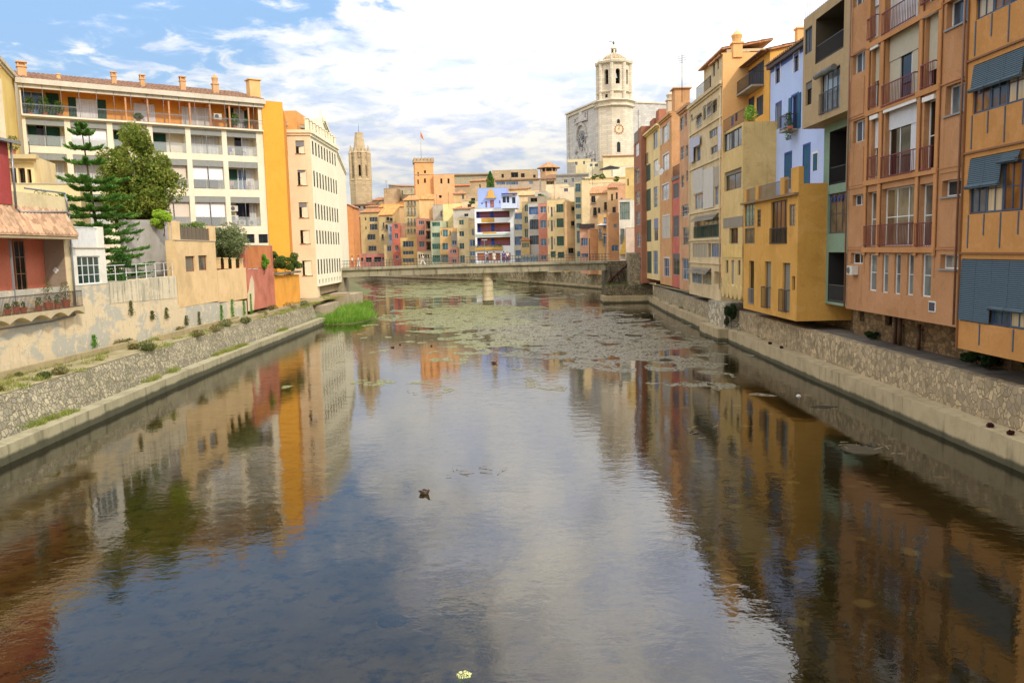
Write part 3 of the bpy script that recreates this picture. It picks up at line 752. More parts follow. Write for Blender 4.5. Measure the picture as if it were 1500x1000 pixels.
ex, ez = H.lu(95, 308); dx_, dz_ = H.lu(108, 450); pts += [(ex, -.12, ez-.1), (ex+.15, -.12, ez-.3), (H.W-.12, -.1, bz-.1), (H.W-.3, -.1, bz-.45), (H.W-2.4, .0, bz-.6), (0, .1, bz-.62)]
for a_, b_ in zip(pts[:-1], pts[1:]): m.tube(a_, b_, .055, n=8)
ux, uz = H.lu(96, 286); m.tube((rx+1.2, -.02, uz+.1), (ux-.1, -.02, uz+.1), .05); m.tube((ux-.1, -.02, uz+.1), (ux, -.1, ez-.1), .05)
m.build('drainpipe', plain((150, 154, 158), .8, .35, .4), H.root)
# scalloped slab
m = MB(); poly = [(-1, bz+.04), (H.W-.15, bz+.04)]; span = 1.75; x = H.W-.15; bot = []
while x > -1:
    for i in range(9): bot.append((x-span*i/8, bz-.12-.26*(1-abs(math.sin(math.pi*i/8)))))
    x -= span
bot = [q for q in bot if q[0] > -1]; poly = [(-1, bz+.04)]+[( -1, bz-.2)]+list(reversed(bot))+[(H.W-.15, bz+.04)]
m.prism(list(reversed(poly)), -.62, -.02); m.build('balcony_slab', plaster((206, 188, 148), .8), H.root)
m = MB(); railing(m, 0, H.W-.2, -.55, bz+.04, bz+.95, .11, .016)
for k in range(5): m.box(H.W-.22, H.W-.2, -.5+k*.11, -.485+k*.11, bz+.05, bz+.93)
m.build('railing', plain((90, 70, 60)), H.root)
POT = plain((190, 104, 70), .8, .8); LEAF1 = leafmat((70, 112, 44), (120, 150, 60), .8); LEAFo = leafmat((84, 100, 50), (150, 140, 70), .8)
def tuft(mb, c, r, h, n, s=.08, up_=.4):
    for i in range(n):
        a_ = random.random()*6.283; q = random.random()**.5*r; z = random.random()*h
        sh = 1-.5*abs(z/h-.45)*2
        p = Vector((c[0]+q*sh*math.cos(a_), c[1]+q*sh*math.sin(a_), c[2]+z))
        d1 = Vector((random.uniform(-1, 1), random.uniform(-1, 1), random.uniform(-.3, 1))).normalized()*s*random.uniform(.6, 1.3)
        d2 = Vector((random.uniform(-1, 1), random.uniform(-1, 1), random.uniform(-.6, .6))).normalized()*s*.55
        mb.face([p-d1, p+d2, p+d1, p-d2])
def potted(loc, r, h, ph, label, pr=.3, lm=None):
    e = empty('potted_plant', loc, 0, label, 'potted plant', 'pots on the balcony of the terracotta house')
    m = MB(); m.lathe([(r*.7, 0), (r, h*.85), (r*1.12, h*.86), (r*1.12, h), (r*.9, h-.02)], 12); m.build('pot', POT, e)
    m = MB(); tuft(m, (0, 0, h-.02), pr, ph, int(260*pr/.3), .05); m.tube((0, 0, h-.05), (0, 0, h+ph*.6), .012); m.build('foliage', lm or LEAF1, e)
for (px, h, ph, pr, lb) in ((2, .3, .3, .18, 'small clay pot with low leaves at the left end of the balcony'), (15, .38, .25, .2, 'grey-brown clay pot third from the balcony post'), (26, .3, .3, .12, 'slim clay pot beside the balcony door'), (49, .3, .45, .22, 'clay pot with short bushy plant in front of the door'),
  (64, .42, 1.25, .32, 'large clay pot with the tallest leafy plant on the balcony'), (77, .3, .5, .2, 'clay pot with reddish plant behind the railing'), (90, .45, 1.0, .34, 'wide clay pot with spreading plant at the right end of the balcony')):
    u, z = BH.lu(px, 455); p = BH.fac.at(BH.u0+u, -.3); potted((p.x, p.y, BH.z0+bz+.045), .16 if h < .4 else .22, h, ph, lb, pr, LEAFo if px in (64, 90) else None)

# ---- set-back grey wall, white railing
GW = Fac((-27.2, 40), rad(90))
wall_run('concrete_wall', 'plain grey rendered garden wall behind the white railing', [(180, 322), (257, 322)], .3, plaster((190, 184, 172), .85, stain=.6), fac=GW, z0=4)
m = MB(); u, z = GW.uv(240, 324); m.box(0, .35, -.06, -.002, 0, z-6); o = m.build('wall_pilaster', PEACH); o.location = (-27.2, 40+GW.uv(248, 360)[0], 6.0); o.rotation_euler = (0, 0, rad(90)); tag(o, 'cream pilaster strip at the right end of the grey garden wall', 'pilaster')
m = MB(); u_a = F_L.uv(158, 430)[0]; u_b = F_L.uv(256, 400)[0]; za = F_L.uv(158, 413)[1]; zb_ = F_L.uv(256, 404)[1]
n = 7
for i in range(n+1):
    u = (u_b-u_a)*i/n; z = za+(zb_-za)*i/n; m.box(u-.02, u+.02, -.02, .02, z, z+1.0)
for dz in (.45, .98):
    m.tube((0, 0, za+dz), ((u_b-u_a), 0, zb_+dz), .022, n=6)
o = m.build('railing', WHT); o.location = (-24.85, 40+u_a, 0); o.rotation_euler = (0, 0, rad(90)); tag(o, 'white metal pipe railing on the stained river wall', 'railing')
m = MB(); m.face([(-25.2, 44, 5.6), (-25.2, 88, 5.9), (-60, 88, 5.9), (-60, 44, 5.6)]); tag(m.build('garden_ground', GRD), kind='structure')

# ---- orange and white apartment block
LB = Fac((-27.0, 91.7), rad(36))
ORANGE = plaster((244, 170, 62), .88, stain=.12, mott=.12); CREAMW = plaster((240, 226, 196), .86, stain=.15, mott=.12); LBIN = plaster((214, 204, 182), .85, stain=.1)
def lz(y): return LB.uv(370, y)[1]
z0 = 2.2; u_l = -22.6
bays = [-22.3+3.72*i for i in range(6)]; bw = 3.2
GP = bpy.data.materials.new('frosted panel'); GP.use_nodes = True; Nn = NT(GP.node_tree); oo = Nn.new('ShaderNodeOutputMaterial'); pp = Nn.new('ShaderNodeBsdfPrincipled'); pp.inputs['Base Color'].default_value = (.5, .52, .5, 1); pp.inputs['Roughness'].default_value = .25
t_ = Nn.new('ShaderNodeBsdfTransparent'); x_ = Nn.new('ShaderNodeMixShader'); x_.inputs[0].default_value = .3; Nn.l.new(t_.outputs[0], x_.inputs[1]); Nn.l.new(pp.outputs[0], x_.inputs[2]); Nn.l.new(x_.outputs[0], oo.inputs[0])
AWN = plain((150, 150, 140), .8); BLINDW = plain((240, 238, 234), .9, .8, var=.05); BLINDB = plain((220, 204, 184), .88, .8, var=.05); SHG = louvre((24, 104, 78), .7, .08)
TOPo = plaster((240, 168, 72), .85, stain=.1)
ops = []
rows = {'B': (lz(194), lz(229)), 'C': (lz(238), lz(278)), 'D': (lz(289), lz(331))}
gs = dict(fr=DGR, nm=2, pane=louvre((22, 92, 70), .7, .08)); wd = dict(fr=WHT, nm=2, pane=GLc); dk = dict(fr=plain((90, 50, 40)), nm=2, pane=GLd); bd = dict(fr=WHT, nm=3, pane=GLw)
cont = {('B', 0): ((.08, .3, .78, gs), (.3, .5, .8, dk), (.52, .92, .78, gs)), ('B', 1): ((.05, .95, .86, bd),), ('B', 2): ((.1, .5, .78, gs), (.55, .9, .78, wd)), ('B', 3): ((.05, .48, .78, gs),), ('B', 4): ((.04, .4, .82, wd), (.45, .96, .82, wd)), ('B', 5): ((.38, .6, .8, dk), (.6, .86, .82, wd)),
 ('C', 0): ((.03, .2, .78, gs), (.22, .55, .78, bd), (.6, .95, .76, wd)), ('C', 1): ((.1, .9, .8, wd),), ('C', 2): ((.1, .5, .78, gs),), ('C', 3): ((.2, .8, .7, dict(fr=GRY, pane=GLg)),), ('C', 4): ((.06, .5, .5, dict(fr=BLK, pane=GLd)), (.55, .9, .5, dict(fr=BLK, pane=GLd))), ('C', 5): ((.03, .4, .76, gs), (.42, .72, .78, dict(fr=WHT, nm=2, pane=GLbl)), (.75, .93, .76, bd)),
 ('D', 3): ((.2, .7, .75, wd),), ('D', 4): ((.1, .9, .5, dk),), ('D', 5): ((.3, .75, .8, dk), (.76, .96, .8, wd)), ('D', 1): ((.1, .9, .8, wd),), ('D', 0): ((.1, .5, .8, gs),), ('D', 2): ((.2, .8, .8, wd),)}
for r_, (zt, zb) in rows.items():
    for i in range(6):
        ops.append((bays[i]-u_l, bays[i]+bw-u_l, zb-z0, zt-z0, dict(loc=1, void=1.3, bi=0, doors=cont[(r_, i)], panel=GP, rh=.95, fascia=(.62, AWN))))
za_, zb__ = lz(190.3), lz(152)
ops.append((.12, 22.45, za_-z0, zb__-z0+.25, dict(loc=1, void=1.7, bi=1, rh=1.0, rail=GRY, rstep=.5, doors=((.0, .09, .8, dict(fr=WHT, nm=2, pane=GLbl)), (.10, .15, .8, gs), (.185, .215, .72, gs), (.215, .30, .70, bd), (.30, .335, .72, gs), (.45, .54, .70, bd), (.66, .80, .72, wd), (.87, .905, .8, gs), (.905, .955, .78, wd), (.955, .985, .8, gs)))))
for i, (a_, b_) in enumerate(((357, 373), (379, 397))): ops.append((a_, b_, 343, 356, dict(fr=BLK, nm=2, rec=.25, pane=GL)))
LBH = House('apartment_block', 'long five storey white and orange apartment block with deep balcony bays and tiled roof', LB, u_l, 0.25, lz(146), z0, 9, CREAMW, ops=ops, cat='building', inner=TOPo, cornice=(.55, .45, plaster((226, 214, 190))), roof='shed', rmat=tilemat((150, 112, 84), .8), extra=2.35, parapet=False)
W_ = LBH.W
# solid orange end with its return wall
m = MB(); xo = W_+.002; m.box(xo, xo+2.35, -.15, 9, 0, LBH.H-.02); m.build('orange_end_wall', ORANGE, LBH.root)
p1 = LB.at(0.25+2.35, -.15)
# orange cladding around top storey
m = MB(); zz1 = za_-z0; m.box(0, W_, -.35, -.003, zz1-.16, zz1); m.build('balcony_slab', CREAMW, LBH.root)
m = MB()
for i in range(15): m.tube((.3+i*1.54, -.3, zz1), (.3+i*1.54, -.3, LBH.H-.3), .02, n=6)
m.tube((.1, -.32, zz1+.98), (W_, -.32, zz1+.98), .02, n=6); m.build('terrace_rail', GRY, LBH.root)
m = MB(); zt_ = LBH.H-1.0
for i in range(7): m.box(9+i*2.05, 9.16+i*2.05, -.1, 1.6, zt_, zt_+.14); m.box(9+i*2.05, 9.16+i*2.05, -.1, .04, zz1, zt_)
m.box(9, 21.6, -.12, .04, zt_+.14, zt_+.36); m.build('pergola', plain((212, 150, 100), .8), LBH.root)
for r_, (zt, zb) in rows.items():
    for i in range(6): m = MB(); m.tube((bays[i]+bw/2-u_l, .02, zb-z0), (bays[i]+bw/2-u_l, .02, zt-z0), .025, n=6); m.build('awning_pole', GRY, LBH.root)
m = MB()
m.box(bays[3]+.2-u_l, bays[3]+bw-.1-u_l, .4, .43, rows['C'][1]-z0+.95, rows['C'][0]-z0-.62); m.build('roller_blind', BLINDB, LBH.root)
for (r_, i) in (('C', 4), ('D', 4), ('B', 1), ('D', 3), ('B', 4)):
    lo_ = .95 if r_ != 'B' else .1
    if (r_, i) == ('B', 4): continue
    for h_ in (0, 1):
        m = MB(); m.box(bays[i]+.05+h_*bw/2-u_l, bays[i]+bw/2-.04+h_*bw/2-u_l, .3, .33, rows[r_][1]-z0+lo_, rows[r_][0]-z0-.62); m.build('roller_blind', BLINDW if i != 3 else BLINDB, LBH.root)
for (fx, hh, ww, st) in ((.02, 1.0, .9, 0), (5.9+2.2, .9, .55, 0), (10.8, .9, .55, 0), (14.8, 1.2, .65, 0), (18.2, 1.2, .75, 1), (22.4, 2.3, 1.5, 2), (3.1, .5, .4, 2)):
    dy = 2.6; c_ = chimney(LBH.root, fx+.6, dy, LBH.H+.8, ww*.8, hh*.75, plaster((224, 176, 124)) if st != 2 else plaster((240, 196, 130)), style=st)
for (bx, rr, lab) in ((1, 'D', 0), (5, 'D', 1), (5, 'B', 2)):
    pass
def acunit(loc, rz, label, s=1.0):
    e = empty('air_conditioner', loc, rz, label, 'air conditioner')
    m = MB(); m.box(-.42*s, .42*s, -.16, .16, 0, .6*s); m.build('casing', plain((214, 206, 190), .85), e)
    m = MB(); m.lathe([(.22*s, 0), (.22*s, .02)], 16); o = m.build('fan_grille', plain((90, 90, 88)), e); o.rotation_euler = (rad(90), 0, 0); o.location = (-.12, -.161, .3*s)
for (u, r_, h_, lb) in ((.35, 'D', 1.6, 'upper air conditioner on the wall of the lowest right balcony'), (.35, 'D', .55, 'middle air conditioner stacked on the lowest right balcony'), (1.25, 'D', .06, 'air conditioner standing on the floor of the lowest right balcony'), (2.3, 'D', .06, 'air conditioner on the floor at the right corner of the lowest balcony')):
    p = LB.at(bays[5]+u+.1, .55); acunit((p.x, p.y, rows['D'][1]+h_), LB.a, lb)
p = LB.at(-4.3, .8); acunit((p.x, p.y, za_+.95), LB.a, 'air conditioner on the orange top terrace near the right doors')
for (u, n_, lb) in ((-21.8, 1.3, 'lush green plant at the left end of the top terrace'), (-20.6, 1.6, 'large leafy plant on the top terrace beside the glass doors'), (-19.4, 1.2, 'bushy plant next to the first terrace partition'), (-12.3, .6, 'low grey-green plant in the middle of the top terrace'), (-2.6, 1.3, 'small palm on the right end of the top terrace'), (-1.2, .9, 'round bush at the right corner of the top terrace')):
    p = LB.at(u, .45); e = empty('terrace_plant', (p.x, p.y, za_+.03), 0, lb, 'plant', 'plants on the top terrace of the apartment block')
    m = MB(); m.lathe([(.16, 0), (.22, .35)], 10); m.build('pot', POT, e); m = MB(); tuft(m, (0, 0, .3), .55, n_, 500, .1); m.build('foliage', LEAF1, e)
# balcony furniture
def chair(loc, rz, label, col):
    e = empty('balcony_chair', loc, rz, label, 'chair'); m = MB(); m.box(-.22, .22, -.22, .22, .42, .46); m.build('seat', col, e); m = MB(); m.box(-.22, .22, .18, .22, .47, .9); m.build('backrest', col, e)
    for sx in (-.2, .2):
        for sy in (-.2, .2): m = MB(); m.box(sx-.02, sx+.02, sy-.02, sy+.02, 0, .418); m.build('leg', col, e)
for (u, r_, rz, lb, c_) in ((.5, 'C', 0, 'pale wooden chair at the left of the middle right balcony', (200, 140, 110)), (2.5, 'C', .5, 'pale wooden chair at the right of the middle right balcony', (200, 140, 110)), (.5, 'B', 0, 'blue balcony chair on the upper right balcony', (50, 70, 140)), (1.9, 'B', 1, 'brown wicker chair on the upper right balcony', (110, 80, 60))):
    p = LB.at(bays[5]+u, .6); chair((p.x, p.y, rows[r_][1]+.03), LB.a+rz, lb, plain(c_))

# ---- long white building at the river corner
CF = Fac((-27.45, 103.5), rad(9)); CREAM2 = plaster((240, 218, 178), .88, stain=.1, mott=.12)
kw = dict(fr=plain((70, 62, 54)), nm=2, nt=1, rec=.25, pane=GLd, sill=plaster((170, 110, 80)))
wlz = lambda y: Fac((-24.5, 104), rad(90)).uv(459, y)[1]
H = House('corner_building', 'tall cream building end with one column of brown windows beside the orange block', CF, 0, 3.0, wlz(194), 2.2, 8, CREAM2, cat='building',
 ops=[(433, 446, 206, 225, dict(kw, blind=.45, bmat=GRY)), (436, 449.5, 249, 271.5, dict(kw, blind=.15, bmat=GRY)), (438, 451.6, 296.5, 319, dict(kw, blind=.3, bmat=GRY)), (440, 454, 337, 357, kw), (443, 457, 381.5, 403.6, kw)], cornice=(.3, .35, CREAM2), parapet=False)
pc = CF.at(3.0)
WL = Fac((pc.x+.02, pc.y), rad(90.6))
rws = [(207.6, 227), (250, 273), (297, 320), (336.5, 357), (380, 403)]
CREAM3 = plaster((248, 238, 206), .9, stain=.12, mott=.1)
wend = WL.uv(497, 300)[0]; ops = []; zb0 = wlz(421)
WLF = louvre((92, 88, 78), .7, .5)
for (a_, b_) in rws:
    n = 9
    for i in range(n):
        x = .75+i*(wend-1.0)/n; ops.append((x, x+.8, wlz(b_)-zb0, wlz(a_)-zb0, dict(loc=1, fr=plain((84, 80, 70)), nm=2, nt=2, rec=.09, pane=GLd)))
for i in range(8): ops.append((1.2+i*(wend-1.5)/8, 1.9+i*(wend-1.5)/8, .3, .85, dict(loc=1, fr=GRY, nm=1, rec=.15)))
H = House('riverside_building', 'long cream five storey building along the left bank with rows of narrow windows', WL, 0, wend, wlz(194), zb0, 9, CREAM3, cat='building', ops=ops, cornice=(.35, .4, CREAM3), parapet=False)
n = 9
for i in range(n+1):
    m = MB(); x = i*H.W/n; m.box(x-.22, x+.22, .15, .55, H.H+.03, H.H+1.35); m.box(x-.3, x+.3, .08, .62, H.H+1.351, H.H+1.5); m.build('parapet_pillar', CREAM3, H.root)
m = MB(); railing(m, 0, H.W, .35, H.H+.05, H.H+1.5, .25); m.build('railing', DGR, H.root)
m = MB(); m.box(.02, H.W, 1.6, 8.9, H.H+.01, H.H+2.4); m.build('attic', plaster((236, 170, 96)), H.root)
# sloping buttress under the overhang down to the ledge
m = MB(); m.prism([(0, 0), (H.W, 0), (H.W, -1.2), (0, -1.2)], .6, 5); m.build('plinth', concrete((170, 150, 120)), H.root)
# sloping attic and eave line between the orange block and the corner building
A = LB.at(2.6, 0); B_ = CF.at(0.2, 0)
an = math.atan2(B_.y-A.y, B_.x-A.x); LN = (B_-A).length
f2 = Fac((A.x+.01, A.y), an)
H = House('link_building', 'narrow orange return wall joining the apartment block to the corner building', f2, 0, LN, LBH.z0+LBH.H-.4, 2.2, .4, plaster((226, 146, 50), .85, stain=.15), cat='building', parapet=False)
e0 = LBH.z0+LBH.H; zc_ = wlz(194)
e = House('attic_storey', 'sloping tiled attic storey with green glazed terrace over the cream corner building', Fac((B_.x-1.1, B_.y-.9), rad(60)), -2.2, 6.5, e0-.6, zc_+.06, 5, TOPo, cat='attic', ops=[(2.8, 7.8, .3, 2.1, dict(loc=1, fr=DGR, nm=5, nt=0, rec=.3, pane=GLg))], roof='shed', rmat=TILEd, extra=1.2, parapet=False, cornice=(.4, .3, plaster((200, 180, 150))))
WL2 = Fac((-28.6, 130.5), rad(99)); z2 = WL2.uv(502, 243)[1]; ops = []
for (a_, b_) in ((253, 266), (276, 298), (310, 331), (344, 358), (372, 384)):
    zt, zb = WL2.uv(498, a_)[1], WL2.uv(498, b_)[1]
    for i in range(5): ops.append((1.0+i*1.9, 1.9+i*1.9, zb-2.5, zt-2.5, dict(loc=1, fr=plain((84, 80, 70)), pane=GLd, nm=2, nt=1, rec=.08)))
H = House('far_riverside_building', 'second cream building beyond the first, next to the footbridge end', WL2, 0, WL2.uv(508, 300)[0], z2, 2.5, 8, CREAM3, cat='building', ops=ops, cornice=(.35, .4, CREAM3))
for i in range(5): m = MB(); m.box(.5+i*2, .9+i*2, .2, .6, H.H+.08, H.H+1.3); m.build('parapet_pillar', CREAM3, H.root)

# ---- yellow house at the far left with cream gable
YB = Fac((-42.5, 70.4), rad(112)); YEL = plaster((240, 206, 120), .88, stain=.15, mott=.15)
H = House('yellow_house', 'pale yellow house with tall narrow windows at the far left', YB, 0, 9.0, (27, 118), 5, 6, YEL, ops=[(30, 35, 132, 163, dict(fr=SHG, nm=2, rec=.2, pane=GLd)), (37.5, 42, 150, 167, dict(fr=SHG, nm=2, rec=.2, pane=SHG)), (35, 41, 178, 212, dict(fr=WOOD, nm=2, rec=.2)), (42, 47, 182, 216, dict(fr=WOOD, nm=2, rec=.2)), (46, 50, 238, 266, dict(fr=WOOD, nm=1, rec=.2))], cornice=(.3, .3, plaster((220, 206, 170))))
H = House('cream_gable_house', 'old cream gable wall behind the red house at the far left edge', Fac((-42.5, 70.35), rad(-10)), -7.5, 0, (20, 112), 5, .6, plaster((224, 206, 172), .88, stain=.35, mott=.3), cornice=(.2, .3, plaster((210, 190, 150))))
chimney(H.root, 7.0, .3, H.H+.4, .75, .5, plaster((224, 170, 120)), style=0)
chimney(H.root, 4.5, .3, H.H+.2, .9, .3, plaster((224, 200, 160)), style=2)
ML = Fac((-36, 66), rad(14))
H = House('arched_house', 'cream house with arched balcony and terrace plants behind the red house', ML, (-25, 250), (50, 250), (30, 228), 5, 6, plaster((238, 212, 156), .85, stain=.3), ops=[(14, 24, 246, 268, dict(fr=WOOD, nm=2, rec=.5, pane=GLd)), (27, 37, 246, 268, dict(fr=WOOD, nm=2, rec=.5, pane=GLd)), (40, 46, 248, 268, dict(fr=WOOD, nm=1, rec=.5, pane=GLd))], cornice=(.7, .3, plaster((214, 190, 140))))
m = MB(); railing(m, 3.5, H.W, -.6, H.H+.05, H.H+1.0, .14); m.build('railing', IRON, H.root)
p = ML.at(H.u0+H.W-1.3, -.2); e = empty('terrace_plant', (p.x, p.y, H.z0+H.H+.08), 0, 'bushy plant on the arched balcony behind the red house', 'plant'); m = MB(); m.lathe([(.15, 0), (.2, .3)], 10); m.build('pot', POT, e); m = MB(); tuft(m, (0, 0, .3), .6, 1.1, 350, .09); m.build('foliage', LEAFo, e)
H = House('terrace_wall_house', 'low cream house with brown coping behind the pine tree', Fac((-33, 63), rad(20)), (18, 290), (118, 290), (80, 270), 5, 5, plaster((240, 214, 158), .85, stain=.25), parapet=True)
H = House('garden_shed', 'low yellowish wall with stained render above the tile canopy', Fac((-29, 52), rad(30)), (18, 310), (100, 310), (60, 292), 5, 4, plaster((236, 204, 140), .85, stain=.8, mott=.6))
p = atY(34, 312, 48); e = empty('potted_shrub', (p.x, 50, 10.6), 0, 'wispy grey-green shrub in a trough above the tile canopy', 'shrub'); m = MB(); m.box(-.7, .7, -.2, .2, 0, .35); m.build('trough', concrete((170, 160, 140)), e); m = MB(); tuft(m, (0, 0, .3), .6, 1.0, 300, .08); m.build('foliage', leafmat((120, 130, 90), (160, 160, 110)), e)
H = House('orange_annex', 'plain orange brown house seen behind the cream buildings by the bridge', Fac((-52, 232), 0), (503, 300), (516, 300), (510, 303), 3, 10, plaster((222, 150, 90), .85), roof='gable')
# ================================================================ RIGHT BANK, near row
def RF(X): return Fac((X, 43), rad(-90))
SALM = plaster((192, 140, 94), .80, stain=.6, mott=.16, bump=.3); OCH = plaster((202, 144, 80), .82, stain=.5, mott=.14)
BLG = louvre((84, 104, 114), .8, .07); BLGp = plain((70, 92, 112), .8, .5); NAVY = plain((54, 70, 100), .8, .5)
def blind(root, x0, x1, ztop, zbot, y0, out, mat, roll=True):
    """a hanging slatted blind swung out at its foot, with its rolled end"""
    m = MB(); b = len(m.v)
    m.v += [(x0, y0, ztop), (x1, y0, ztop), (x1, y0-out, zbot), (x0, y0-out, zbot), (x0, y0+.02, ztop), (x1, y0+.02, ztop), (x1, y0-out+.02, zbot), (x0, y0-out+.02, zbot)]
    for q in ((3, 2, 1, 0), (4, 5, 6, 7), (0, 1, 5, 4), (1, 2, 6, 5), (2, 3, 7, 6), (3, 0, 4, 7)): m.f.append(tuple(b+i for i in q)); m.mi.append(0)
    if roll: m.tube((x0-.03, y0-out-.02, zbot), (x1+.03, y0-out-.02, zbot), .075, n=10)
    return m.build('blind', mat, root)
FO = RF(17.28)
H = House('ochre_apartment_building', 'bright ochre apartment building with blue-grey slatted blinds, nearest on the right', FO, (1407, 400), 16.0, 24.5, (1405, 510), 9, OCH, cat='building', parapet=False,
 ops=[])
OB = H
for o in list(H.root.children): bpy.data.objects.remove(o)
zc = lambda x, y: FO.uv(x, y)[1]-H.z0
bands = [(zc(1423, 98), zc(1423, 169)), (zc(1420, 233), zc(1420, 314)), (zc(1412, 379), zc(1412, 470))]
stz = bands[0][0]-bands[1][0]
bands.insert(0, (bands[0][0]+stz, bands[0][1]+stz))
x_b = FO.uv(1420, 280)[0]-H.u0
ops_ = [(x_b if i < 3 else .06, H.W-.1, b, t, .14, True) for i, (t, b) in enumerate(bands)]
m = MB(); wallmesh(m, H.W, H.H, ops_, 9); m.build('wall', OCH, H.root)
for i, (t, b) in enumerate(bands):
    x = x_b if i < 3 else .06; t0 = t-.35; k = 0; mod = 1.02
    while x < H.W-1.2:
        window(H.root, x+.01, x+mod-.01, b+.02, t0, rec=.13, fr=BLGp if k % 2 else NAVY, nm=2, nt=1 if i != 3 else 0, pane=glass((60, 60, 60), curtain=(214, 190, 150)) if (k+i) % 3 == 0 else (glass((140, 96, 50)) if (k+i) % 3 == 1 else GLb), ft=.06)
        if i < 3:
            long_ = (k % 5) < 3 if i != 2 else (k % 4) < 2
            zb = t-(.52*(t-b)) if long_ else t-.34
            blind(H.root, x-.0, x+mod*1.0-.02, t-.03, zb, -.02, .10 if long_ else .12, BLG)
        else:
            if True: blind(H.root, x, x+mod-.02, t-.03, b+.62 if k > 1 else b+.05, -.02, .05, BLG, roll=k > 1)
        x += mod; k += 1
    m = MB(); xx = x_b
    j = 0
    while xx < H.W-.5:
        L_ = 1.25 if j % 2 == 0 else .8
        if b-L_ > 0: m = MB(); m.box(xx, xx+.05, -.03, -.002, b-L_, b-.02); m.build('drip_strip', BLGp, H.root)
        xx += 1.02; j += 1
m = MB()
for i in range(1, 4):
    z = bands[i][0]+.18; m.box(0, H.W, -.07, -.002, z, z+.07)
m.box(-.04, .0, -.08, .0, .0, H.H); m.build('string_course', plain((140, 92, 50), .8), H.root)

FS = RF(17.5)
rust = dict(rail=RUST, rh=1.0, rp=.12, rstep=.14)
bay = dict(fr=WHT, rec=.3)
BXW = plain((236, 230, 220), .85); BLC = louvre((216, 206, 180), .85, .05); BLW = louvre((238, 238, 240), .88, .05)
tall = dict(fr=WHT, nm=1, nt=1, rec=.16, pane=glass((110, 116, 112)))
SB = House('salmon_apartment_building', 'salmon apartment building with red balcony rails and cream roller blinds', FS, (1240, 400), 11.05, 24.5, 4.2, 9, SALM, cat='building', parapet=False,
 ops=[(1249, 1265, 285, 301, dict(fr=WHT, nm=2, rec=.25, pane=GLb)), (1380, 1411, 263, 287, dict(fr=WHT, nm=2, rec=.3, pane=louvre((60, 62, 60), .6, .06), sill=GRY)),
  (1270, 1286, 281, 361, dict(bay, nm=1, nt=1, pane=glass((120, 110, 90)), **rust)), (1291, 1341, 273.5, 360, dict(bay, nm=3, nt=1, pane=glass((120, 100, 70)), **rust)), (1346, 1368, 269, 361, dict(bay, nm=1, nt=1, pane=glass((120, 112, 96)), **rust)),
  (1246, 1264, 370.5, 386.5, dict(fr=WHT, nm=2, rec=.25, pane=GLd)), (1273, 1284, 372, 426, dict(tall)), (1292, 1301, 372, 429, dict(tall)), (1310, 1319, 372, 431, dict(tall)), (1328.5, 1338, 372, 432.5, dict(tall)), (1350, 1364, 372, 435, dict(tall)), (1377, 1408, 373, 394, dict(fr=WHT, nm=2, rec=.28, pane=glass((130, 128, 120)), sill=GRY)),
  (1249.5, 1267, 175.6, 208, dict(fr=WHT, nm=2, rec=.25, pane=GLb)), (1276, 1287, 173, 260, dict(bay, nm=1, pane=GLd, blind=.5, bmat=BLW, box=BXW, **rust)), (1296, 1343, 156, 257, dict(bay, nm=3, nt=0, pane=GLd, blind=.28, bmat=BLW, box=BXW, **rust)), (1353, 1369, 146, 250, dict(bay, nm=1, nt=1, pane=GLd, box=BXW, **rust)), (1385, 1415, 122, 166, dict(fr=WHT, nm=2, rec=.3, pane=glass((120, 130, 130)), sill=GRY)),
  (1249.5, 1267, 75, 106.6, dict(fr=WHT, nm=2, rec=.25, pane=GLb)), (1277, 1287.5, 70, 157, dict(bay, nm=1, pane=GLd, blind=.55, bmat=BLC, box=BXW, **rust)), (1297, 1344.5, 43, 149, dict(bay, nm=3, nt=0, pane=GLd, blind=.35, bmat=BLC, box=BXW, **rust)), (1355, 1373, 21, 128, dict(bay, nm=1, pane=GLd, blind=.75, bmat=BLC, box=BXW, **rust)), (1387, 1421, -5, 36, dict(fr=WHT, nm=2, rec=.3, pane=GLb, sill=GRY)),
  (1250, 1265, -18, 8, dict(fr=WHT, nm=2, rec=.25, pane=GLb)), (1276, 1287.5, -42, 56, dict(bay, nm=1, pane=GLw, blind=.5, bmat=BLW, **rust)), (1298, 1346, -75, 38, dict(bay, nm=2, pane=GLc, **rust)), (1356, 1375, -105, 2, dict(bay, nm=1, pane=GLd, **rust))])
# closed blind on the sides of the wide bays and the raised grid of piers
H = SB
for (x0, x1, y0, y1, mt) in ((1297, 1313, 46, 155, BLC), (1330, 1344, 36, 140, BLC), (1328, 1343, 156, 250, BLW)):
    a, zt, b, zb = H.rect(x0, x1, y0, y1); m = MB(); m.box(a+.02, b-.02, .2, .23, zb+.05, zt-.05); m.build('roller_blind', mt, H.root)
m = MB()
fl = [H.lu(1290, y)[1] for y in (60, 160.5, 265, 366)]
for z in fl: m.box(.0, H.W, -.05, -.002, z-.0, z+.05)
for x in (1268, 1371): xx = H.lu(x, 320)[0]; m.box(xx-.02, xx+.02, -.03, -.001, 1.9, H.H)
m.build('string_course', plaster((190, 132, 90), .82), H.root)
PIL = plaster((198, 140, 86), .82, stain=.3)
for (xa, xb) in ((1266.5, 1270), (1286.4, 1290.6), (1341.6, 1345.8), (1368.6, 1373)):
    ua, ub = H.lu(xa, 320)[0], H.lu(xb, 320)[0]; m = MB(); m.box(ua, ub, -.10, -.052, fl[3]-.25, H.H); m.build('pilaster', PIL, H.root)
for z in fl:
    m = MB(); m.box(H.lu(1266.5, 320)[0], H.lu(1373, 320)[0], -.13, -.101, z-.12, z+.12); m.build('floor_beam', PIL, H.root)
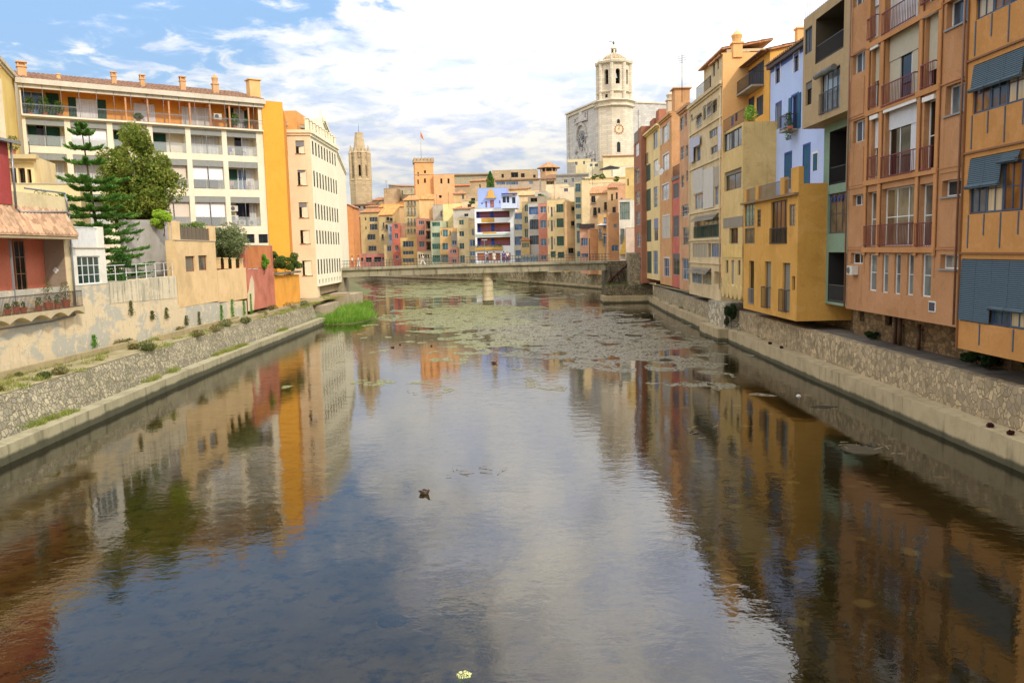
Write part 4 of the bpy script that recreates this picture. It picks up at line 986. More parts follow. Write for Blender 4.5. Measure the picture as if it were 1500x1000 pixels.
for (x0, x1, y0, y1) in ((1243, 1265, 218, 276), (1243, 1264, 308, 362), (1378, 1411, 175, 252), (1377, 1410, 298, 362), (1243, 1266, 116, 170)):
    a, zt, b, zb = H.rect(x0, x1, y0, y1); m = MB(); m.box(a, b, -.03, -.002, zb, zt); m.build('wall_panel', SALM, H.root)
a, zt, b, zb = H.rect(1361, 1371, 441, 457); m = MB(); m.box(a, b, -.03, -.002, zb, zt); v = m.build('vent', WHT, H.root); m = MB(); m.box(a+.05, b-.05, -.045, -.031, zb+.05, zt-.05); m.build('grille', louvre((90, 80, 80), .7, .05), v)
p = FS.at(H.u0+H.lu(1251, 395)[0]+.25, -.18); acunit((p.x, p.y, H.z0+H.lu(1252, 402)[1]), FS.a, 'white air conditioner below the lowest small window of the salmon building', .75)
for (hs, xx_, yy_) in ((SB, SB.W-.12, -.12), (SB, .1, -.12)):
    m = MB(); m.tube((xx_, yy_, .1), (xx_, yy_, hs.H-.1), .045, n=7); m.build('drainpipe', plain((150, 104, 74), .8), hs.root)
# undercroft walls, pipes and piers
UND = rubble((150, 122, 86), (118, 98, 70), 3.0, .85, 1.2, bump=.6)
def rear_wall(name, label, y0, y1, z1, X, mat, ops=()):
    f = Fac((X, y1), rad(-90)); H = House(name, label, f, 0.0, y1-y0, z1, 2.35, 1.0, mat, cat='wall', parapet=False, ops=ops); return H
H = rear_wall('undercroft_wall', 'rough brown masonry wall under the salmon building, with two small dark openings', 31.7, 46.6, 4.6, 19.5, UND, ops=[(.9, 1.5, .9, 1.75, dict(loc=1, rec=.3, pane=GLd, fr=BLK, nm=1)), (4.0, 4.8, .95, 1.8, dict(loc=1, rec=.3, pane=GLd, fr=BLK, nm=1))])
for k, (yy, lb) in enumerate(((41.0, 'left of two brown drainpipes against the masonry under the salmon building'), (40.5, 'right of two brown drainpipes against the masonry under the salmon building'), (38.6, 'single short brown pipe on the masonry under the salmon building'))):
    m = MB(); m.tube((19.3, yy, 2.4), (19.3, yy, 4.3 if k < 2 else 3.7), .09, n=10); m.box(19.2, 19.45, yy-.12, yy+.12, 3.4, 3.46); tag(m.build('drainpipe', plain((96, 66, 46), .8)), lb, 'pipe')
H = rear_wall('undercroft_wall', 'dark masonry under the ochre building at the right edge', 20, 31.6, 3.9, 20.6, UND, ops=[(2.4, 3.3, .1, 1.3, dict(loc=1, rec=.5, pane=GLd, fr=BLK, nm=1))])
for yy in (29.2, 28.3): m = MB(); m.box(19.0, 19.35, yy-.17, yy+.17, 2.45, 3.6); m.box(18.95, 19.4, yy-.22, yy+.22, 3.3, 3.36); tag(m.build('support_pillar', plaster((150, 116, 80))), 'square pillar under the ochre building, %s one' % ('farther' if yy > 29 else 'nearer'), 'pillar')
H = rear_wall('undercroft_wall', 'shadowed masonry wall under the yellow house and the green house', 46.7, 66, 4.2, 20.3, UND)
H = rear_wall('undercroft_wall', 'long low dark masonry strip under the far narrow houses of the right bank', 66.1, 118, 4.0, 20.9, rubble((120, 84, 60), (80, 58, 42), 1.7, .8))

# green and beige modern house
GREEN = plaster((136, 160, 134), .8, stain=.35, mott=.12); BEIG = plaster((184, 158, 118), .82, stain=.45, mott=.1)
FG = RF(18.7); dkv = dict(fr=BLK, nm=2, pane=GLd)
zU = RF(17.75).uv(1176, 189)[1]
H = House('green_house', 'sage green house front with three dark tall openings below the beige block', FG, (1204, 380), -.05, zU-.01, (1220, 446), 8, GREEN, parapet=False, inner=plain((44, 40, 34), .7, .9),  # inner: loggia shade painted in as near-black walls and reveals
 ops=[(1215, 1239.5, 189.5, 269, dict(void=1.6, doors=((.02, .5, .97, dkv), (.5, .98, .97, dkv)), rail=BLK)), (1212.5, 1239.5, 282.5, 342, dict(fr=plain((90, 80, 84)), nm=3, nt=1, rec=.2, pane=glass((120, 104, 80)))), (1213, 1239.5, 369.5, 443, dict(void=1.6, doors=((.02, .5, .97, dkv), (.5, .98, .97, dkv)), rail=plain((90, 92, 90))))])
a, zt, b, zb = H.rect(1214, 1239.5, 284, 297); m = MB()
for i in range(5):
    xx = a+(b-a)*(i+.5)/5; zz_ = (zt+zb)/2; m.prism([(xx-.1, zz_), (xx, zz_-.2), (xx+.1, zz_), (xx, zz_+.2)], .07, .11)
m.build('stained_glass', BLUE, H.root)
FB = RF(17.75)
H = House('beige_house_block', 'beige cubic upper block overhanging the green house, with deep loggia and roof rail', FB, (1176, 120), -.03, (1176, 30), zU, 8, BEIG, parapet=False, inner=plain((90, 78, 58), .7, .9),  # inner: dark brown puts the loggia's shade into its wall colour
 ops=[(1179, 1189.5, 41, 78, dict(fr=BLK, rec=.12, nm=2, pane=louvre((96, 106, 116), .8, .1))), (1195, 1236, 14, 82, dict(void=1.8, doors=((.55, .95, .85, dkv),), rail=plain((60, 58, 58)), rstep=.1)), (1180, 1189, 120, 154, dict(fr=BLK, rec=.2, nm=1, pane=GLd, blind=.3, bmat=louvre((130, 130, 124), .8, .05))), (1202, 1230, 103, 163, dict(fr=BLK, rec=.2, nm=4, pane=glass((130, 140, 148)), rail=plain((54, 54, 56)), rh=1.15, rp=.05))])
a, zt, b, zb = H.rect(1202, 1230, 98, 110)
m = MB(); m.tube((a-.1, -.25, zt-.25), ((a+b)/2-.02, -.25, zt-.25), .16); m.tube(((a+b)/2+.02, -.3, zt-.28), (b, -.3, zt-.28), .17); m.build('rolled_blind', louvre((120, 122, 116), .8, .05), H.root)
m = MB(); railing(m, 0, H.W, .1, H.H, H.H+1.15, .3, .025); m.build('roof_railing', plain((210, 210, 214), .85), H.root)
# blue house
BLUEW = plaster((178, 196, 236), .95, stain=.12, mott=.12); BSH = louvre((26, 104, 140), .8, .07)
FBl = RF(19.9)
bw_ = dict(fr=plain((120, 110, 130)), nm=2, rec=.14, pane=GLd, sur=WHT)
H = House('blue_house', 'light blue house with dark eave and teal shutters, behind the yellow box terrace', FBl, (1128, 180), -5.5, (1128, 97), 9.4, 8, BLUEW, roof='shed', rmat=TILEd, extra=1.5, parapet=False,
 ops=[(1136, 1143, 95, 122, bw_), (1163, 1170.5, 77.5, 105, bw_), (1137, 1144, 152, 189, dict(fr=GRY, nm=2, rec=.1, pane=louvre((120, 128, 140), .8, .08), sur=BLUE)), (1160, 1169, 140, 190, dict(fr=BLUE, nm=2, rec=.15, pane=GLd, sur=BLUE, shut=BSH, rail=IRON, rp=.8)), (1150, 1159, 225, 277, dict(fr=BLUE, rec=.08, shut=BSH, sclosed=True, sur=BLUE)), (1177, 1186, 213, 274, dict(fr=BLUE, rec=.08, shut=BSH, sclosed=True, sur=BLUE)), (1191, 1198, 225, 250, dict(fr=BLUE, rec=.08, shut=BSH, sclosed=True, sur=WHT))])
m = MB(); m.box(-.1, H.W, -.3, -.002, H.H-.32, H.H-.05); m.build('eave', plain((70, 52, 44), .8), H.root)
m = MB(); m.box(0, H.W, -.012, -.002, H.H-.6, H.H-.33); m.build('frieze', BLUE, H.root)
p = FBl.at(H.u0+H.lu(1168, 190)[0], -.6); e = empty('trailing_plant', (p.x, p.y, H.z0+H.lu(1165, 192)[1]+.05), 0, 'trailing green plant hanging from the blue house balcony', 'plant'); m = MB(); m.box(-.12, .12, -.5, .5, 0, .2); m.build('trough', POT, e); m = MB(); tuft(m, (0, 0, -.7), .35, 1.9, 420, .08); m.build('foliage', LEAF1, e)
# yellow box house
YB_M = plaster((214, 160, 76), .84, stain=.55, mott=.16)
FY = RF(17.0); cas = dict(fr=plain((120, 104, 88)), nm=3, nt=3, rec=.12)
nr = dict(fr=plain((90, 78, 66)), nm=1, rec=.2)
H = House('yellow_box_house', 'deep yellow projecting house with narrow tall windows and roof terrace', FY, (1089.5, 380), (1168, 380), (1128, 290), (1128, 461), 3.4, YB_M, parapet=False,
 ops=[(1091, 1105.5, 299, 332, dict(cas, pane=glass((120, 150, 130)))), (1091, 1105.5, 334, 357, dict(fr=plain((110, 96, 76)), nm=2, rec=.1, pane=glass((100, 90, 70)))), (1109, 1114.5, 307, 332.5, dict(cas, nm=1)), (1129, 1153, 294, 357, dict(fr=BLK, nm=4, nt=0, rec=.18, pane=glass((90, 74, 44)), rail=BLK, rp=.04)), (1156, 1165, 299.5, 331, dict(cas, nm=2, pane=glass((130, 124, 100)))),
  (1097, 1104.5, 382, 445, dict(nr, pane=GLd, rail=GRY, rh=1.1)), (1120, 1129, 383, 451, dict(nr, pane=louvre((150, 146, 130), .8, .06), rail=IRON, rh=1.4, rp=.2)), (1146, 1157, 385, 457, dict(nr, pane=louvre((150, 146, 130), .8, .06), rail=IRON, rh=1.4, rp=.2)), (1160, 1164.5, 404.5, 425, dict(nr, pane=GLd))])
YH = H
m = MB(); m.box(-.15, H.W+.02, -.25, -.002, H.H-.14, H.H-.0); m.build('terrace_cornice', plaster((150, 120, 80)), H.root)
m = MB()
for (xa, hh) in ((0.02, .95), (2.6, 1.0), (8.3, 1.1)): m.box(xa, xa+.42, .0, .3, H.H+.001, H.H+hh)
m.build('parapet_post', YB_M, H.root) if False else None
for (xa, hh, wd_) in ((.02, .95, .42), (2.7, 1.0, .5), (7.9, 1.1, .7)):
    m = MB(); m.box(xa, xa+wd_, .0, .3, H.H+.001, H.H+hh); m.build('parapet_post', YB_M, H.root)
m = MB(); m.box(H.W-1.3, H.W-.002, 0, .3, H.H+.001, H.H+1.5); m.box(H.W-.3, H.W-.001, .301, 3.3, H.H+.001, H.H+.5); m.build('parapet_wall', YB_M, H.root)
m = MB(); railing(m, .45, 2.68, .1, H.H+.02, H.H+.95, .14); railing(m, 3.22, 7.88, .1, H.H+.02, H.H+.95, .14); railing(m, 8.62, H.W-1.32, .1, H.H+.02, H.H+.95, .14); m.build('railing', plain((120, 112, 104)), H.root)
m = MB(); m.box(.3, H.W+2.5, 3.405, 3.7, -.3, 1.2); m.build('rear_wall', YB_M, H.root)
# yellow house with green-grey terrace block
Y6 = plaster((214, 184, 122), .88, stain=.7, mott=.2); GYP = plaster((150, 140, 124), .85, stain=.4)
F6 = RF(17.45)
H = House('yellow_house', 'faded yellow narrow house with grey patched bays and a washing terrace', F6, (1058, 300), (1088, 300), (1072, 188), (1075, 427), 3.0, Y6, parapet=False,
 ops=[(1061, 1086.5, 191, 218, dict(fr=BLK, nm=4, rec=.15, pane=glass((120, 120, 116)))), (1061, 1086, 249, 278, dict(fr=plain((110, 104, 98)), nm=2, rec=.25, pane=glass((70, 66, 60)), blind=.2, bmat=louvre((160, 150, 130), .8, .08))), (1068, 1081, 334, 357, dict(fr=plain((100, 90, 76)), nm=2, rec=.25, pane=GLd)), (1063, 1066.8, 381, 400, nr), (1071, 1075.5, 381, 419, dict(nr, pane=GLw)), (1080.5, 1084.5, 381, 403, nr)])
H6 = H
a, zt, b, zb = H.rect(1060, 1088, 318, 333); m = MB(); m.box(a, b, -.03, -.002, zb, zt); m.build('render_patch', GYP, H.root)
a, zt, b, zb = H.rect(1060, 1088, 359, 377); m = MB()
for i in range(5): m.box(a+(b-a)*i/5+.03, a+(b-a)*(i+1)/5-.03, -.05, -.002, zb, zt)
m.build('panel_band', plaster((224, 190, 116), .9), H.root)
m = MB(); n = 5; W6 = H.W
for i in range(n): m.tube((W6*(i+.5)/n, -.05, -.02), (W6*(i+.5)/n, .6, -.02), W6/n*.48, n=12)
m.build('scalloped_base', Y6, H.root)
m = MB(); railing(m, 0, H.W, .06, H.H, H.H+1.0, .16); m.build('terrace_railing', plain((110, 84, 60)), H.root)
F6b = RF(20.0)
H = House('yellow_upper_house', 'set back ochre upper storeys with iron balcony and slate blue shutters', F6b, (1084, 120), (1127.5, 120), (1105, 92), H6.z0+H6.H-.3, 7, plaster((226, 170, 84), .95, stain=.2), roof='shed', extra=1.4, parapet=False,
 ops=[(1096, 1119, 96, 131, dict(fr=NAVY, nm=4, rec=.1, pane=louvre((60, 74, 92), .8, .07), rail=IRON, rp=.9)), (1096, 1105, 143, 172, dict(fr=NAVY, nm=2, rec=.1, pane=louvre((60, 74, 92), .8, .07))), (1108, 1118, 141, 170, dict(fr=NAVY, nm=2, rec=.1, pane=louvre((60, 74, 92), .8, .07)))])
m = MB(); m.box(-.5, H.W+.2, -.75, -.003, H.H-.02, H.H+.05); m.build('eave', plain((120, 80, 54)), H.root)
p = F6.at(H6.u0+3.6, 1.2); e = empty('potted_palm', (p.x, p.y, H6.z0+H6.H+.01), 0, 'bright green potted plant on the washing terrace of the yellow house', 'plant'); m = MB(); m.lathe([(.15, 0), (.22, .4)], 10); m.build('pot', POT, e); m = MB(); tuft(m, (0, 0, .35), .6, 1.2, 320, .12); m.build('foliage', leafmat((120, 170, 50), (160, 200, 90)), e)
def cloth(loc, rz, w_, h_, col, label):
    m = MB(); n = 8
    for i in range(n): 
        y0 = .03*math.sin(i*1.3); y1 = .03*math.sin((i+1)*1.3)
        m.face([(w_*i/n, y0, -h_), (w_*(i+1)/n, y1, -h_*1.02), (w_*(i+1)/n, y1, 0), (w_*i/n, y0, 0)])
    m.tube((-.2, 0, .01), (w_+.2, 0, .01), .008, n=5)
    o = m.build('laundry', plain(col, .85, .9)); o.location = loc; o.rotation_euler = (0, 0, rz); return tag(o, label, 'laundry')
p = F6.at(H6.u0+.2, -.4); cloth((p.x, p.y, H6.z0+H6.H+.5), rad(-90), .9, 1.8, (206, 208, 232), 'white and lilac sheet hanging at the corner of the washing terrace')
p = F6.at(H6.u0+2.2, .1); cloth((p.x, p.y, H6.z0+H6.H+.9), rad(-90), .8, .7, (90, 110, 170), 'small blue cloth drying on the washing terrace')
p = F6.at(H6.u0+3.4, .1); cloth((p.x, p.y, H6.z0+H6.H+1.0), rad(-90), .6, .6, (40, 48, 80), 'dark navy cloth drying on the washing terrace')
# house with washing awnings and its tall blank gable
TAN = plaster((208, 186, 144), .88, stain=.85, mott=.28); GAB = plaster((232, 180, 116), .95, stain=.15, mott=.14)
F7 = RF(17.9)
def awning(H, x0, x1, y0, drop, out, mat):
    a, zt, b, _ = H.rect(x0, x1, y0, y0+3); m = MB(); n = max(4, int((b-a)/.16)); 
    for i in range(n):
        xa = a+(b-a)*i/n; xb = a+(b-a)*(i+1)/n; dz = drop*(1+.18*(i % 2))
        m.box(xa, xb-.01, -.06, -.045, zt-dz*.0-.02, zt); m.face([(xa, -.05, zt), (xb, -.05, zt), (xb, -.05-out, zt-dz), (xa, -.05-out, zt-dz)])
        m.face([(xa, -.05, zt-.01), (xa, -.05-out, zt-dz-.01), (xb, -.05-out, zt-dz-.01), (xb, -.05, zt-.01)])
    m.build('awning', mat, H.root)
AW = louvre((186, 172, 146), .8, .16, 'Y')
s_ = dict(fr=plain((170, 164, 150)), nm=2, rec=.14, ft=.05)
H = House('washing_house', 'tall tan weathered house with scalloped awnings, white sheeting and washing lines', F7, (1010, 250), (1057, 250), (1032, 139), (1035, 436), 8, TAN, cornice=(.25, .25), parapet=False,
 ops=[(1012, 1014.5, 168, 178, s_), (1021, 1028.5, 171, 185, dict(s_, rail=WHT, rh=.7)), (1029.5, 1034, 155, 176, dict(s_, pane=GLg)), (1036.5, 1042.5, 156, 170, dict(s_, rail=WHT, rh=.8)), (1044, 1050, 152, 165, s_), (1053, 1055.7, 140, 158, s_),
  (1039, 1051, 189, 201, dict(s_, nm=4)), (1041, 1051, 214, 225, dict(s_, nm=4)), (1020, 1026, 215, 236, dict(s_, pane=GLbl)),
  (1018, 1031, 284, 306, dict(s_, nm=3, pane=GLbl)), (1047, 1052.4, 274, 300, dict(s_, nm=2, nt=1, pane=GLbl)),
  (1017, 1053, 320, 348, dict(s_, nm=6, rec=.3, pane=glass((110, 90, 70)), rail=DGR, rh=1.1)), (1015, 1036, 356, 377, dict(s_, nm=5, rec=.1, pane=louvre((190, 176, 150), .85, .1, 'Y'))), (1037, 1041, 356, 377, dict(s_, nm=1, rec=.2, pane=GLd)), (1042, 1056, 356, 377, dict(s_, nm=4, rec=.1, pane=glass((96, 110, 140)))),
  (1014, 1028, 398, 415, dict(s_, nm=4, pane=GLbl)), (1029, 1042, 398, 417, dict(s_, nm=3, pane=glass((130, 120, 104)))), (1046, 1056.5, 398, 416, dict(void=.9, doors=((.2, .8, .9, s_),)))])
H7 = H
for (x0, x1, y0) in ((1020, 1028, 167), (1036, 1043, 150), (1044, 1050.5, 146), (1014, 1028, 391), (1029, 1042, 392), (1018, 1053, 314)): awning(H, x0, x1, y0, .5, .5, AW)
for (nm_, x0, x1, y0, y1, mt, d0) in (('sheet_panel', 1016, 1030.5, 248, 283, louvre((214, 208, 196), .9, .5, 'Y'), -.08), ('sheet_panel', 1031.2, 1046, 246, 305, louvre((222, 216, 204), .9, .5, 'Y'), -.08), ('sheet_panel', 1046.4, 1055, 244, 273, louvre((186, 172, 150), .9, .5, 'Y'), -.05), ('side_awning', 1013.5, 1019.5, 202, 238, louvre((196, 200, 222), .9, .4, 'Y'), -.25), ('side_awning', 1019.6, 1028.5, 200, 214, louvre((196, 200, 222), .9, .4, 'Y'), -.25)):
    a, zt, b, zb = H.rect(x0, x1, y0, y1); m = MB(); m.box(a, b, d0, d0+.03, zb, zt); m.build(nm_, mt, H.root)
m = MB()
for y in (186, 241, 310, 352, 386): z = H.lu(1034, y)[1]; m.box(0, H.W, -.12, -.004, z, z+.12)
for x in (1010.8, 1056.5): xx = H.lu(x, 300)[0]; m.tube((xx+(.1 if x < 1030 else -.1), -.1, 1), (xx+(.1 if x < 1030 else -.1), -.1, H.H-.5), .05)
m.build('string_course', plaster((214, 196, 156), .9), H.root)
zt7 = RF(17.9).uv(1056, 82)[1]-H.z0
m = MB(); W7 = H.W; m.box(W7+.003, W7+.25, .0, 7.5, 2, zt7-.0); m.prism([(W7+.003, zt7+.0), (W7+.25, zt7), (W7+.25, zt7+.08), (W7+.003, zt7+.08)], -.1, 7.6); m.build('gable_wall', GAB, H.root)
a_ = H.lu(1041.5, 110)[0]; m = MB(); zt_ = zt7
wallmesh(m, W7-a_, zt7-H.H-.02, [(.55, 1.3, .9, 2.3, .15, True), (2.1, 2.6, 1.2, 2.4, .15, True)], 6); o = m.build('attic', TAN, H.root); o.location = (a_, .02, H.H+.02)
window(o, .55, 1.3, .9, 2.3, rec=.14, fr=GRY); window(o, 2.1, 2.6, 1.2, 2.4, rec=.14, fr=GRY, nm=1)
tileroof(H.root, a_-.2, W7-.02, -.2, 6, zt7+.02, zt7+.3, TILE, name='attic_roof')
m = MB(); wallmesh(m, a_-.1, 3.4, [(2.2, 3.2, 1.3, 2.4, .15, True)], 4); o = m.build('attic', TAN, H.root); o.location = (0, 1.4, H.H+.02); window(o, 2.2, 3.2, 1.3, 2.4, rec=.14, fr=GRY)
tileroof(H.root, -.3, a_+.0, .9, 5.4, H.H+3.5, H.H+4.2, TILE, name='attic_roof')
m = MB(); railing(m, 2.5, a_-.05, .1, H.H+.03, H.H+1.3, .15); m.build('roof_terrace_railing', plain((70, 66, 66)), H.root)
chimney(H.root, W7+.0, 1.2, zt7+.3, .75, .5, GAB, style=1)
chimney(H.root, W7-.2, 6.5, zt7+.3, .7, 1.6, GAB, style=2)

# ---- the narrow houses farther along
DS = louvre((60, 88, 66), .8, .08); GSH = louvre((110, 104, 98), .8, .08)
far_ = dict(fr=plain((200, 196, 186)), nm=2, nt=1, rec=.15, ft=.07)
rs = dict(rail=IRON, rh=.9, rp=.35, rstep=.2)
E_ = House('orange_tan_house', 'narrow orange tan house with paired windows, between the red house and the washing house', RF(18.5), (995.5, 300), (1010.3, 300), (1002, 158), (1003, 425), 8, plaster((202, 156, 116), .86, stain=.7, mott=.3), cornice=(.35, .25), parapet=False,
 ops=[(996, 1001.4, 172, 191, far_), (1003, 1006.4, 167, 185, far_), (996.8, 1002.4, 215, 234, far_), (1004.4, 1008, 213, 230, far_), (997.4, 1002.4, 257, 275, far_), (1005, 1008.4, 250, 266, far_), (998.4, 1009.2, 300, 317.6, dict(far_, nm=3)), (1000.4, 1009.2, 333, 359.6, dict(far_, nm=3)), (999.6, 1009.2, 378, 410, dict(far_, pane=GLbl))])
D_ = House('red_house', 'narrow coral red house with grey shuttered windows and an iron top balcony', RF(18.8), (984.5, 300), (996.6, 300), (990, 262), (990, 421), 7, plaster((198, 112, 94), .85, stain=.45, mott=.25), parapet=False,
 ops=[(986, 994.6, 268, 291, dict(fr=GRY, rec=.1, pane=GSH)), (986, 994.7, 315.7, 347.5, dict(fr=GRY, rec=.1, pane=GSH, nt=1)), (986, 995.6, 371.5, 403, dict(fr=GRY, rec=.1, nm=2, pane=GLg, blind=.25, bmat=GSH))])
m = MB(); railing(m, 0, D_.W, .05, D_.H, D_.H+1.5, .16); m.build('railing', IRON, D_.root); D_.box('grey_band', 984.6, 996.4, 258, 263, -.1, -.003, plaster((130, 124, 120)))
C_ = House('orange_house', 'orange house with white shuttered windows, satellite dishes and a rounded chimney', RF(18.7), (967, 300), (984, 300), (975, 171), (975, 417), 8, plaster((208, 158, 108), .86, stain=.65, mott=.22), cornice=(.3, .25), parapet=False,
 ops=[(971, 978, 184, 209, dict(far_, shut=louvre((222, 214, 196), .9, .08), pane=GLw)), (971, 980, 226, 250, dict(far_, sur=WHT, pane=GLw)), (970, 980, 270, 293, dict(far_, sur=WHT, pane=GLc)), (971, 981, 316, 349, dict(far_, pane=louvre((214, 206, 190), .9, .08), rec=.05, sur=plain((220, 214, 200), .9))), (972.5, 980.5, 378, 405, dict(far_, sur=WHT, pane=GLbl))])
chimney(C_.root, C_.W-.8, 1.2, C_.H+.6, 1.7, 1.9, C_.mat, style=2); chimney(C_.root, 3.0, .8, C_.H+.6, 1.0, 1.3, plaster((220, 200, 170)), style=1)
for (x, y, lb) in ((971, 246, 'upper white satellite dish on the orange house front'), (976, 252, 'lower white satellite dish on the orange house front')):
    u, z = C_.fac.uv(x, y); p = C_.fac.at(u, -.5); m = MB(); m.lathe([(.02, 0), (.25, .04), (.42, .14)], 14); m.tube((0, 0, 0), (0, 0, -.35), .03); m.tube((0, 0, 0), (.0, .0, .4), .012); o = m.build('satellite_dish', plain((214, 210, 200), .85)); o.location = (p.x, p.y, z); o.rotation_euler = (rad(75), 0, rad(-60)); tag(o, lb, 'satellite dish', 'satellite dishes on the orange house')
B2 = House('cream_shutter_house', 'pale cream house with a column of dark green shutters, beside the brown narrow house', RF(19.0), (946, 300), (966.5, 300), (956, 190), (956, 409), 8, plaster((228, 202, 144), .9, stain=.35, mott=.2), cornice=(.5, .2), parapet=False,
 ops=[(947, 953, 241, 265, dict(rec=.08, shut=DS, sclosed=True)), (947, 953.3, 277, 309, dict(rec=.08, shut=DS, sclosed=True)), (947.5, 954, 322, 354, dict(rec=.08, shut=DS, sclosed=True)), (948, 954.5, 368, 400, dict(rec=.08, shut=DS, sclosed=True)), (957, 963.5, 192.5, 218, dict(far_, pane=GLb)), (957.5, 964, 234, 258.5, dict(far_, pane=GLw)), (957.5, 963, 273.6, 304, dict(far_, pane=GLbl)), (958, 964, 320, 353, dict(far_, blind=.45, bmat=plain((120, 132, 170), .8))), (956.8, 963.5, 367, 402, dict(far_, pane=GLbl))])
m = MB(); railing(m, 0, 3.2, -.2, B2.H-4, B2.H-2.6, .2); m.build('railing', BLK, B2.root)
m = MB(); m.box(.5, 3.5, .5, 3.5, B2.H+.03, B2.H+1.8); m.box(3.6, 5.8, .8, 3.0, B2.H+.03, B2.H+2.6); m.build('roof_hut', plaster((170, 110, 84)), B2.root)
A2 = House('brown_narrow_house', 'narrow terracotta brown house with a blank lit side wall and black rooftop railing', RF(18.3), (929, 300), (939.8, 300), (934, 207), (934, 413), 7, plaster((166, 112, 84), .82, stain=.35, mott=.18), parapet=False,
 ops=[(930.5, 936, 210, 229, dict(far_, pane=GLw)), (930, 936.5, 247, 269, dict(far_, pane=GLb)), (931, 937, 280, 300, dict(far_, pane=GLb)), (932, 938, 310, 329.5, dict(far_, pane=GLbl)), (933, 938.6, 341, 362, dict(far_, pane=GLbl)), (933, 938.8, 376, 396, dict(far_, pane=GLbl))])
m = MB(); railing(m, 0, A2.W-1.5, .05, A2.H, A2.H+1.5, .16); m.build('railing', IRON, A2.root)
m = MB(); m.box(A2.W-2.6, A2.W-.001, .02, 6.9, A2.H+.002, A2.H+1.6); m.build('side_parapet', A2.mat, A2.root)
# ================================================================ FAR ROW beyond the footbridge
BL = [(495, 288), (540, 277), (632, 236), (722, 212), (800, 182), (880, 155), (935, 146)]
def bd(x):
    if x <= BL[0][0]: return BL[0][1]
    for (a, b), (c, d) in zip(BL[:-1], BL[1:]):
        if x <= c: return b+(d-b)*(x-a)/(c-a)
    return BL[-1][1]
def interp_wall():
    P = []
    for x, y in reversed(BL): p = atY(x, 400, y); P.append((p.x, y))
    return P
P = interp_wall()
m = MB(); QM = rubble((178, 164, 132), (130, 120, 96), 1.5, .85, mw=.05)
for (a, b) in zip(P[:-1], P[1:]):
    n = Vector((b[0]-a[0], b[1]-a[1])).normalized(); n = Vector((n.y, -n.x))
    if n.y < 0: n = -n
    q = [a, b, (b[0]+n.x*6, b[1]+n.y*6), (a[0]+n.x*6, a[1]+n.y*6)]
    ar = sum(q[i][0]*q[(i+1) % 4][1]-q[(i+1) % 4][0]*q[i][1] for i in range(4))
    if ar < 0: q = q[::-1]
    m.slab(q, -2, 3.05)
tag(m.build('quay_wall', QM), 'long pale stone quay wall curving away beyond the footbridge', 'wall')
m = MB()
for (a, b) in zip(P[:-1], P[1:]):
    m.slab([(a[0], a[1]-1.2), (a[0], a[1]-.1), (b[0], b[1]-.1), (b[0], b[1]-1.2)], -2, .7)
tag(m.build('concrete_footing', CON_R), 'low concrete ledge at the foot of the far quay wall', 'ledge')
fw_ = dict(fr=plain((190, 190, 182)), nm=2, nt=0, rec=.2, ft=.09)
fB = dict(fw_, pane=GLbl); fG = dict(fw_, pane=GLg); fD = dict(fw_, pane=GLd, fr=plain((90, 84, 76))); fL = dict(fw_, pane=GLb)
fM = dict(fw_, nm=5, ft=.08)
def W_(lst, st): return [tuple(q)+(dict(st),) for q in lst]
def fh(label, x0, x1, yt, col, ops=(), off=0, ang=-22, depth=7, k=.88, name='riverside_house', yb=None, stain=.25, **kw):
    D = bd((x0+x1)/2)+off; p = atY((x0+x1)/2, 380, D)
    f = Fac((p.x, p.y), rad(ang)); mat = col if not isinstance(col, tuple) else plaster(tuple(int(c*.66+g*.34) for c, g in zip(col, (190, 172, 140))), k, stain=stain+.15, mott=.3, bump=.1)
    if ang > 0: depth = .7
    ym = (yt+388)/2
    return House(name, label, f, (x0, ym), (x1, ym), ((x0+x1)/2, yt), 2.9 if yb is None else ((x0+x1)/2, yb), depth, mat, ops=list(ops), **kw)
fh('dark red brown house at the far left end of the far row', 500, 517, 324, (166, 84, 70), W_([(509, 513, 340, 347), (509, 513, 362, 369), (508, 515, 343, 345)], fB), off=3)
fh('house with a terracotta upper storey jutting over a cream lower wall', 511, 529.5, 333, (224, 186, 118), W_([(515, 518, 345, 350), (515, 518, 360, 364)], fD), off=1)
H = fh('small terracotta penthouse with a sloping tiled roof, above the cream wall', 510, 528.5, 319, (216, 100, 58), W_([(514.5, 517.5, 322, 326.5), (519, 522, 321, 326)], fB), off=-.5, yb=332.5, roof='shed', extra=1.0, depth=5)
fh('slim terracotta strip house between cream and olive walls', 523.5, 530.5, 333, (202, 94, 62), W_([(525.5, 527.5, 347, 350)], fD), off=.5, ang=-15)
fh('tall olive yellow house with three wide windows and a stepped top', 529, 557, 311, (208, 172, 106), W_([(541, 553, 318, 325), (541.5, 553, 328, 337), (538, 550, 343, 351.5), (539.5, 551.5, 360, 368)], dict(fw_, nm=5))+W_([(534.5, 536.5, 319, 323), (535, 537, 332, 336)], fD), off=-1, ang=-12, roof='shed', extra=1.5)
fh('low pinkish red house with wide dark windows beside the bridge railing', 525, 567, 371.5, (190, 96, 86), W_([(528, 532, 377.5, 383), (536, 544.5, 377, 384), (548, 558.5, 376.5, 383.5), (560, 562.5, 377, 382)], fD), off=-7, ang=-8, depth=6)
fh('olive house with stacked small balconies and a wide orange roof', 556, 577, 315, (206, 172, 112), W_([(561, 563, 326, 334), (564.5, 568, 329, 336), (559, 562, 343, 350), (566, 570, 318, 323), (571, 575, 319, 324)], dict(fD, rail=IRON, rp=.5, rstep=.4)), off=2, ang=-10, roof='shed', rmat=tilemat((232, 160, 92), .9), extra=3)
fh('little beige bay house with a single dark window', 563, 576, 358.5, (218, 184, 122), W_([(567, 573, 360, 368)], fL), off=-5, ang=-10, depth=5)
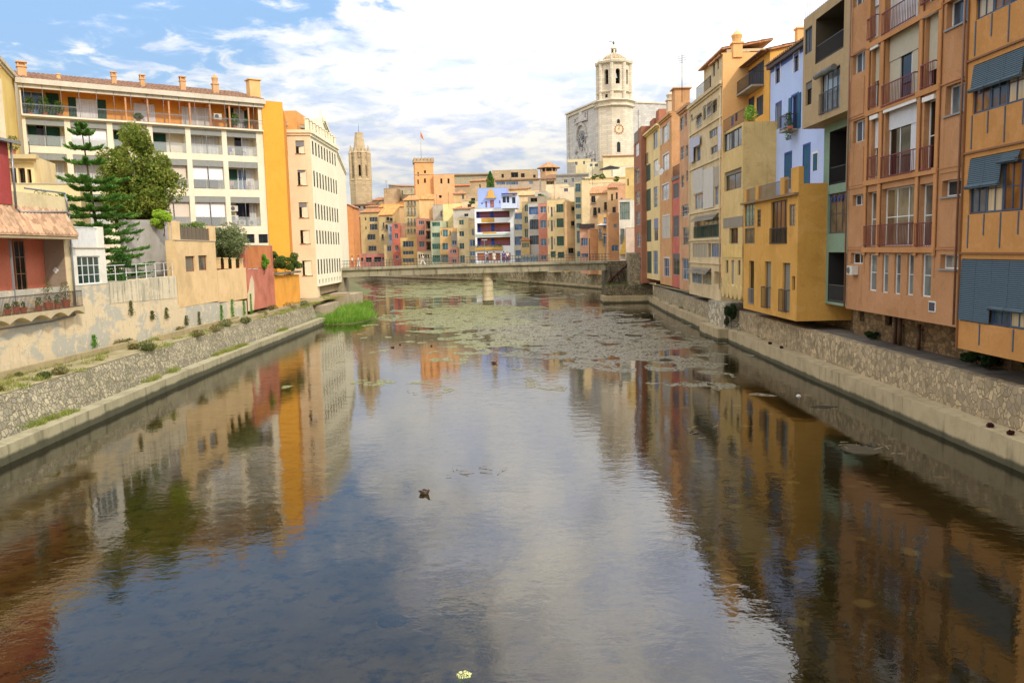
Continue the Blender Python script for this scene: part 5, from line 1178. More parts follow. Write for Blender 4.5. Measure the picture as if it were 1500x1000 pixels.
fh('thin pale blue strip of house with blue shutters', 569.5, 575, 329, (150, 170, 206), W_([(570.5, 574, 332, 340), (570.5, 574, 344, 352)], fB), off=-1, ang=-10)
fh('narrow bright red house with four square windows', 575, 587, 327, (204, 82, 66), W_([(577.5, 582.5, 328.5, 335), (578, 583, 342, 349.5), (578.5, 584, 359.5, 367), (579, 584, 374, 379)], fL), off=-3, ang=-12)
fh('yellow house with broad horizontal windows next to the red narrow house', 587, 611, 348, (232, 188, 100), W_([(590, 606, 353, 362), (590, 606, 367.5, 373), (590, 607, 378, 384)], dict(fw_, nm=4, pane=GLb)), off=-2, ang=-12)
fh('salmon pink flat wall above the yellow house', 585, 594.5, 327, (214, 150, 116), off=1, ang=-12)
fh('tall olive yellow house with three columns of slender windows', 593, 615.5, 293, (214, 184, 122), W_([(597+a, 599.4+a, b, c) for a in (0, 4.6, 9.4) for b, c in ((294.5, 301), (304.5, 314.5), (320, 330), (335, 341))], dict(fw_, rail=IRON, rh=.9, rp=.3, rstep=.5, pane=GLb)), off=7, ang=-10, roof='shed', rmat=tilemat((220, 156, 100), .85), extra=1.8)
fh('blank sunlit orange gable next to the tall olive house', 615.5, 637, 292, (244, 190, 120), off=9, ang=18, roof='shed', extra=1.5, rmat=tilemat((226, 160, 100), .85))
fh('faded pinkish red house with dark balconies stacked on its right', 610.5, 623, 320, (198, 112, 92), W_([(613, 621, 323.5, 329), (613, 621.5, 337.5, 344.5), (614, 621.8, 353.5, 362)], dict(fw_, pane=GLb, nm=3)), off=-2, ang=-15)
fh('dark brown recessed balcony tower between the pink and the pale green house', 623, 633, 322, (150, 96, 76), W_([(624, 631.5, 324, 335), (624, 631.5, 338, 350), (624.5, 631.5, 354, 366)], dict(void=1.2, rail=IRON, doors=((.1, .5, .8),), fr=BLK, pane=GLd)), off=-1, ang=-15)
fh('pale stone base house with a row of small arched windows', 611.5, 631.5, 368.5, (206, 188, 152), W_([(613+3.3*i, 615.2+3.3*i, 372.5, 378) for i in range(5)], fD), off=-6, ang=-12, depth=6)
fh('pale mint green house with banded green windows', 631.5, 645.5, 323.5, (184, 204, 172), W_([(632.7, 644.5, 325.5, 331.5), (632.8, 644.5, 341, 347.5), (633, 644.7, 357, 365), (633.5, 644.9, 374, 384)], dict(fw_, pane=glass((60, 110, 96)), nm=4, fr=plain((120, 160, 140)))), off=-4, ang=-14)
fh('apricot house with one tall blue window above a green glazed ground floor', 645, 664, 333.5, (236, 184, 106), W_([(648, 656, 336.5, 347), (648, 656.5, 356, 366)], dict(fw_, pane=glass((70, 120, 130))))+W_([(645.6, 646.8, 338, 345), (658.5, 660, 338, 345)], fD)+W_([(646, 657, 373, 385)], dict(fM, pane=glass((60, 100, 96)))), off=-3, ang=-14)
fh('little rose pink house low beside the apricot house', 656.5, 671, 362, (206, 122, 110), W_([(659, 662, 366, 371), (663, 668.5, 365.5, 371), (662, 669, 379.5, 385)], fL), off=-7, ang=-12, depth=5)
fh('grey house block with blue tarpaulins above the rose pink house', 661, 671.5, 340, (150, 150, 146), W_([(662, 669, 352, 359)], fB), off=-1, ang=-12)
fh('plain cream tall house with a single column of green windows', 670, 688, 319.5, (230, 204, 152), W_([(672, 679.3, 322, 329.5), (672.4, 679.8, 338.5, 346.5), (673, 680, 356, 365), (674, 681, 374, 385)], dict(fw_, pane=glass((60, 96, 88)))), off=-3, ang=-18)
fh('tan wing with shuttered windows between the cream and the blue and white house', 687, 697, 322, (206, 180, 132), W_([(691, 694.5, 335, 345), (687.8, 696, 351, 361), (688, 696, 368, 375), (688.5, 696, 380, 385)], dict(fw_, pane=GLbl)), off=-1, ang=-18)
# white and blue restaurant house
BW = plaster((236, 238, 240), .9, stain=.1, mott=.1); BRN = plaster((176, 108, 78), .85, stain=.1); BLUEp = plain((30, 62, 156), .85, .5)
fb = dict(fr=BLUEp, nm=6, rec=.5, pane=GLbl, ft=.35)
H = fh('striking white and cobalt blue house with brown recessed galleries on four floors', 696, 753, 305, BW, W_([(697.5, 746.5, 309.5, 319), (699, 747.5, 326.5, 340), (699, 747.5, 347.5, 360)], dict(void=1.6, doors=((0, .07, .95, fb), (.40, .5, .95, fb)), rail=BLUEp))+W_([(699, 711, 370.5, 382), (713, 722, 370.5, 382), (724, 733, 370.5, 382), (735, 748, 370.5, 382)], dict(fr=BLUEp, nm=1, nt=1, rec=.3, pane=BRN)), off=-3, ang=-6, inner=BRN, depth=8)
RH = H
for (y0, y1, x0, x1) in ((321, 326.5, 705, 724), (341, 343.5, 707, 727)): H.box('ochre_panel', x0, x1, y0-1.5, y1-1, -.05, -.003, plaster((222, 170, 80)))
H.box('planter', 696.5, 736, 362, 366, -.5, -.01, plaster((220, 166, 80)))
H.box('white_railing', 697, 747, 342, 345, -.25, -.01, plain((200, 214, 200)))
e = empty('planter_foliage', (H.root.location.x, H.root.location.y, H.root.location.z), H.fac.a, 'green trailing plants along the planter of the blue and white house', 'plants'); m = MB(); a, zt, b, zb = H.rect(697, 736, 359.5, 363)
for i in range(14): tuft(m, (a+(b-a)*(i+.5)/14, -.3, zb+.2), .4, .6, 45, .12)
m.build('foliage', LEAF1, e)
SKB = plaster((160, 178, 224), .88, stain=.1, mott=.1)
H = fh('pale blue house with scalloped ochre canopy set above the white and blue house', 701, 742, 275, SKB, W_([(711, 713.5, 295, 304), (718, 723.5, 293, 304), (731, 733, 294, 298), (705, 707, 297, 299.5)], dict(fr=BLUEp, nm=1, nt=1, rec=.2, pane=BRN)), off=2, ang=-6, yb=307)
a, zt, b, zb = H.rect(711, 727, 278, 290); m = MB(); r_ = (b-a)/2; m.prism([(a+r_+r_*.62*math.cos(t*math.pi/10), zb+.3+(zt-zb)*.95*math.sin(t*math.pi/10)) for t in range(11)], -.3, -.003); m.box(a, b, -1.1, -.003, zb-.05, zb+.25); m.build('canopy', plaster((226, 176, 92)), H.root)
H = fh('blue and white wing with open pergola at the right of the pale blue house', 735, 758, 286, plaster((206, 214, 232), .88), W_([(736, 741, 288, 297), (742, 746, 288, 297), (750, 755, 289, 298)], dict(fr=BLUEp, nm=2, rec=.5, pane=GLb)), off=1, ang=-6, yb=305)
a, zt, b, zb = H.rect(735, 758, 285, 287); m = MB(); m.box(a, b, -.8, .0, zt, zt+.3); m.build('pergola', BLUEp, H.root)
fh('grey blue glazed narrow house right of the white and blue one', 753, 767, 311, (196, 196, 186), W_([(753.6, 765, 312.5, 321), (753.8, 766, 328.5, 337), (754, 766, 346.5, 359), (755, 763, 366.5, 375), (755, 763, 378, 384)], dict(fM, pane=GLbl, fr=plain((120, 140, 190)))), off=-1, ang=-12)
fh('slim tan house with a dark balcony column', 765, 775, 296, (200, 178, 124), W_([(768.5, 773.5, 300, 310), (768.5, 773.5, 317, 327), (768.5, 773.5, 335, 348)], fG), off=2, ang=-14)
fh('low olive and apricot bay house with a tiled ledge', 763.5, 776, 352, (216, 178, 110), W_([(764.5, 775, 355.5, 363)], dict(fM, pane=glass((100, 110, 70)))), off=-6, ang=-12, depth=4, roof='shed', extra=.6)
fh('pale grey house with a blue framed top window and large glazing', 774, 790, 298, (190, 196, 196), W_([(774.8, 788.5, 303, 314)], dict(fM, fr=BLUEp, pane=GLbl))+W_([(776, 789, 321.5, 336), (776, 789.6, 345, 358)], dict(fM, pane=GLb, fr=plain((110, 120, 130)))), off=-1, ang=-14)
fh('blue glazed ground floor annex behind the bridge railing', 763.5, 790, 373.5, (150, 160, 166), W_([(765, 776, 376, 383), (777, 788.5, 376, 383)], dict(fM, pane=GLbl)), off=-8, ang=-12, depth=4)
fh('rose red house with four square blue windows', 789, 802.5, 298, (204, 112, 100), W_([(791, 800, 302.5, 312), (791.5, 800.2, 322.5, 334), (792, 800.5, 349.5, 360), (792, 801, 374, 381)], dict(fw_, pane=GLbl)), off=-2, ang=-16)
fh('dark iron roof terrace block above the grey and rose houses', 774, 800, 288, (150, 140, 120), W_([(777, 787, 290, 296)], fD), off=4, ang=-14)
CR = plaster((232, 204, 150), .9, stain=.25, mott=.2)
fh('cream house with slender slit windows and green glazed bays', 802, 829, 292, CR, W_([(802.6, 804, 303, 312), (803, 804.2, 323, 333), (803.4, 804.6, 349, 359), (806.5, 809.6, 303, 318), (806.8, 809.8, 322.5, 339), (807, 810, 346.5, 366), (811, 812.4, 303, 312), (811, 812.5, 323, 333), (811.5, 813, 349, 359)], dict(fw_, nm=1, pane=GLb))+W_([(814.8, 827, 299, 311), (815.4, 827.4, 320, 333), (815.6, 827.6, 346, 360), (817, 828, 369, 377.5), (806.5, 814, 368, 377)], dict(fM, nm=4, pane=glass((48, 84, 76)), fr=plain((96, 120, 96)))), off=-3, ang=-18, depth=6)
H = fh('warm beige side house with tiny iron balconies', 828, 843, 296, (226, 178, 118), W_([(837, 842, 303, 309), (836.5, 842, 324, 331), (832.5, 840.5, 363, 371)], dict(fD, rail=IRON, rp=.5, rstep=.4)), off=-1, ang=20)
GT = plaster((150, 164, 150), .88, stain=.2)
fh('tall blue grey glazed stair tower with cream bands', 842, 853.5, 266, (196, 190, 150), W_([(842.7, 852.7, 269, 281), (843.2, 852.7, 289, 297), (843.2, 852.7, 299, 305), (844, 852.9, 314, 321), (844.5, 852.9, 327, 334), (845, 852.5, 338, 356), (845.5, 852.5, 368, 376)], dict(fM, nm=4, pane=glass((74, 108, 116)), fr=plain((130, 150, 150)))), off=1, ang=-16)
fh('plain cream house side with a square of roof bushes', 853, 863.5, 264, (234, 208, 154), off=3, ang=14)
H = fh('pink house with a dark railed balcony across its front', 849.5, 864.5, 334, (224, 154, 126), W_([(851, 861, 348.5, 360), (852, 862, 371, 377)], dict(fM, nm=3, pane=GLbl)), off=-7, ang=-18, depth=6)
H.box('balcony_rail', 849, 872, 328, 334.5, -.5, -.44, plain((60, 46, 44)))
fh('apricot side wall and small veranda beside the pink house', 864, 877, 336, (220, 150, 98), off=-6, ang=22, depth=6)
fh('ochre house with a dark doorway, blue door and a parasol terrace', 876, 891, 313, (228, 172, 100), W_([(877.3, 881, 334.5, 349), (884, 889.5, 318.5, 334.5), (883.5, 889.8, 342, 357.5)], dict(fw_, pane=GLbl, rail=IRON, rp=.3, rstep=.4)), off=-5, ang=-14, depth=6)
fh('terracotta orange side wall with a tiny balcony and service boxes', 891, 908, 312, (222, 148, 94), W_([(896, 906, 359, 368), (899, 904, 328, 334)], fB), off=-5, ang=20, depth=6)
H = fh('glass fronted house with a white band and a sloping yellow buttress', 907, 924, 292, (232, 228, 214), W_([(907.6, 922.5, 296, 322), (908.6, 914.6, 335, 358)], dict(fM, nm=5, nt=1, pane=glass((120, 134, 120)), fr=plain((150, 156, 140)))), off=-7, ang=-16, depth=5, yb=380)
a, zt, b, zb = H.rect(908, 928, 333, 372); m = MB(); m.prism([(a, zb), (b, zb), (b, zt), (a+1.2, zt-1)], -.9, -.01); m.build('buttress', plaster((240, 196, 96)), H.root)
fh('yellow house top with old railings behind the glass fronted house', 916.5, 932, 246, (230, 190, 104), W_([(919, 921, 262, 272)], fD), off=3, ang=-10)
fh('pale pink blank wall above the stone bridge abutment', 917, 935, 334, (232, 200, 178), off=-9, ang=-6, depth=4, yb=378)
fh('small brown and grey house with ground floor garage doors under the terraces', 862, 878, 372, (190, 120, 90), off=-9, ang=-10, depth=3) if False else None

# ================================================================ HILLSIDE BUILDINGS
def hh(label, x0, x1, yt, D, col, ops=(), ang=-5, depth=8, k=.88, name='hillside_house', cat='house', **kw):
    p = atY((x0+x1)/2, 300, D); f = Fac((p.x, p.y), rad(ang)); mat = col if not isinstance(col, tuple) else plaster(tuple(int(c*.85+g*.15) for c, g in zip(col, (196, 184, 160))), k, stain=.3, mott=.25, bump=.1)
    ym = (yt+330)/2
    return House(name, label, f, (x0, ym), (x1, ym), ((x0+x1)/2, yt), 'hill', depth, mat, ops=list(ops), cat=cat, **kw)
STN = ashlar((206, 178, 138), .88); STO = ashlar((190, 178, 146), .88); STG = ashlar((176, 170, 158), .88)
fD2 = dict(fr=plain((110, 90, 70)), nm=1, rec=.5, ft=.1, pane=GLd)
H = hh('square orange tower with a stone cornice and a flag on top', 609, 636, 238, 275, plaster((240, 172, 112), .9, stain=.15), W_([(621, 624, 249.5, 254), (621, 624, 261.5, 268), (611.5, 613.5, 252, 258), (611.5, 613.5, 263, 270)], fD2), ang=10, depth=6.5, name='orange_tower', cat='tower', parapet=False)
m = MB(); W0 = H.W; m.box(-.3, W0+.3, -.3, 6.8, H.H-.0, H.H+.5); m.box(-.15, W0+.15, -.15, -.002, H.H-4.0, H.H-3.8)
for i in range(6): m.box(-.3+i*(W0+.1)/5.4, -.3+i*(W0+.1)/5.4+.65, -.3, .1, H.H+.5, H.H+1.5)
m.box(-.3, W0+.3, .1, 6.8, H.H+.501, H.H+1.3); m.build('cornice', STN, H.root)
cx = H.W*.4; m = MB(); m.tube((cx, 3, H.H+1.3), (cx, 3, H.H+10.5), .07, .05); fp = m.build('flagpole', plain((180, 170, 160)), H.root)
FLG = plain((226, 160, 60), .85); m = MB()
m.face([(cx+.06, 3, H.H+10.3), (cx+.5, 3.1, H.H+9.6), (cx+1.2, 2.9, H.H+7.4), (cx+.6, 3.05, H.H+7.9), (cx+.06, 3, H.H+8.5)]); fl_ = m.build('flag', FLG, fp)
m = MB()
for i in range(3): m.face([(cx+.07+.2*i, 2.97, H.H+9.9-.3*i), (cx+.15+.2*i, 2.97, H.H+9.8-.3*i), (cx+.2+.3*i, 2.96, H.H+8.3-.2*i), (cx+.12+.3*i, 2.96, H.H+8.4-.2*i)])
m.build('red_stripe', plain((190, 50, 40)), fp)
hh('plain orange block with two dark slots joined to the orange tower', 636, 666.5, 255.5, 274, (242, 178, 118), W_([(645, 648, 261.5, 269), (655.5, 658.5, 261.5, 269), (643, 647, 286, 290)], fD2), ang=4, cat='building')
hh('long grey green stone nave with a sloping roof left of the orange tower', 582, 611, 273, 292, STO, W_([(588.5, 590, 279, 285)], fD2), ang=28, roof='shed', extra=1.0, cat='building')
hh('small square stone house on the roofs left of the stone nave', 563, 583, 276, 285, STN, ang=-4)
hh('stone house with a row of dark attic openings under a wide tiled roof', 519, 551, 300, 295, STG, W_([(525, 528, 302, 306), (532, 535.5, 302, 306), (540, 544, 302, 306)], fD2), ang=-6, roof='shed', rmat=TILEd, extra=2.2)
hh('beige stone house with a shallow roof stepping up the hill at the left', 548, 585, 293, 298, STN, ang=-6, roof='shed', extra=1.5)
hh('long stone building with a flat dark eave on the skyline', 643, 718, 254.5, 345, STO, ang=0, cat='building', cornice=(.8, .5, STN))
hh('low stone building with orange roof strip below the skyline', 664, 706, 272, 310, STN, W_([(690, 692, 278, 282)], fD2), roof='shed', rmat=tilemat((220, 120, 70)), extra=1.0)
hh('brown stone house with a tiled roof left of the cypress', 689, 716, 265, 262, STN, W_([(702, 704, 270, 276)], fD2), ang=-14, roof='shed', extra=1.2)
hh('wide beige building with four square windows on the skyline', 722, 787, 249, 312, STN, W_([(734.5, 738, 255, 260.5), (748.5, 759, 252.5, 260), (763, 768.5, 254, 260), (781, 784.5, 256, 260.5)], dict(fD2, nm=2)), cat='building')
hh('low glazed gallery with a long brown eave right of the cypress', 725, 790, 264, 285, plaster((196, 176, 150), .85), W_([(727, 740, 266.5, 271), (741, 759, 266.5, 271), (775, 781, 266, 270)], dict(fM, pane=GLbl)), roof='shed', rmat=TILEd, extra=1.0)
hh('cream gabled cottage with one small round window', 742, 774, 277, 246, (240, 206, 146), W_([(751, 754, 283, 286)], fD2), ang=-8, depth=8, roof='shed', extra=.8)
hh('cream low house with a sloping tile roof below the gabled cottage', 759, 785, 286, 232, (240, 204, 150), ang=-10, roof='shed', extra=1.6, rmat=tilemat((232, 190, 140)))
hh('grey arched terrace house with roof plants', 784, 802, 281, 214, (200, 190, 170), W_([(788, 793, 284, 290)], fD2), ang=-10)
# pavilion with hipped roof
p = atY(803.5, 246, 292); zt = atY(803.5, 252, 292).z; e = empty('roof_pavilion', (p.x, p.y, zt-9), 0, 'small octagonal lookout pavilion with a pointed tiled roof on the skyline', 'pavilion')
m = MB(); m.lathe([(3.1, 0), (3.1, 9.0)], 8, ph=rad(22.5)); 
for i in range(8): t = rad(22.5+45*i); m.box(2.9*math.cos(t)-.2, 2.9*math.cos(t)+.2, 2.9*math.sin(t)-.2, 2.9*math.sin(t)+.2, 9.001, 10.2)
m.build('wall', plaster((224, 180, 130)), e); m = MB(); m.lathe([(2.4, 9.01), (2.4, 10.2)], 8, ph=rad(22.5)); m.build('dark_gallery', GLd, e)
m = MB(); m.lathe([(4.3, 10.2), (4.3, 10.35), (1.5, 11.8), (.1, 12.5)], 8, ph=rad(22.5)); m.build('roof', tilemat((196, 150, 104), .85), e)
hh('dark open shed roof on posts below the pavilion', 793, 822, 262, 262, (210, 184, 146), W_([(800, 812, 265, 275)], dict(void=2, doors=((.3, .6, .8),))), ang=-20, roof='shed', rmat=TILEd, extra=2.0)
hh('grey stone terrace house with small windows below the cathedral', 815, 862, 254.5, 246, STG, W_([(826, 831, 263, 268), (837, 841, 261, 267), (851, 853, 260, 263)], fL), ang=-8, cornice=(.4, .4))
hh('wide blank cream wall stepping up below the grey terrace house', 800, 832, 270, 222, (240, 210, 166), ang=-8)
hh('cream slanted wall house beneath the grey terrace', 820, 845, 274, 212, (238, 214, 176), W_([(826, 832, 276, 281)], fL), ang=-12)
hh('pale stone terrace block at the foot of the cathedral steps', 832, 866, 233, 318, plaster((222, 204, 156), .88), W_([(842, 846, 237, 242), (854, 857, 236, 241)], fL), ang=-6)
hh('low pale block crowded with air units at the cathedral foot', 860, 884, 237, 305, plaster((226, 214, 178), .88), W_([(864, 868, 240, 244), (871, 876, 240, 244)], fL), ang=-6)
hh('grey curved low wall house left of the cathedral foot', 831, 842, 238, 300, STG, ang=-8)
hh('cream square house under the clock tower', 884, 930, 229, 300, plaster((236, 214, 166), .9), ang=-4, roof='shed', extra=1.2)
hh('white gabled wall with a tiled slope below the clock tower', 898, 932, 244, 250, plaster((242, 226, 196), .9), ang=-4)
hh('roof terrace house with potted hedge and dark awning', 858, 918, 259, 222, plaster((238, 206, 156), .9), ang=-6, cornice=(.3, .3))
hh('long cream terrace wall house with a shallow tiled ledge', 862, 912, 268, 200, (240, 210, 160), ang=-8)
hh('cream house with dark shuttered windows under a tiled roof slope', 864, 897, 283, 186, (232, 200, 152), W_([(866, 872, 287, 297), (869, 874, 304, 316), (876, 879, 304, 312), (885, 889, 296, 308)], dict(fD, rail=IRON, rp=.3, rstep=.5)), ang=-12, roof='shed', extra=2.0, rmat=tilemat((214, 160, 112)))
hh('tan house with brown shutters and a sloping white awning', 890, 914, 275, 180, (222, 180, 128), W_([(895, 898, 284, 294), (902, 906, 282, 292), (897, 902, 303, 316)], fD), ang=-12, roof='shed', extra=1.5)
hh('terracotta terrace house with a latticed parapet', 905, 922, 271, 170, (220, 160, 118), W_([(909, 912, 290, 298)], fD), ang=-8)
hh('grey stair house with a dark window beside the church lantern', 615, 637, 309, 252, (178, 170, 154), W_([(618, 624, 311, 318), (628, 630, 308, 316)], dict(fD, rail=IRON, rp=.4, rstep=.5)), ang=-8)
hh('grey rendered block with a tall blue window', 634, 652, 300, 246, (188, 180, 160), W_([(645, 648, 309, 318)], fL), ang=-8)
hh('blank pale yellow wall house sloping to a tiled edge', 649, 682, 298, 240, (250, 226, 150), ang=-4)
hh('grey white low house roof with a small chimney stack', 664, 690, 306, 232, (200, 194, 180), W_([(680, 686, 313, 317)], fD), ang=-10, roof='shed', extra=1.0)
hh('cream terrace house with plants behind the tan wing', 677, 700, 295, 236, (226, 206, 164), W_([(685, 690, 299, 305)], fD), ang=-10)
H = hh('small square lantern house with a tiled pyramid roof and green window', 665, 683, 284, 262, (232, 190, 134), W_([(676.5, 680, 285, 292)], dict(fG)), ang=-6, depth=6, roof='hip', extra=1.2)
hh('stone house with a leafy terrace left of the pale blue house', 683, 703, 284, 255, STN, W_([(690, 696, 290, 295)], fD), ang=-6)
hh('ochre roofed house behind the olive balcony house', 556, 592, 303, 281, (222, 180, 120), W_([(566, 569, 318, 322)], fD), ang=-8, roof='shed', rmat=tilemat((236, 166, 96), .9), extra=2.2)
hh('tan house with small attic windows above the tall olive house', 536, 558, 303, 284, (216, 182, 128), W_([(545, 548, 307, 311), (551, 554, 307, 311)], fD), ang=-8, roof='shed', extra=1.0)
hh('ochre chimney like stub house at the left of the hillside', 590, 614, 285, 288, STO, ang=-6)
# rooftop details: aerials and chimneys across the far roofs
ant = None
for i, (x, y, D, lb) in enumerate(((561, 302, 280, 'thin television aerial above the ochre roofed house'), (603, 290, 250, 'thin television aerial above the tall olive house'), (640, 298, 245, 'thin television aerial above the grey rendered block'), (657, 296, 238, 'thin television aerial above the pale yellow wall'), (748, 274, 244, 'television aerial near the gabled cottage'), (812, 289, 180, 'television aerial above the slit window house'), (868, 262, 198, 'television aerial above the cream terrace wall'), (935, 188, 128, 'television aerial on the brown narrow house'), (999, 128, 88, 'tall bare aerial on the orange tan house'), (566, 276, 284, 'television aerial on the square stone house'))):
    p = atY(x, y, D); m = MB(); h = 2.8 if i != 8 else 3.4
    m.tube((0, 0, -1.5), (0, 0, h), .035, n=5)
    for k in range(4): m.box(-.5, .5, -.012, .012, h-.25-k*.22, h-.22-k*.22)
    o = m.build('roof_aerial', IRON); o.location = p; o.rotation_euler = (0, 0, i*.7); tag(o, lb, 'aerial', 'aerials on the roofs')

# ================================================================ CATHEDRAL
CS = ashlar((232, 218, 192), .95, 1.8, .8); CSG = ashlar((214, 208, 198), .95, 1.8, .8)
D0 = 330.0; pc_ = atY(900, 200, D0); tx = pc_.x
cz = lambda y, x=900: atY(x, y, D0).z
cath = empty('cathedral', (tx, D0, 20.0), 0, 'huge pale stone cathedral with octagonal bell tower, dome and rose window facade', 'cathedral')
Z = lambda y: cz(y)-20.0
s1 = D0/1200
m = MB(); R1 = 26.5*s1; R2 = 23.0*s1; ph = rad(22.5+8)
m.lathe([(R1, 0), (R1, Z(160))], 8, ph=ph); m.build('tower_base', CS, cath)
m = MB(); m.lathe([(R1+.2, Z(160)), (R1+1.0, Z(158.5)), (R1+.3, Z(157)), (R1+.3, Z(153)), (R1+1.3, Z(151)), (R1+1.2, Z(149.5)), (R2+.3, Z(148.6))], 8, ph=ph); m.build('cornice', CS, cath)
def octwin(R, z0, z1, w_, name, mat, faces=range(8), arch=True, depth=.35, zoff=0):
    ap = R*math.cos(rad(22.5)); out = []
    for i in faces:
        t = ph+rad(22.5+45*i); m = MB(); poly = [(-w_/2, 0), (w_/2, 0), (w_/2, z1-z0-w_/2)]
        if arch: poly += [(w_/2*math.cos(a*math.pi/8), z1-z0-w_/2+w_/2*math.sin(a*math.pi/8)) for a in range(1, 8)]
        poly += [(-w_/2, z1-z0-w_/2)]
        m.prism(poly, -.03, depth); o = m.build(name, mat, cath); o.location = (ap*math.cos(t), ap*math.sin(t), z0+zoff); o.rotation_euler = (0, 0, t+rad(90)+math.pi*0); out.append(o)
    return out
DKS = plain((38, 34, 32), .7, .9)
# bell storey with real openings
za, zb_ = Z(148.6), Z(94); zo, zc_ = Z(127), Z(105)
m = MB(); side = 2*R2*math.sin(rad(22.5)); ap = R2*math.cos(rad(22.5))
wd2 = side*.36
def octwall(mb, R, z0, z1, ow, o0, o1, th):
    sd_ = 2*R*math.sin(rad(22.5)); a_p = R*math.cos(rad(22.5))
    for i in range(8):
        t = ph+rad(22.5+45*i); rm = Matrix.Rotation(t+rad(90), 3, 'Z'); c = Vector((a_p*math.cos(t), a_p*math.sin(t), 0))
        def T(x, y, z): v = rm @ Vector((x, y, 0)); return (c.x+v.x, c.y+v.y, z)
        h = sd_/2; o = ow/2; pts = [(o*math.cos(a*math.pi/8), o1-o+o*math.sin(a*math.pi/8)) for a in range(9)]
        mb.face([T(-h, 0, z0), T(h, 0, z0), T(h, 0, o0), T(-h, 0, o0)]); mb.face([T(-h, 0, o0), T(-o, 0, o0), T(-o, 0, z1), T(-h, 0, z1)]); mb.face([T(o, 0, o0), T(h, 0, o0), T(h, 0, z1), T(o, 0, z1)])
        top = [(x, z) for x, z in pts]
        for (xa, z_a), (xb, z_b) in zip(top[:-1], top[1:]): mb.face([T(xb, 0, z_b), T(xa, 0, z_a), T(xa, 0, z1), T(xb, 0, z1)]); mb.face([T(xa, 0, z_a), T(xb, 0, z_b), T(xb, th, z_b), T(xa, th, z_a)])
        mb.face([T(-o, 0, o0), T(o, 0, o0), T(o, th, o0), T(-o, th, o0)]); mb.face([T(-o, 0, o0), T(-o, th, o0), T(-o, th, o1-o), T(-o, 0, o1-o)]); mb.face([T(o, 0, o0), T(o, 0, o1-o), T(o, th, o1-o), T(o, th, o0)])
octwall(m, R2, za, zb_, wd2, zo, zc_, 1.3); m.build('bell_storey', CS, cath)
m = MB(); m.lathe([(R2*.8, za), (R2*.8, zb_)], 8, ph=ph)
m2 = MB(); m2.lathe([(1.2, zo+2.2), (1.1, zo+2.6), (.6, zo+4.2), (.2, zo+4.6)], 12, 0, -R2*.62); m2.build('bell', plain((90, 96, 90), .8, .4, .6), cath)
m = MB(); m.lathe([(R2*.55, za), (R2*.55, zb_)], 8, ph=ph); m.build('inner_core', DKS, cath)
m = MB()
for i in range(8): t = ph+rad(45*i); m.lathe([(.75, za), (.75, zb_)], 8, (R2+.05)*math.cos(t), (R2+.05)*math.sin(t))
m.build('corner_pilaster', CS, cath)
m = MB(); m.lathe([(R2+.2, Z(139)), (R2+.9, Z(137.5)), (R2+.9, Z(136.5)), (R2+.1, Z(135.4))], 8, ph=ph); m.build('string_course', CS, cath)
m = MB(); m.lathe([(R2+.2, Z(97.5)), (R2+1.0, Z(96)), (R2+1.2, Z(93.2)), (R2+.9, Z(92)), (R2*.8, Z(91.9))], 8, ph=ph)
for i in range(8): t = ph+rad(45*i); m.lathe([(.45, Z(92)), (.5, Z(90.5)), (.15, Z(88.5))], 6, (R2+.6)*math.cos(t), (R2+.6)*math.sin(t))
m.build('cornice', CS, cath)
m = MB(); Rd = 15.5*s1; zd = Z(91.9); prof = [(Rd*1.05, zd), (Rd*1.05, zd+.6)]+[(Rd*math.cos(a), zd+.6+(Z(79.5)-zd-.6)*math.sin(a)) for a in [rad(q) for q in range(0, 80, 12)]]+[(1.2, Z(79))]
m.lathe(prof, 16, smooth=False); dm = m.build('dome', ashlar((200, 178, 140), .85), cath)
m = MB(); 
for i in range(16):
    t = 2*math.pi*i/16
    for a in range(0, 72, 12): m.tube((Rd*1.02*math.cos(rad(a))*math.cos(t), Rd*1.02*math.cos(rad(a))*math.sin(t), zd+.65+(Z(79.5)-zd-.6)*math.sin(rad(a))), (Rd*1.02*math.cos(rad(a+12))*math.cos(t), Rd*1.02*math.cos(rad(a+12))*math.sin(t), zd+.65+(Z(79.5)-zd-.6)*math.sin(rad(a+12))), .12, n=5)
m.build('dome_rib', CS, dm)
m = MB(); rl = 3.7*s1; m.lathe([(rl, Z(79.6)), (rl, Z(72.5)), (rl*1.3, Z(72)), (rl*1.25, Z(71.2)), (rl*.9, Z(69)), (rl*.35, Z(67.2)), (.25, Z(66.5))], 8, smooth=False); ln = m.build('lantern', CS, cath)
for i in range(4): m = MB(); t = rad(45+90*i+10); m.box(rl*.93*math.cos(t)-.25, rl*.93*math.cos(t)+.25, rl*.93*math.sin(t)-.25, rl*.93*math.sin(t)+.25, Z(77.5), Z(73.5)); m.build('lantern_opening', DKS, ln)
m = MB(); m.tube((0, 0, Z(66.8)), (0, 0, Z(64.8)), .15, n=6); m.lathe([(.25, Z(64.8)), (.5, Z(63.8)), (.4, Z(62.3)), (.18, Z(61.6)), (.28, Z(61.2)), (.1, Z(60.4))], 8); m.tube((0, 0, Z(62.5)), (-1.2, 0, Z(60.6)), .12, n=5); m.box(-1.9, -1.15, -.05, .05, Z(61.3), Z(60.2)); m.build('angel_statue', plain((110, 104, 92)), ln)
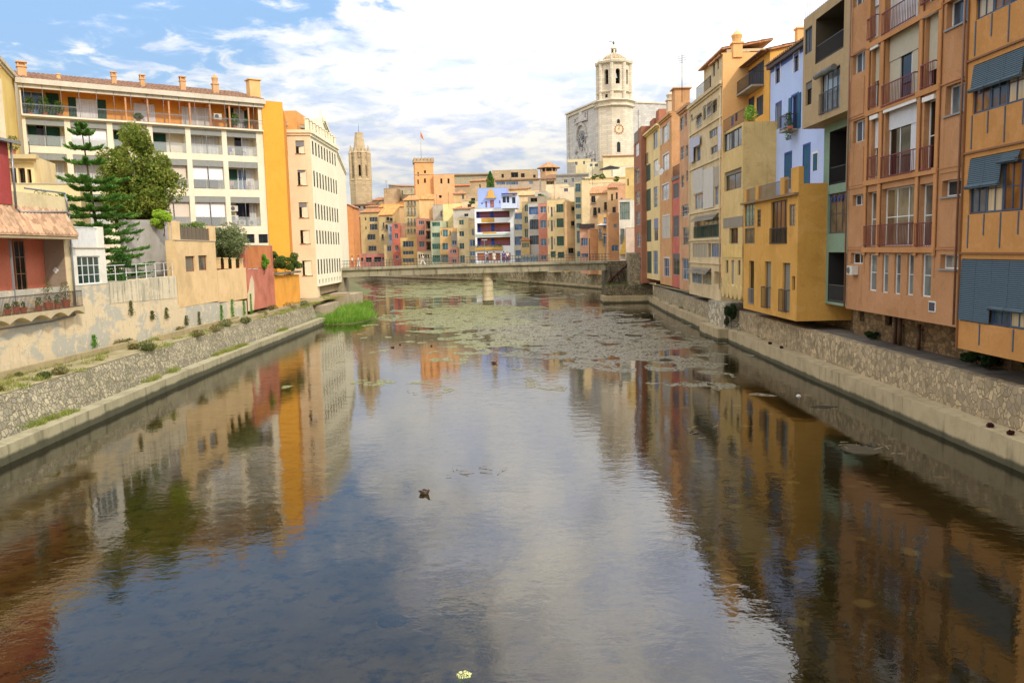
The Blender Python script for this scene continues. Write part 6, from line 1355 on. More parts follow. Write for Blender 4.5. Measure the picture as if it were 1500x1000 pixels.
# clock and windows on the lit face (the face turned towards the viewer's right)
tt = [ph+rad(22.5+45*i) for i in range(8)]
lit = min(range(8), key=lambda i: abs(((tt[i]-rad(-62)+math.pi) % (2*math.pi))-math.pi))
shf = min(range(8), key=lambda i: abs(((tt[i]-rad(-107)+math.pi) % (2*math.pi))-math.pi))
ap1 = R1*math.cos(rad(22.5))
def on_face(i, x, z, mb, name, mat, par=cath):
    o = mb.build(name, mat, par); o.location = (ap1*math.cos(tt[i])-x*math.sin(tt[i]), ap1*math.sin(tt[i])+x*math.cos(tt[i]), z); o.rotation_euler = (0, 0, tt[i]+rad(90)); return o
cm = MB(); cm.tube((0, .0, 0), (0, -.12, 0), 2.0, n=28); clk = on_face(lit, 0, Z(193), cm, 'clock_face', plaster((238, 214, 176), .9))
cm = MB()
for i in range(12): t = i*math.pi/6; cm.prism([(1.6*math.sin(t)-.28, 1.6*math.cos(t)-.28), (1.6*math.sin(t)+.28, 1.6*math.cos(t)-.28), (1.6*math.sin(t)+.28, 1.6*math.cos(t)+.28), (1.6*math.sin(t)-.28, 1.6*math.cos(t)+.28)], -.2, -.125)
cm.prism([(-.1, 0), (.1, 0), (.06, 1.2), (-.06, 1.2)], -.24, -.21); cm.prism([(0, -.1), (0, .1), (-.8, .25)], -.24, -.21); cm.build('clock_numerals', plain((170, 110, 70)), clk)
for (y0, y1, wd_) in ((178.5, 184.5, 1.2), (211, 226, 1.4)):
    m = MB(); hgt = Z(y0)-Z(y1); m.prism([(-wd_/2, 0), (wd_/2, 0), (wd_/2, hgt-wd_/2), (wd_*.3, hgt-.12), (0, hgt), (-wd_*.3, hgt-.12), (-wd_/2, hgt-wd_/2)], -.06, .1); on_face(lit, -.2, Z(y1), m, 'window', GL)
    m = MB(); m.box(-wd_/2-.3, -wd_/2-.01, -.14, .1, -.2, hgt-.3); m.box(wd_/2+.01, wd_/2+.3, -.14, .1, -.2, hgt-.3); m.box(-wd_/2-.3, wd_/2+.3, -.14, .1, -.45, -.21); on_face(lit, -.2, Z(y1), m, 'window_surround', CS)
m = MB(); m.box(-.5, .5, -.08, .1, 0, 1.3); o = on_face(shf, 0, Z(146), m, 'window', DKS); o.location.x *= R2/R1; o.location.y *= R2/R1
# west facade: shaded, running away to the left
rA = (atY(877, 200, D0-1)); FCc = Fac((rA.x, D0-1.0), math.atan2(-1, .33))
uL = FCc.uv(832, 200)[0]; zl, zr = FCc.uv(832, 169)[1]-20, FCc.uv(870, 152)[1]-20
Wc = -uL+.3; zt = max(zl, zr); 
p = FCc.at(uL)
def cbuild(mb, name, mat, par=None):
    o = mb.build(name, mat, par or cath)
    if par is None: o.location = (p.x-tx, p.y-D0, 0); o.rotation_euler = (0, 0, FCc.a)
    return o
def cu(x, y): u, z = FCc.uv(x, y); return u-uL, z-20
ops_ = []
for i in range(7):
    x = 841.5+i*3.0; a, _ = cu(x, 180); b, _ = cu(x+1.7, 180); _, z1 = cu(x+.8, 184-i*1.9-.5-12+3); _, z0 = cu(x+.8, 184-i*1.15+.3); ops_.append((a, b, z0, z1, 1.0, True))
ra, rz_ = cu(853, 206); 
m = MB(); wallmesh(m, Wc, zt, ops_, 34); fc = cbuild(m, 'west_facade', CSG)
m = MB()
for o_ in ops_: m.box(o_[0]+.02, o_[1]-.02, .9, .95, o_[2], o_[3])
m.build('slot_glazing', GLd, fc)
m = MB(); m.box(-.8, Wc+.4, -1.0, 35, zt, zt+.6); m.box(-.5, Wc+.2, -.6, -.002, zt-1.2, zt-.2); m.build('cornice', CS, fc)
m = MB(); Rr = 4.0; m.tube((ra, -.35, rz_), (ra, .3, rz_), Rr, n=32); rs_ = m.build('rose_window', plaster((150, 146, 140), .85), fc)
m = MB(); m.tube((ra, -.5, rz_), (ra, -.36, rz_), Rr*.68, n=28); m.build('rose_glass', glass((50, 54, 70)), rs_)
m = MB()
for i in range(8): t = i*math.pi/4; m.tube((ra, -.56, rz_), (ra+Rr*.68*math.cos(t), -.56, rz_+Rr*.68*math.sin(t)), .14, n=5)
m.build('tracery', CSG, rs_)
m = MB()
for i in range(13): t = math.pi*i/12; m.box(ra+5.0*math.cos(t)-.5, ra+5.0*math.cos(t)+.5, -.9, -.002, rz_+1.5+5.2*math.sin(t)-.5, rz_+1.5+5.2*math.sin(t)+.5)
m.prism([(ra-6, rz_+7.4), (ra+6, rz_+7.4), (ra+3, rz_+9), (ra+1.4, rz_+11.0), (ra, rz_+12), (ra-1.4, rz_+11), (ra-3, rz_+9)], -.9, -.002); m.build('rose_canopy', CSG, fc)
m = MB(); random.seed(3)
for i in range(34):
    x = ra+random.uniform(-13, 13); z = rz_-random.uniform(6, 14)+max(0, 5-abs(x-ra)*.5); s = random.uniform(.4, .9); m.box(x-s*.5, x+s*.5, -random.uniform(.4, 1.1), -.002, z, z+s*2.4)
for x in (-13, -8, -4.5, 4.5, 8, 13): m.lathe([(.55, rz_-17), (.55, rz_-7.5), (.8, rz_-7), (.3, rz_-5.6)], 8, ra+x, -.7)
m.box(ra-14, ra+14, -1.2, -.003, rz_-8.9, rz_-8.2); m.build('portal_sculpture', CSG, fc)
m = MB(); a_, _ = cu(832, 200); m.box(-.6, 1.6, -.5, -.003, 0, zt-1.3); m.build('corner_buttress', CSG, fc); m = MB(); m.box(Wc-2.5, Wc-.3, -.5, -.003, 0, zt-1.3); m.build('corner_buttress', CSG, fc)
# nave to the right
q0 = atY(924, 200, D0+14); q1 = atY(962, 200, D0+14); zn = atY(940, 166, D0+14).z-20
m = MB(); wallmesh(m, q1.x-q0.x, zn, [], 20); o = m.build('nave', ashlar((176, 164, 140), .88), cath); o.location = (q0.x-tx, 14, 0)
m = MB(); m.box(-.3, q1.x-q0.x+.3, -.6, 0-.002, zn-.9, zn+.2); m.build('cornice', CS, o)
m = MB(); 
za_ = zn-5
for i in range(12):
    t0, t1 = math.pi*i/12, math.pi*(i+1)/12
    for r_ in (2.5, 1.9): m.tube((4.2+r_*math.cos(t0), -.1, za_-1+1.5*r_*math.sin(t0)), (4.2+r_*math.cos(t1), -.1, za_-1+1.5*r_*math.sin(t1)), .16, n=5)
for r_ in (-2.5, 2.5): m.box(4.2+r_-.16, 4.2+r_+.16, -.25, -.003, za_-14, za_-1)
m.build('blind_arch', CS, o)
m = MB(); m.prism([(2.5, za_-14), (5.9, za_-14), (5.9, za_-1), (5.2, za_+.9), (4.2, za_+1.7), (3.2, za_+.9), (2.5, za_-1)], -.05, -.004); m.build('blind_window', ashlar((150, 140, 122), .88), o)

# ================================================================ OLD CHURCH TOWER (left)
D1 = 300.0; pf = atY(530, 300, D1); FS_ = ashlar((206, 182, 142), .9, 1.6, .7)
ch = empty('church_tower', (pf.x, D1, 3.0), rad(6), 'slender gothic stone church tower with pinnacles and a truncated spire', 'church tower')
zf = lambda y: atY(530, y, D1).z-3.0
s2 = D1/1200; m = MB(); P8 = rad(22.5)
m.lathe([(16.2*s2, 0), (16.2*s2, zf(270)), (15.9*s2, zf(266)), (16.6*s2, zf(264.5)), (14.4*s2, zf(262))], 8, ph=P8); m.build('tower_base', FS_, ch)
m = MB(); Rm = 13.0*s2
def octwall2(mb, R, z0, z1, ow, o0, o1, th):
    global ph
    k = ph; ph = P8; octwall(mb, R, z0, z1, ow, o0, o1, th); ph = k
octwall2(m, Rm, zf(262.2), zf(226), Rm*.24, zf(259), zf(242.5), 1.0); m.build('belfry', FS_, ch)
m = MB(); m.lathe([(Rm*.6, zf(262)), (Rm*.6, zf(226))], 8, ph=P8); m.build('inner_core', DKS, ch)
m = MB(); m.lathe([(Rm, zf(226)), (Rm+.5, zf(225)), (Rm+.5, zf(224)), (Rm*.9, zf(223.5)), (9.0*s2, zf(221)), (8.6*s2, zf(216)), (5.9*s2, zf(196)), (6.2*s2, zf(195.4)), (6.1*s2, zf(194.6))], 8, ph=P8); m.build('spire', FS_, ch)
m = MB(); m.tube((0, 0, zf(195)), (0, 0, zf(181)), .07, .04); m.build('lightning_rod', IRON, ch)
for i in range(8):
    t = P8+rad(45*i); m = MB(); m.lathe([(.8, zf(272)), (.75, zf(226)), (.85, zf(225.5)), (.45, zf(222)), (.08, zf(213.5))], 6, (Rm+.1)*math.cos(t), (Rm+.1)*math.sin(t)); m.build('pinnacle', FS_, ch)
    t += rad(22.5); m = MB(); m.lathe([(.45, zf(232)), (.5, zf(224)), (.3, zf(221)), (.06, zf(216.5))], 6, (Rm-.35)*math.cos(t), (Rm-.35)*math.sin(t)); m.build('pinnacle', FS_, ch)
m = MB(); m.box(-.35, .35, -Rm*.7, -Rm*.55, zf(237), zf(234)); m.build('small_window', DKS, ch)
# ================================================================ FOOTBRIDGE
BC = concrete((186, 176, 146), .8, drip=1.3)
br = empty('footbridge', (-3.4, 122, 0), 0, 'low concrete footbridge across the river on one round pier', 'bridge')
def camb(x): return 5.80-.00022*(x-6)**2
m = MB(); n = 24; xs_ = [-23+i*(41.2/n) for i in range(n+1)]
def ribbon(mb, y0, y1, dz0, dz1):
    for a, b in zip(xs_[:-1], xs_[1:]):
        za, zb = camb(a-3.4), camb(b-3.4); k = len(mb.v)
        mb.v += [(a, y0, za+dz0), (b, y0, zb+dz0), (b, y1, zb+dz0), (a, y1, za+dz0), (a, y0, za+dz1), (b, y0, zb+dz1), (b, y1, zb+dz1), (a, y1, za+dz1)]
        for q in ((0, 3, 2, 1), (4, 5, 6, 7), (0, 1, 5, 4), (2, 3, 7, 6)): mb.f.append(tuple(k+i for i in q)); mb.mi.append(0)
ribbon(m, -1.75, 1.75, -.34, 0); m.build('deck', BC, br)
m = MB(); ribbon(m, -1.45, 1.45, -1.35, -.341); 
for x in xs_[::3]: m.box(x-.03, x+.03, -1.5, -1.451, camb(x-3.4)-1.3, camb(x-3.4)-.36)
m.build('beam', BC, br)
m = MB(); m.lathe([(.86, -1.2), (.80, 1.5), (.74, 4.0), (.92, 4.15), (.92, 4.42)], 28, smooth=False); pr = m.build('pier', concrete((222, 204, 164), .9, wet=.3, drip=.5), br)
m = MB(); 
for z in (.9, 1.7, 2.5, 3.3): m.lathe([(.83, z), (.83, z+.03)], 28)
m.build('joint_ring', concrete((150, 136, 108)), pr)
for s_y in (-1.65, 1.65):
    m = MB()
    for a, b in zip(xs_[:-1], xs_[1:]):
        for dz in (1.05, .55, .12): m.tube((a, s_y, camb(a-3.4)+dz), (b, s_y, camb(b-3.4)+dz), .022 if dz > 1 else .014, n=5)
    x = -22.8
    while x < 18: m.box(x-.02, x+.02, s_y-.02, s_y+.02, camb(x-3.4), camb(x-3.4)+1.05); x += .45
    m.build('railing', plain((90, 92, 90), .7), br)
def lamp(x, h, label):
    e = empty('street_lamp', (x, 120.5, camb(x)), 0, label, 'street lamp'); m = MB(); m.lathe([(.1, 0), (.06, .4), (.045, h)], 10); m.build('pole', GRY, e)
    m = MB(); m.box(-.42, .42, -.12, .12, h+.001, h+.09); m.build('lamp_head', plain((206, 206, 200), .85), e)
lamp(-3.7, 3.4, 'slim grey street lamp on the footbridge above the pier')
lamp(14.0, 3.6, 'tall dark street lamp at the right end of the footbridge')
m = MB(); m.lathe([(.07, 0), (.05, 3.4)], 8); o = m.build('bridge_post', IRON); o.location = (11.9, 123.4, camb(12)); tag(o, 'thin dark post on the footbridge just left of the tall lamp', 'post')
# abutment
ABM = rubble((136, 124, 98), (84, 76, 56), 3.0, .85, moss=.4)
m = MB(); m.box(14.2, 19.4, 119.8, 128, -1.5, 5.7); m.box(14.2, 15.0, 119.2, 119.799, -1.5, 3.2); o = m.build('bridge_abutment', ABM); tag(o, 'dark mossy stone abutment carrying the right end of the footbridge', 'abutment')
m = MB(); m.box(16.9, 19.6, 116.2, 119.79, -1.5, 6.9); o = m.build('stone_wall_stub', rubble((176, 162, 130), (136, 124, 98), 3.2, .85)); tag(o, 'pale crumbling stone wall stub beside the narrow brown house', 'wall')
m = MB(); m.box(12.9, 20.2, 114.0, 118.2, -1.5, .95); o = m.build('concrete_ledge', CON_R); tag(o, 'square concrete ledge below the bridge abutment', 'ledge')
m = MB(); m.box(13.4, 20.0, 115.4, 119.0, .952, 2.35); o = m.build('low_stone_wall', ABM); tag(o, 'low mossy stone wall standing on the ledge below the abutment', 'wall')
m = MB(); random.seed(5); q = Vector((18.6, 119.1, 6.3))
P_ = [(17.4, 119.0, 6.6), (17.0, 119.0, 5.2), (16.2, 119.0, 4.6), (15.4, 119.0, 3.9), (14.6, 119.0, 3.2), (14.1, 119.0, 2.6)]
for a, b in zip(P_[:-1], P_[1:]): m.tube(a, b, .22, .2, n=7)
for a, b in (((17.0, 119, 5.2), (17.9, 118.9, 6.2)), ((16.2, 119, 4.6), (16.6, 119, 3.0)), ((15.4, 119, 3.9), (15.9, 119, 2.6)), ((14.6, 119, 3.2), (14.4, 119, 4.9)), ((14.6, 119, 3.2), (15.0, 119, 2.4))): m.tube(a, b, .13, .05, n=6)
o = m.build('dead_vine', plain((74, 46, 36), .8, .9)); tag(o, 'thick bare reddish vine stem clinging to the bridge abutment', 'vine')
m = MB(); m.box(-27.5, -24.6, 119.9, 125, 1, 5.55); o = m.build('bridge_abutment', concrete((196, 180, 146))); tag(o, 'plain concrete abutment at the left end of the footbridge', 'abutment')
# left bank bits near the reeds
m = MB()
for (x0, x1, y0, y1, z) in ((-23.6, -21.8, 96, 104, 1.7), (-23.4, -21.4, 106, 109, 2.6), (-22.9, -21.3, 111, 118, 2.2)): m.box(x0, x1, y0, y1, -.5, z)
tag(m.build('broken_masonry', concrete((200, 180, 150))), 'broken concrete blocks between the embankment and the reeds', 'masonry')

# ================================================================ PEOPLE (on the footbridge)
SKIN = plain((206, 150, 118), .85, .6)
def skin_obj(name, verts, edges, radii, mat, parent, sub=2, root=0):
    me = bpy.data.meshes.new(name); me.from_pydata(verts, edges, []); me.materials.append(mat)
    o = bpy.data.objects.new(name, me); COL.objects.link(o); o.parent = parent
    md = o.modifiers.new('Skin', 'SKIN'); md.use_smooth_shade = True
    for i, r in enumerate(radii):
        v = me.skin_vertices[0].data[i]; rr = r if isinstance(r, tuple) else (r, r); v.radius = rr; v.use_root = (i == root)
    s = o.modifiers.new('Subdiv', 'SUBSURF'); s.levels = sub; s.render_levels = sub
    return o
def person(loc, rz, label, top, bottom, hair, stride=.0, arm=0.0, dress=False, h=1.68, long_hair=False, bag=None):
    e = empty('person', loc, rz, label, 'person'); k = h/1.7; s = stride
    V = [(0, 0, .93), (0, .01, 1.12), (0, 0, 1.32), (0, 0, 1.46), (0, -.02, 1.52), (0, -.03, 1.60), (0, -.02, 1.68),
         (.17, 0, 1.40), (.24, .02+arm*.3, 1.14), (.25, -.14*arm-.02, .90), (.25, -.2*arm-.04, .80), (-.17, 0, 1.40), (-.24, .02-arm*.3, 1.14), (-.25, .14*arm-.02, .90), (-.25, .2*arm-.04, .80),
         (.09, 0, .88), (.10, -s*.22, .50), (.10, -s*.40+.02, .09), (.10, -s*.40-.14, .03), (-.09, 0, .88), (-.10, s*.16, .50), (-.10, s*.42+.02, .12), (-.10, s*.42-.12, .04)]
    V = [tuple(c*k for c in v) for v in V]
    E = [(0, 1), (1, 2), (2, 3), (3, 4), (4, 5), (5, 6), (2, 7), (7, 8), (8, 9), (9, 10), (2, 11), (11, 12), (12, 13), (13, 14), (0, 15), (15, 16), (16, 17), (17, 18), (0, 19), (19, 20), (20, 21), (21, 22)]
    R = [(.13, .10), (.12, .09), (.14, .10), .055, .055, .095, .07, .055, .042, .032, .028, .055, .042, .032, .028, .085, .055, .04, .03, .085, .055, .04, .03]
    skin_obj('body', V, E, R, SKIN, e)
    # five fingers on each hand
    m = MB()
    for sgn, hv in ((1, V[10]), (-1, V[14])):
        for f in range(4): m.tube((hv[0], hv[1]-.03+f*.02, hv[2]-.01), (hv[0]-sgn*.012, hv[1]-.032+f*.022, hv[2]-.085+abs(f-1.5)*.008), .009, .006, n=5)
        m.tube((hv[0], hv[1]-.03, hv[2]+.01), (hv[0]-sgn*.02, hv[1]-.07, hv[2]-.04), .01, .007, n=5)
    m.build('fingers', SKIN, e)
    tv = [V[0], V[1], V[2], V[3], V[7], V[8], V[11], V[12]]; te = [(0, 1), (1, 2), (2, 3), (2, 4), (4, 5), (2, 6), (6, 7)]
    skin_obj('shirt', tv, te, [(.145, .12), (.135, .105), (.155, .115), .05, .07, .056, .07, .056], plain(top, .85, .9), e)
    if dress:
        m = MB(); m.lathe([(.26*k, .55*k), (.2*k, .75*k), (.155*k, .95*k), (.14*k, 1.08*k)], 16, smooth=True); m.build('skirt', plain(bottom, .85, .9), e)
    else:
        lv = [V[0], V[15], V[16], V[17], V[19], V[20], V[21]]; skin_obj('trousers', lv, [(0, 1), (1, 2), (2, 3), (0, 4), (4, 5), (5, 6)], [(.145, .12), .1, .072, .06, .1, .072, .06], plain(bottom, .85, .9), e)
    m = MB(); m.lathe([(.06, 1.60), (.105, 1.63), (.11, 1.67), (.085, 1.73), (.03, 1.765)], 12, 0, .005, smooth=True)
    if long_hair: m.tube((0, .07, 1.66), (0, .1, 1.42), .07, .05, n=8)
    m.build('hair', plain(hair, .8, .8), e)
    m = MB(); 
    for sx in (-.035, .035): m.tube((sx, -.118, 1.625), (sx, -.128, 1.625), .012, n=6)
    m.build('eyes', BLK, e); m = MB(); m.tube((0, -.11, 1.60), (0, -.145, 1.585), .012, .016, n=6); m.build('nose', SKIN, e)
    if bag: m = MB(); m.box(-.14, .14, .13, .27, 1.05, 1.42); m.build('backpack', plain(bag), e)
    return e
dk = lambda x: camb(x)+.0
def bx(px): return atY(px, 384, 121.6).x
for px, rz, lb, kw_ in ((516.5, 90, 'person in white top and orange shorts at the left end of the footbridge', dict(top=(240, 238, 236), bottom=(214, 110, 80), hair=(120, 70, 40), stride=.4)),
    (525.5, 90, 'person in white with a blue shirt corner walking behind the first at the left end', dict(top=(200, 206, 220), bottom=(236, 236, 236), hair=(70, 50, 40), stride=.5)),
    (619.5, -90, 'person all in white striding along the footbridge', dict(top=(244, 240, 230), bottom=(244, 240, 230), hair=(220, 200, 160), stride=1.0, arm=.7)),
    (714, 0, 'person in grey shirt standing just behind the bridge lamp', dict(top=(120, 130, 150), bottom=(60, 60, 80), hair=(40, 30, 28))),
    (724, 0, 'dark haired person in a cream dress facing the river on the bridge', dict(top=(238, 226, 206), bottom=(238, 226, 206), hair=(36, 28, 26), dress=True, long_hair=True)),
    (738, 0, 'person in a blue patterned top leaning by the bridge railing', dict(top=(60, 80, 150), bottom=(40, 60, 120), hair=(30, 26, 26), arm=.4)),
    (743.5, 20, 'person in a pale pink top beside the one in blue on the bridge', dict(top=(236, 214, 206), bottom=(60, 70, 110), hair=(190, 160, 120), arm=-.4, long_hair=True))):
    x = bx(px); person((x, 121.4, dk(x)), rad(rz), lb, **kw_)

# ================================================================ TREES AND PLANTS
BARK = plain((96, 76, 56), .8, .95)
def rnd_unit():
    while True:
        v = Vector((random.uniform(-1, 1), random.uniform(-1, 1), random.uniform(-1, 1)))
        if .05 < v.length < 1: return v
def leaf_cloud(mb, c, R, n, s, shell=.55, flat=.0):
    c = Vector(c)
    for i in range(n):
        v = rnd_unit(); l = v.length; v = v/l*(shell+(1-shell)*l) if random.random() < .8 else v
        p = c+Vector((v.x*R[0], v.y*R[1], v.z*R[2]))
        a = rnd_unit().normalized(); b = a.cross(rnd_unit()).normalized()
        if flat: a.z *= 1-flat
        k = s*random.uniform(.6, 1.35); mb.face([p-a*k, p+b*k*.5, p+a*k, p-b*k*.5])
def broad_tree(loc, label, R, clumps, leaves, lmat, s=.14, trunk=.22, h0=3.0, seed=1, name='broadleaf_tree', cr=.42):
    random.seed(seed); e = empty(name, loc, 0, label, 'tree'); tm_ = MB(); lm = MB()
    cz_ = h0+R[2]; tm_.tube((0, 0, -.3), (.1, 0, h0), trunk, trunk*.75, n=9); tm_.tube((.1, 0, h0), (0, .1, cz_), trunk*.75, trunk*.4, n=8)
    for i in range(clumps):
        v = rnd_unit(); v = v.normalized()*(.35+.6*random.random()); c = Vector((v.x*R[0], v.y*R[1], cz_+v.z*R[2])); r = cr*random.uniform(.6, 1.15)
        b0 = Vector((.05, .05, h0+(c.z-h0)*.35 if c.z > h0 else h0*.8)); md_ = (b0+c)/2+Vector((0, 0, -.2)); tm_.tube(b0, md_, trunk*.32, trunk*.2, n=6); tm_.tube(md_, c, trunk*.2, .02, n=5)
        leaf_cloud(lm, c, (R[0]*r, R[1]*r, R[2]*r*.75), leaves//clumps, s)
    tm_.build('trunk', BARK, e); lm.build('crown', lmat, e); return e
p = atY(206, 300, 66); broad_tree((p.x, 66, 5.0), 'large brownish green broadleaf tree in front of the white balconies', (2.9, 2.6, 4.1), 64, 30000, leafmat((82, 114, 34), (152, 150, 62), 1), s=.13, h0=4.7, seed=4, cr=.36)
p = atY(330, 352, 76); broad_tree((p.x-.2, 76, 5.2), 'round grey green olive tree behind the pillared garden wall', (2.3, 2.0, 2.4), 30, 15000, leafmat((96, 112, 66), (150, 158, 108), .95), s=.09, h0=1.4, trunk=.16, seed=8, name='olive_tree')
p = atY(166, 378, 52.5); broad_tree((p.x, 53, 5.0), 'dense dark green rounded shrub behind the white pipe railing', (.85, .8, 1.5), 14, 5200, leafmat((44, 88, 30), (90, 130, 50), .95), s=.07, h0=.2, trunk=.06, seed=9, name='shrub')
p = atY(234, 318, 63); broad_tree((p.x, 63.5, 9.6), 'bright yellow green bush topping the grey garden wall', (.95, .9, .9), 12, 3600, leafmat((130, 170, 30), (180, 205, 70), 1), s=.07, h0=.1, trunk=.05, seed=10, name='bush')
p = atY(285, 330, 72); broad_tree((p.x, 72, 9.2), 'low mixed green bushes growing above the wooden fence terrace', (1.6, .9, .7), 12, 2600, leafmat((90, 124, 50), (150, 164, 90), 1), s=.07, h0=.1, trunk=.05, seed=11, name='bush')
for i, (px, py, r, lb) in enumerate(((405, 388, 1.1, 'left bush of the planter hedge on the orange wall'), (418, 387, 1.25, 'middle bush of the planter hedge on the orange wall'), (430, 390, 1.1, 'right bush of the planter hedge, against the orange building'))):
    u, z = F_L.uv(px, 402); broad_tree((-24.7-.1, 40+u, z+.15), lb, (r, r, 1.0), 10, 3600, leafmat((60, 92, 36), (120, 138, 60), .95), s=.09, h0=.2, trunk=.05, seed=20+i, name='hedge_bush')
u, z = F_L.uv(385, 398); broad_tree((-24.6, 40+u, z), 'bright green vine bunch hanging over the terracotta annex', (.45, .6, .9), 9, 1600, leafmat((90, 150, 40), (140, 190, 70), 1), s=.08, h0=.1, trunk=.03, seed=31, name='vine')
# norfolk pine
random.seed(12)
pT = atY(126, 183, 58); e = empty('norfolk_pine', (pT.x-.35, 58, 5.0), 0, 'tall tiered conifer with flat whorls of branches on the left bank', 'tree')
HT = pT.z-5.0; bm2 = MB(); bm2.tube((.9, 0, -.3), (.0, 0, HT), .17, .03, n=9)
lm = MB(); PM = leafmat((54, 104, 36), (112, 150, 60), 1)
tiers = [(HT-.25, .3), (HT-.6, .8), (HT-1.55, 1.15), (HT-2.5, 1.45), (HT-3.75, 2.3), (HT-4.3, 1.6), (HT-5.0, 2.5), (HT-5.7, 2.0), (HT-6.2, 2.8), (HT-6.9, 2.5), (HT-7.4, 2.9), (HT-8.0, 2.7), (HT-8.6, 3.0), (HT-9.1, 2.9), (HT-9.7, 3.2), (HT-10.3, 3.2), (HT-10.8, 3.1), (HT-11.3, 2.9)]
for ti, (z, r) in enumerate(tiers):
    nb = 6 if ti < 4 else 9
    for b in range(nb):
        a = 2*math.pi*b/nb+ti*.6+random.uniform(-.2, .2); rr = r*random.uniform(.8, 1.12); dv = Vector((math.cos(a), math.sin(a), 0)); sd_ = Vector((-math.sin(a), math.cos(a), 0))
        tp = None; off = Vector((.9*(1-z/HT), 0, 0))
        for k in range(6):
            t0, t1 = k/6, (k+1)/6; f = lambda t: off+dv*rr*t+Vector((0, 0, z-.28*math.sin(t*2.2)*min(1, r/1.5)+.30*t*t))
            lm2 = f(t1)
            nn = 34 if ti < 4 else 46
            for q in range(nn):
                t = random.uniform(t0, t1)
                if t < .15: continue
                c = f(t)+sd_*random.uniform(-1, 1)*(.10+.20*rr*(1-abs(t-.55)))*.55
                c.z += random.uniform(-.03, .1)
                d = (dv*random.uniform(.2, 1)+sd_*random.uniform(-.9, .9)+Vector((0, 0, random.uniform(.2, .9)))).normalized()*random.uniform(.12, .26)
                w_ = d.cross(rnd_unit()).normalized()*.058; lm.face([c-w_, c+w_, c+d+w_*.3, c+d-w_*.3])
lm.build('crown', PM, e)
for ti, (z, r) in enumerate(tiers):
    for b in range(6): a = 2*math.pi*b/6+ti*.6; bm2.tube((.9*(1-z/HT), 0, z), (.9*(1-z/HT)+r*.8*math.cos(a), r*.8*math.sin(a), z-.12), .035, .012, n=5)
bm2.build('trunk', BARK, e)
# cypress on the skyline and hedges on the far roofs
random.seed(14); p = atY(718.5, 275, 252); e = empty('cypress', (p.x, 252, p.z-1.5), 0, 'single dark green cypress on the skyline behind the pale blue house', 'tree')
lm = MB()
for k in range(9): z = .8+k*.62; leaf_cloud(lm, (0, 0, z), ((1.25 if k < 6 else 1.25-(k-5)*.28), 1.1, .7), 320, .16)
lm.build('crown', leafmat((50, 96, 34), (96, 140, 50), .95), e); m = MB(); m.tube((0, 0, -1), (0, 0, 3), .15, .08); m.build('trunk', BARK, e)
for i, (px, py, D, r, lb) in enumerate(((857, 266, 190, 1.0, 'boxy dark bush on top of the plain cream house side'), (871, 259, 215, .9, 'left end of the roof terrace hedge below the cathedral'), (883, 258, 215, .9, 'middle of the roof terrace hedge below the cathedral'), (903, 262, 215, 1.0, 'right bush of the roof terrace under the clock tower'), (795, 288, 205, .9, 'green roof plants on the grey arched terrace'), (897, 318, 160, .8, 'bush on the little balcony of the terracotta orange wall'), (690, 297, 228, 1.0, 'olive green bush on the stone terrace left of the pale blue house'))):
    p = atY(px, py, D); broad_tree((p.x, p.y, p.z-r), lb, (r, r, r*.8), 8, 700, leafmat((70, 104, 42), (120, 140, 70), .95), s=.14, h0=.2, trunk=.04, seed=40+i, name='roof_bush')
# parasol and roof awning on the far terraces
p = atY(883.5, 329, 150); m = MB(); m.lathe([(1.1, 0), (1.15, -.12), (.0, .35)][::-1] if False else [(1.15, -.12), (1.1, 0), (.03, .35)], 8); o = m.build('parasol', plain((226, 230, 240), .9)); o.location = p; tag(o, 'white parasol on the terrace by the bridge', 'parasol')
p = atY(893, 249, 224); m = MB(); m.prism([(-2.6, 0), (2.6, .3), (2.6, .45), (0, 1.0), (-2.6, .2)], -1.5, 1.5); o = m.build('roof_awning', plain((40, 44, 52))); o.location = p; tag(o, 'dark awning on the roof terrace under the clock tower', 'awning')
# right bank shrubs
for i, (x, y, z, R, lb) in enumerate(((17.6, 65.6, 1.0, (.55, .5, 1.3), 'dark ivy clump spilling beside the pale stone pier'), (19.0, 33.3, 2.45, (.7, .8, .45), 'dark green shrub at the corner under the salmon building'), (19.1, 32.2, 2.45, (.5, .5, .35), 'smaller shrub just right of the corner shrub on the terrace'), (19.2, 29.9, 2.45, (.5, .6, .6), 'shrub beside the farther square pillar'), (19.1, 43.2, 2.45, (.3, .3, .25), 'tiny weed bush at the wall foot beneath the salmon building'))):
    broad_tree((x, y, z), lb, R, 9, 1900, leafmat((24, 44, 18), (54, 78, 32), .95), s=.07, h0=.05, trunk=.03, seed=60+i, name='shrub')
# reeds and grasses
def blades(mb, x, y, z, h, n, r, lean=.35, w_=.02):
    for i in range(n):
        a = random.random()*6.283; q = r*random.random()**.5; b = Vector((x+q*math.cos(a), y+q*math.sin(a), z)); hh_ = h*random.uniform(.5, 1.15)
        l = Vector((random.gauss(0, lean), random.gauss(0, lean), 1)).normalized()*hh_; s = Vector((random.uniform(-1, 1), random.uniform(-1, 1), 0)).normalized()*w_
        md_ = b+l*.55; tp = b+l+Vector((l.x, l.y, -.1*hh_))*.6
        mb.face([b-s, b+s, md_+s*.8, md_-s*.8]); mb.face([md_-s*.8, md_+s*.8, tp])
random.seed(21); m = MB(); RM = leafmat((74, 128, 30), (156, 188, 74), .95, .4)
isl = [(-19.5, 92, 2.6, 3), (-19.2, 97, 3.0, 4), (-20, 102, 2.6, 4), (-18.4, 94.0, 1.9, 2.4), (-21.2, 107, 1.9, 4), (-21.9, 113, 2.2, 4), (-22.2, 118.5, 2.2, 3), (-21.0, 103, 2.0, 4)]
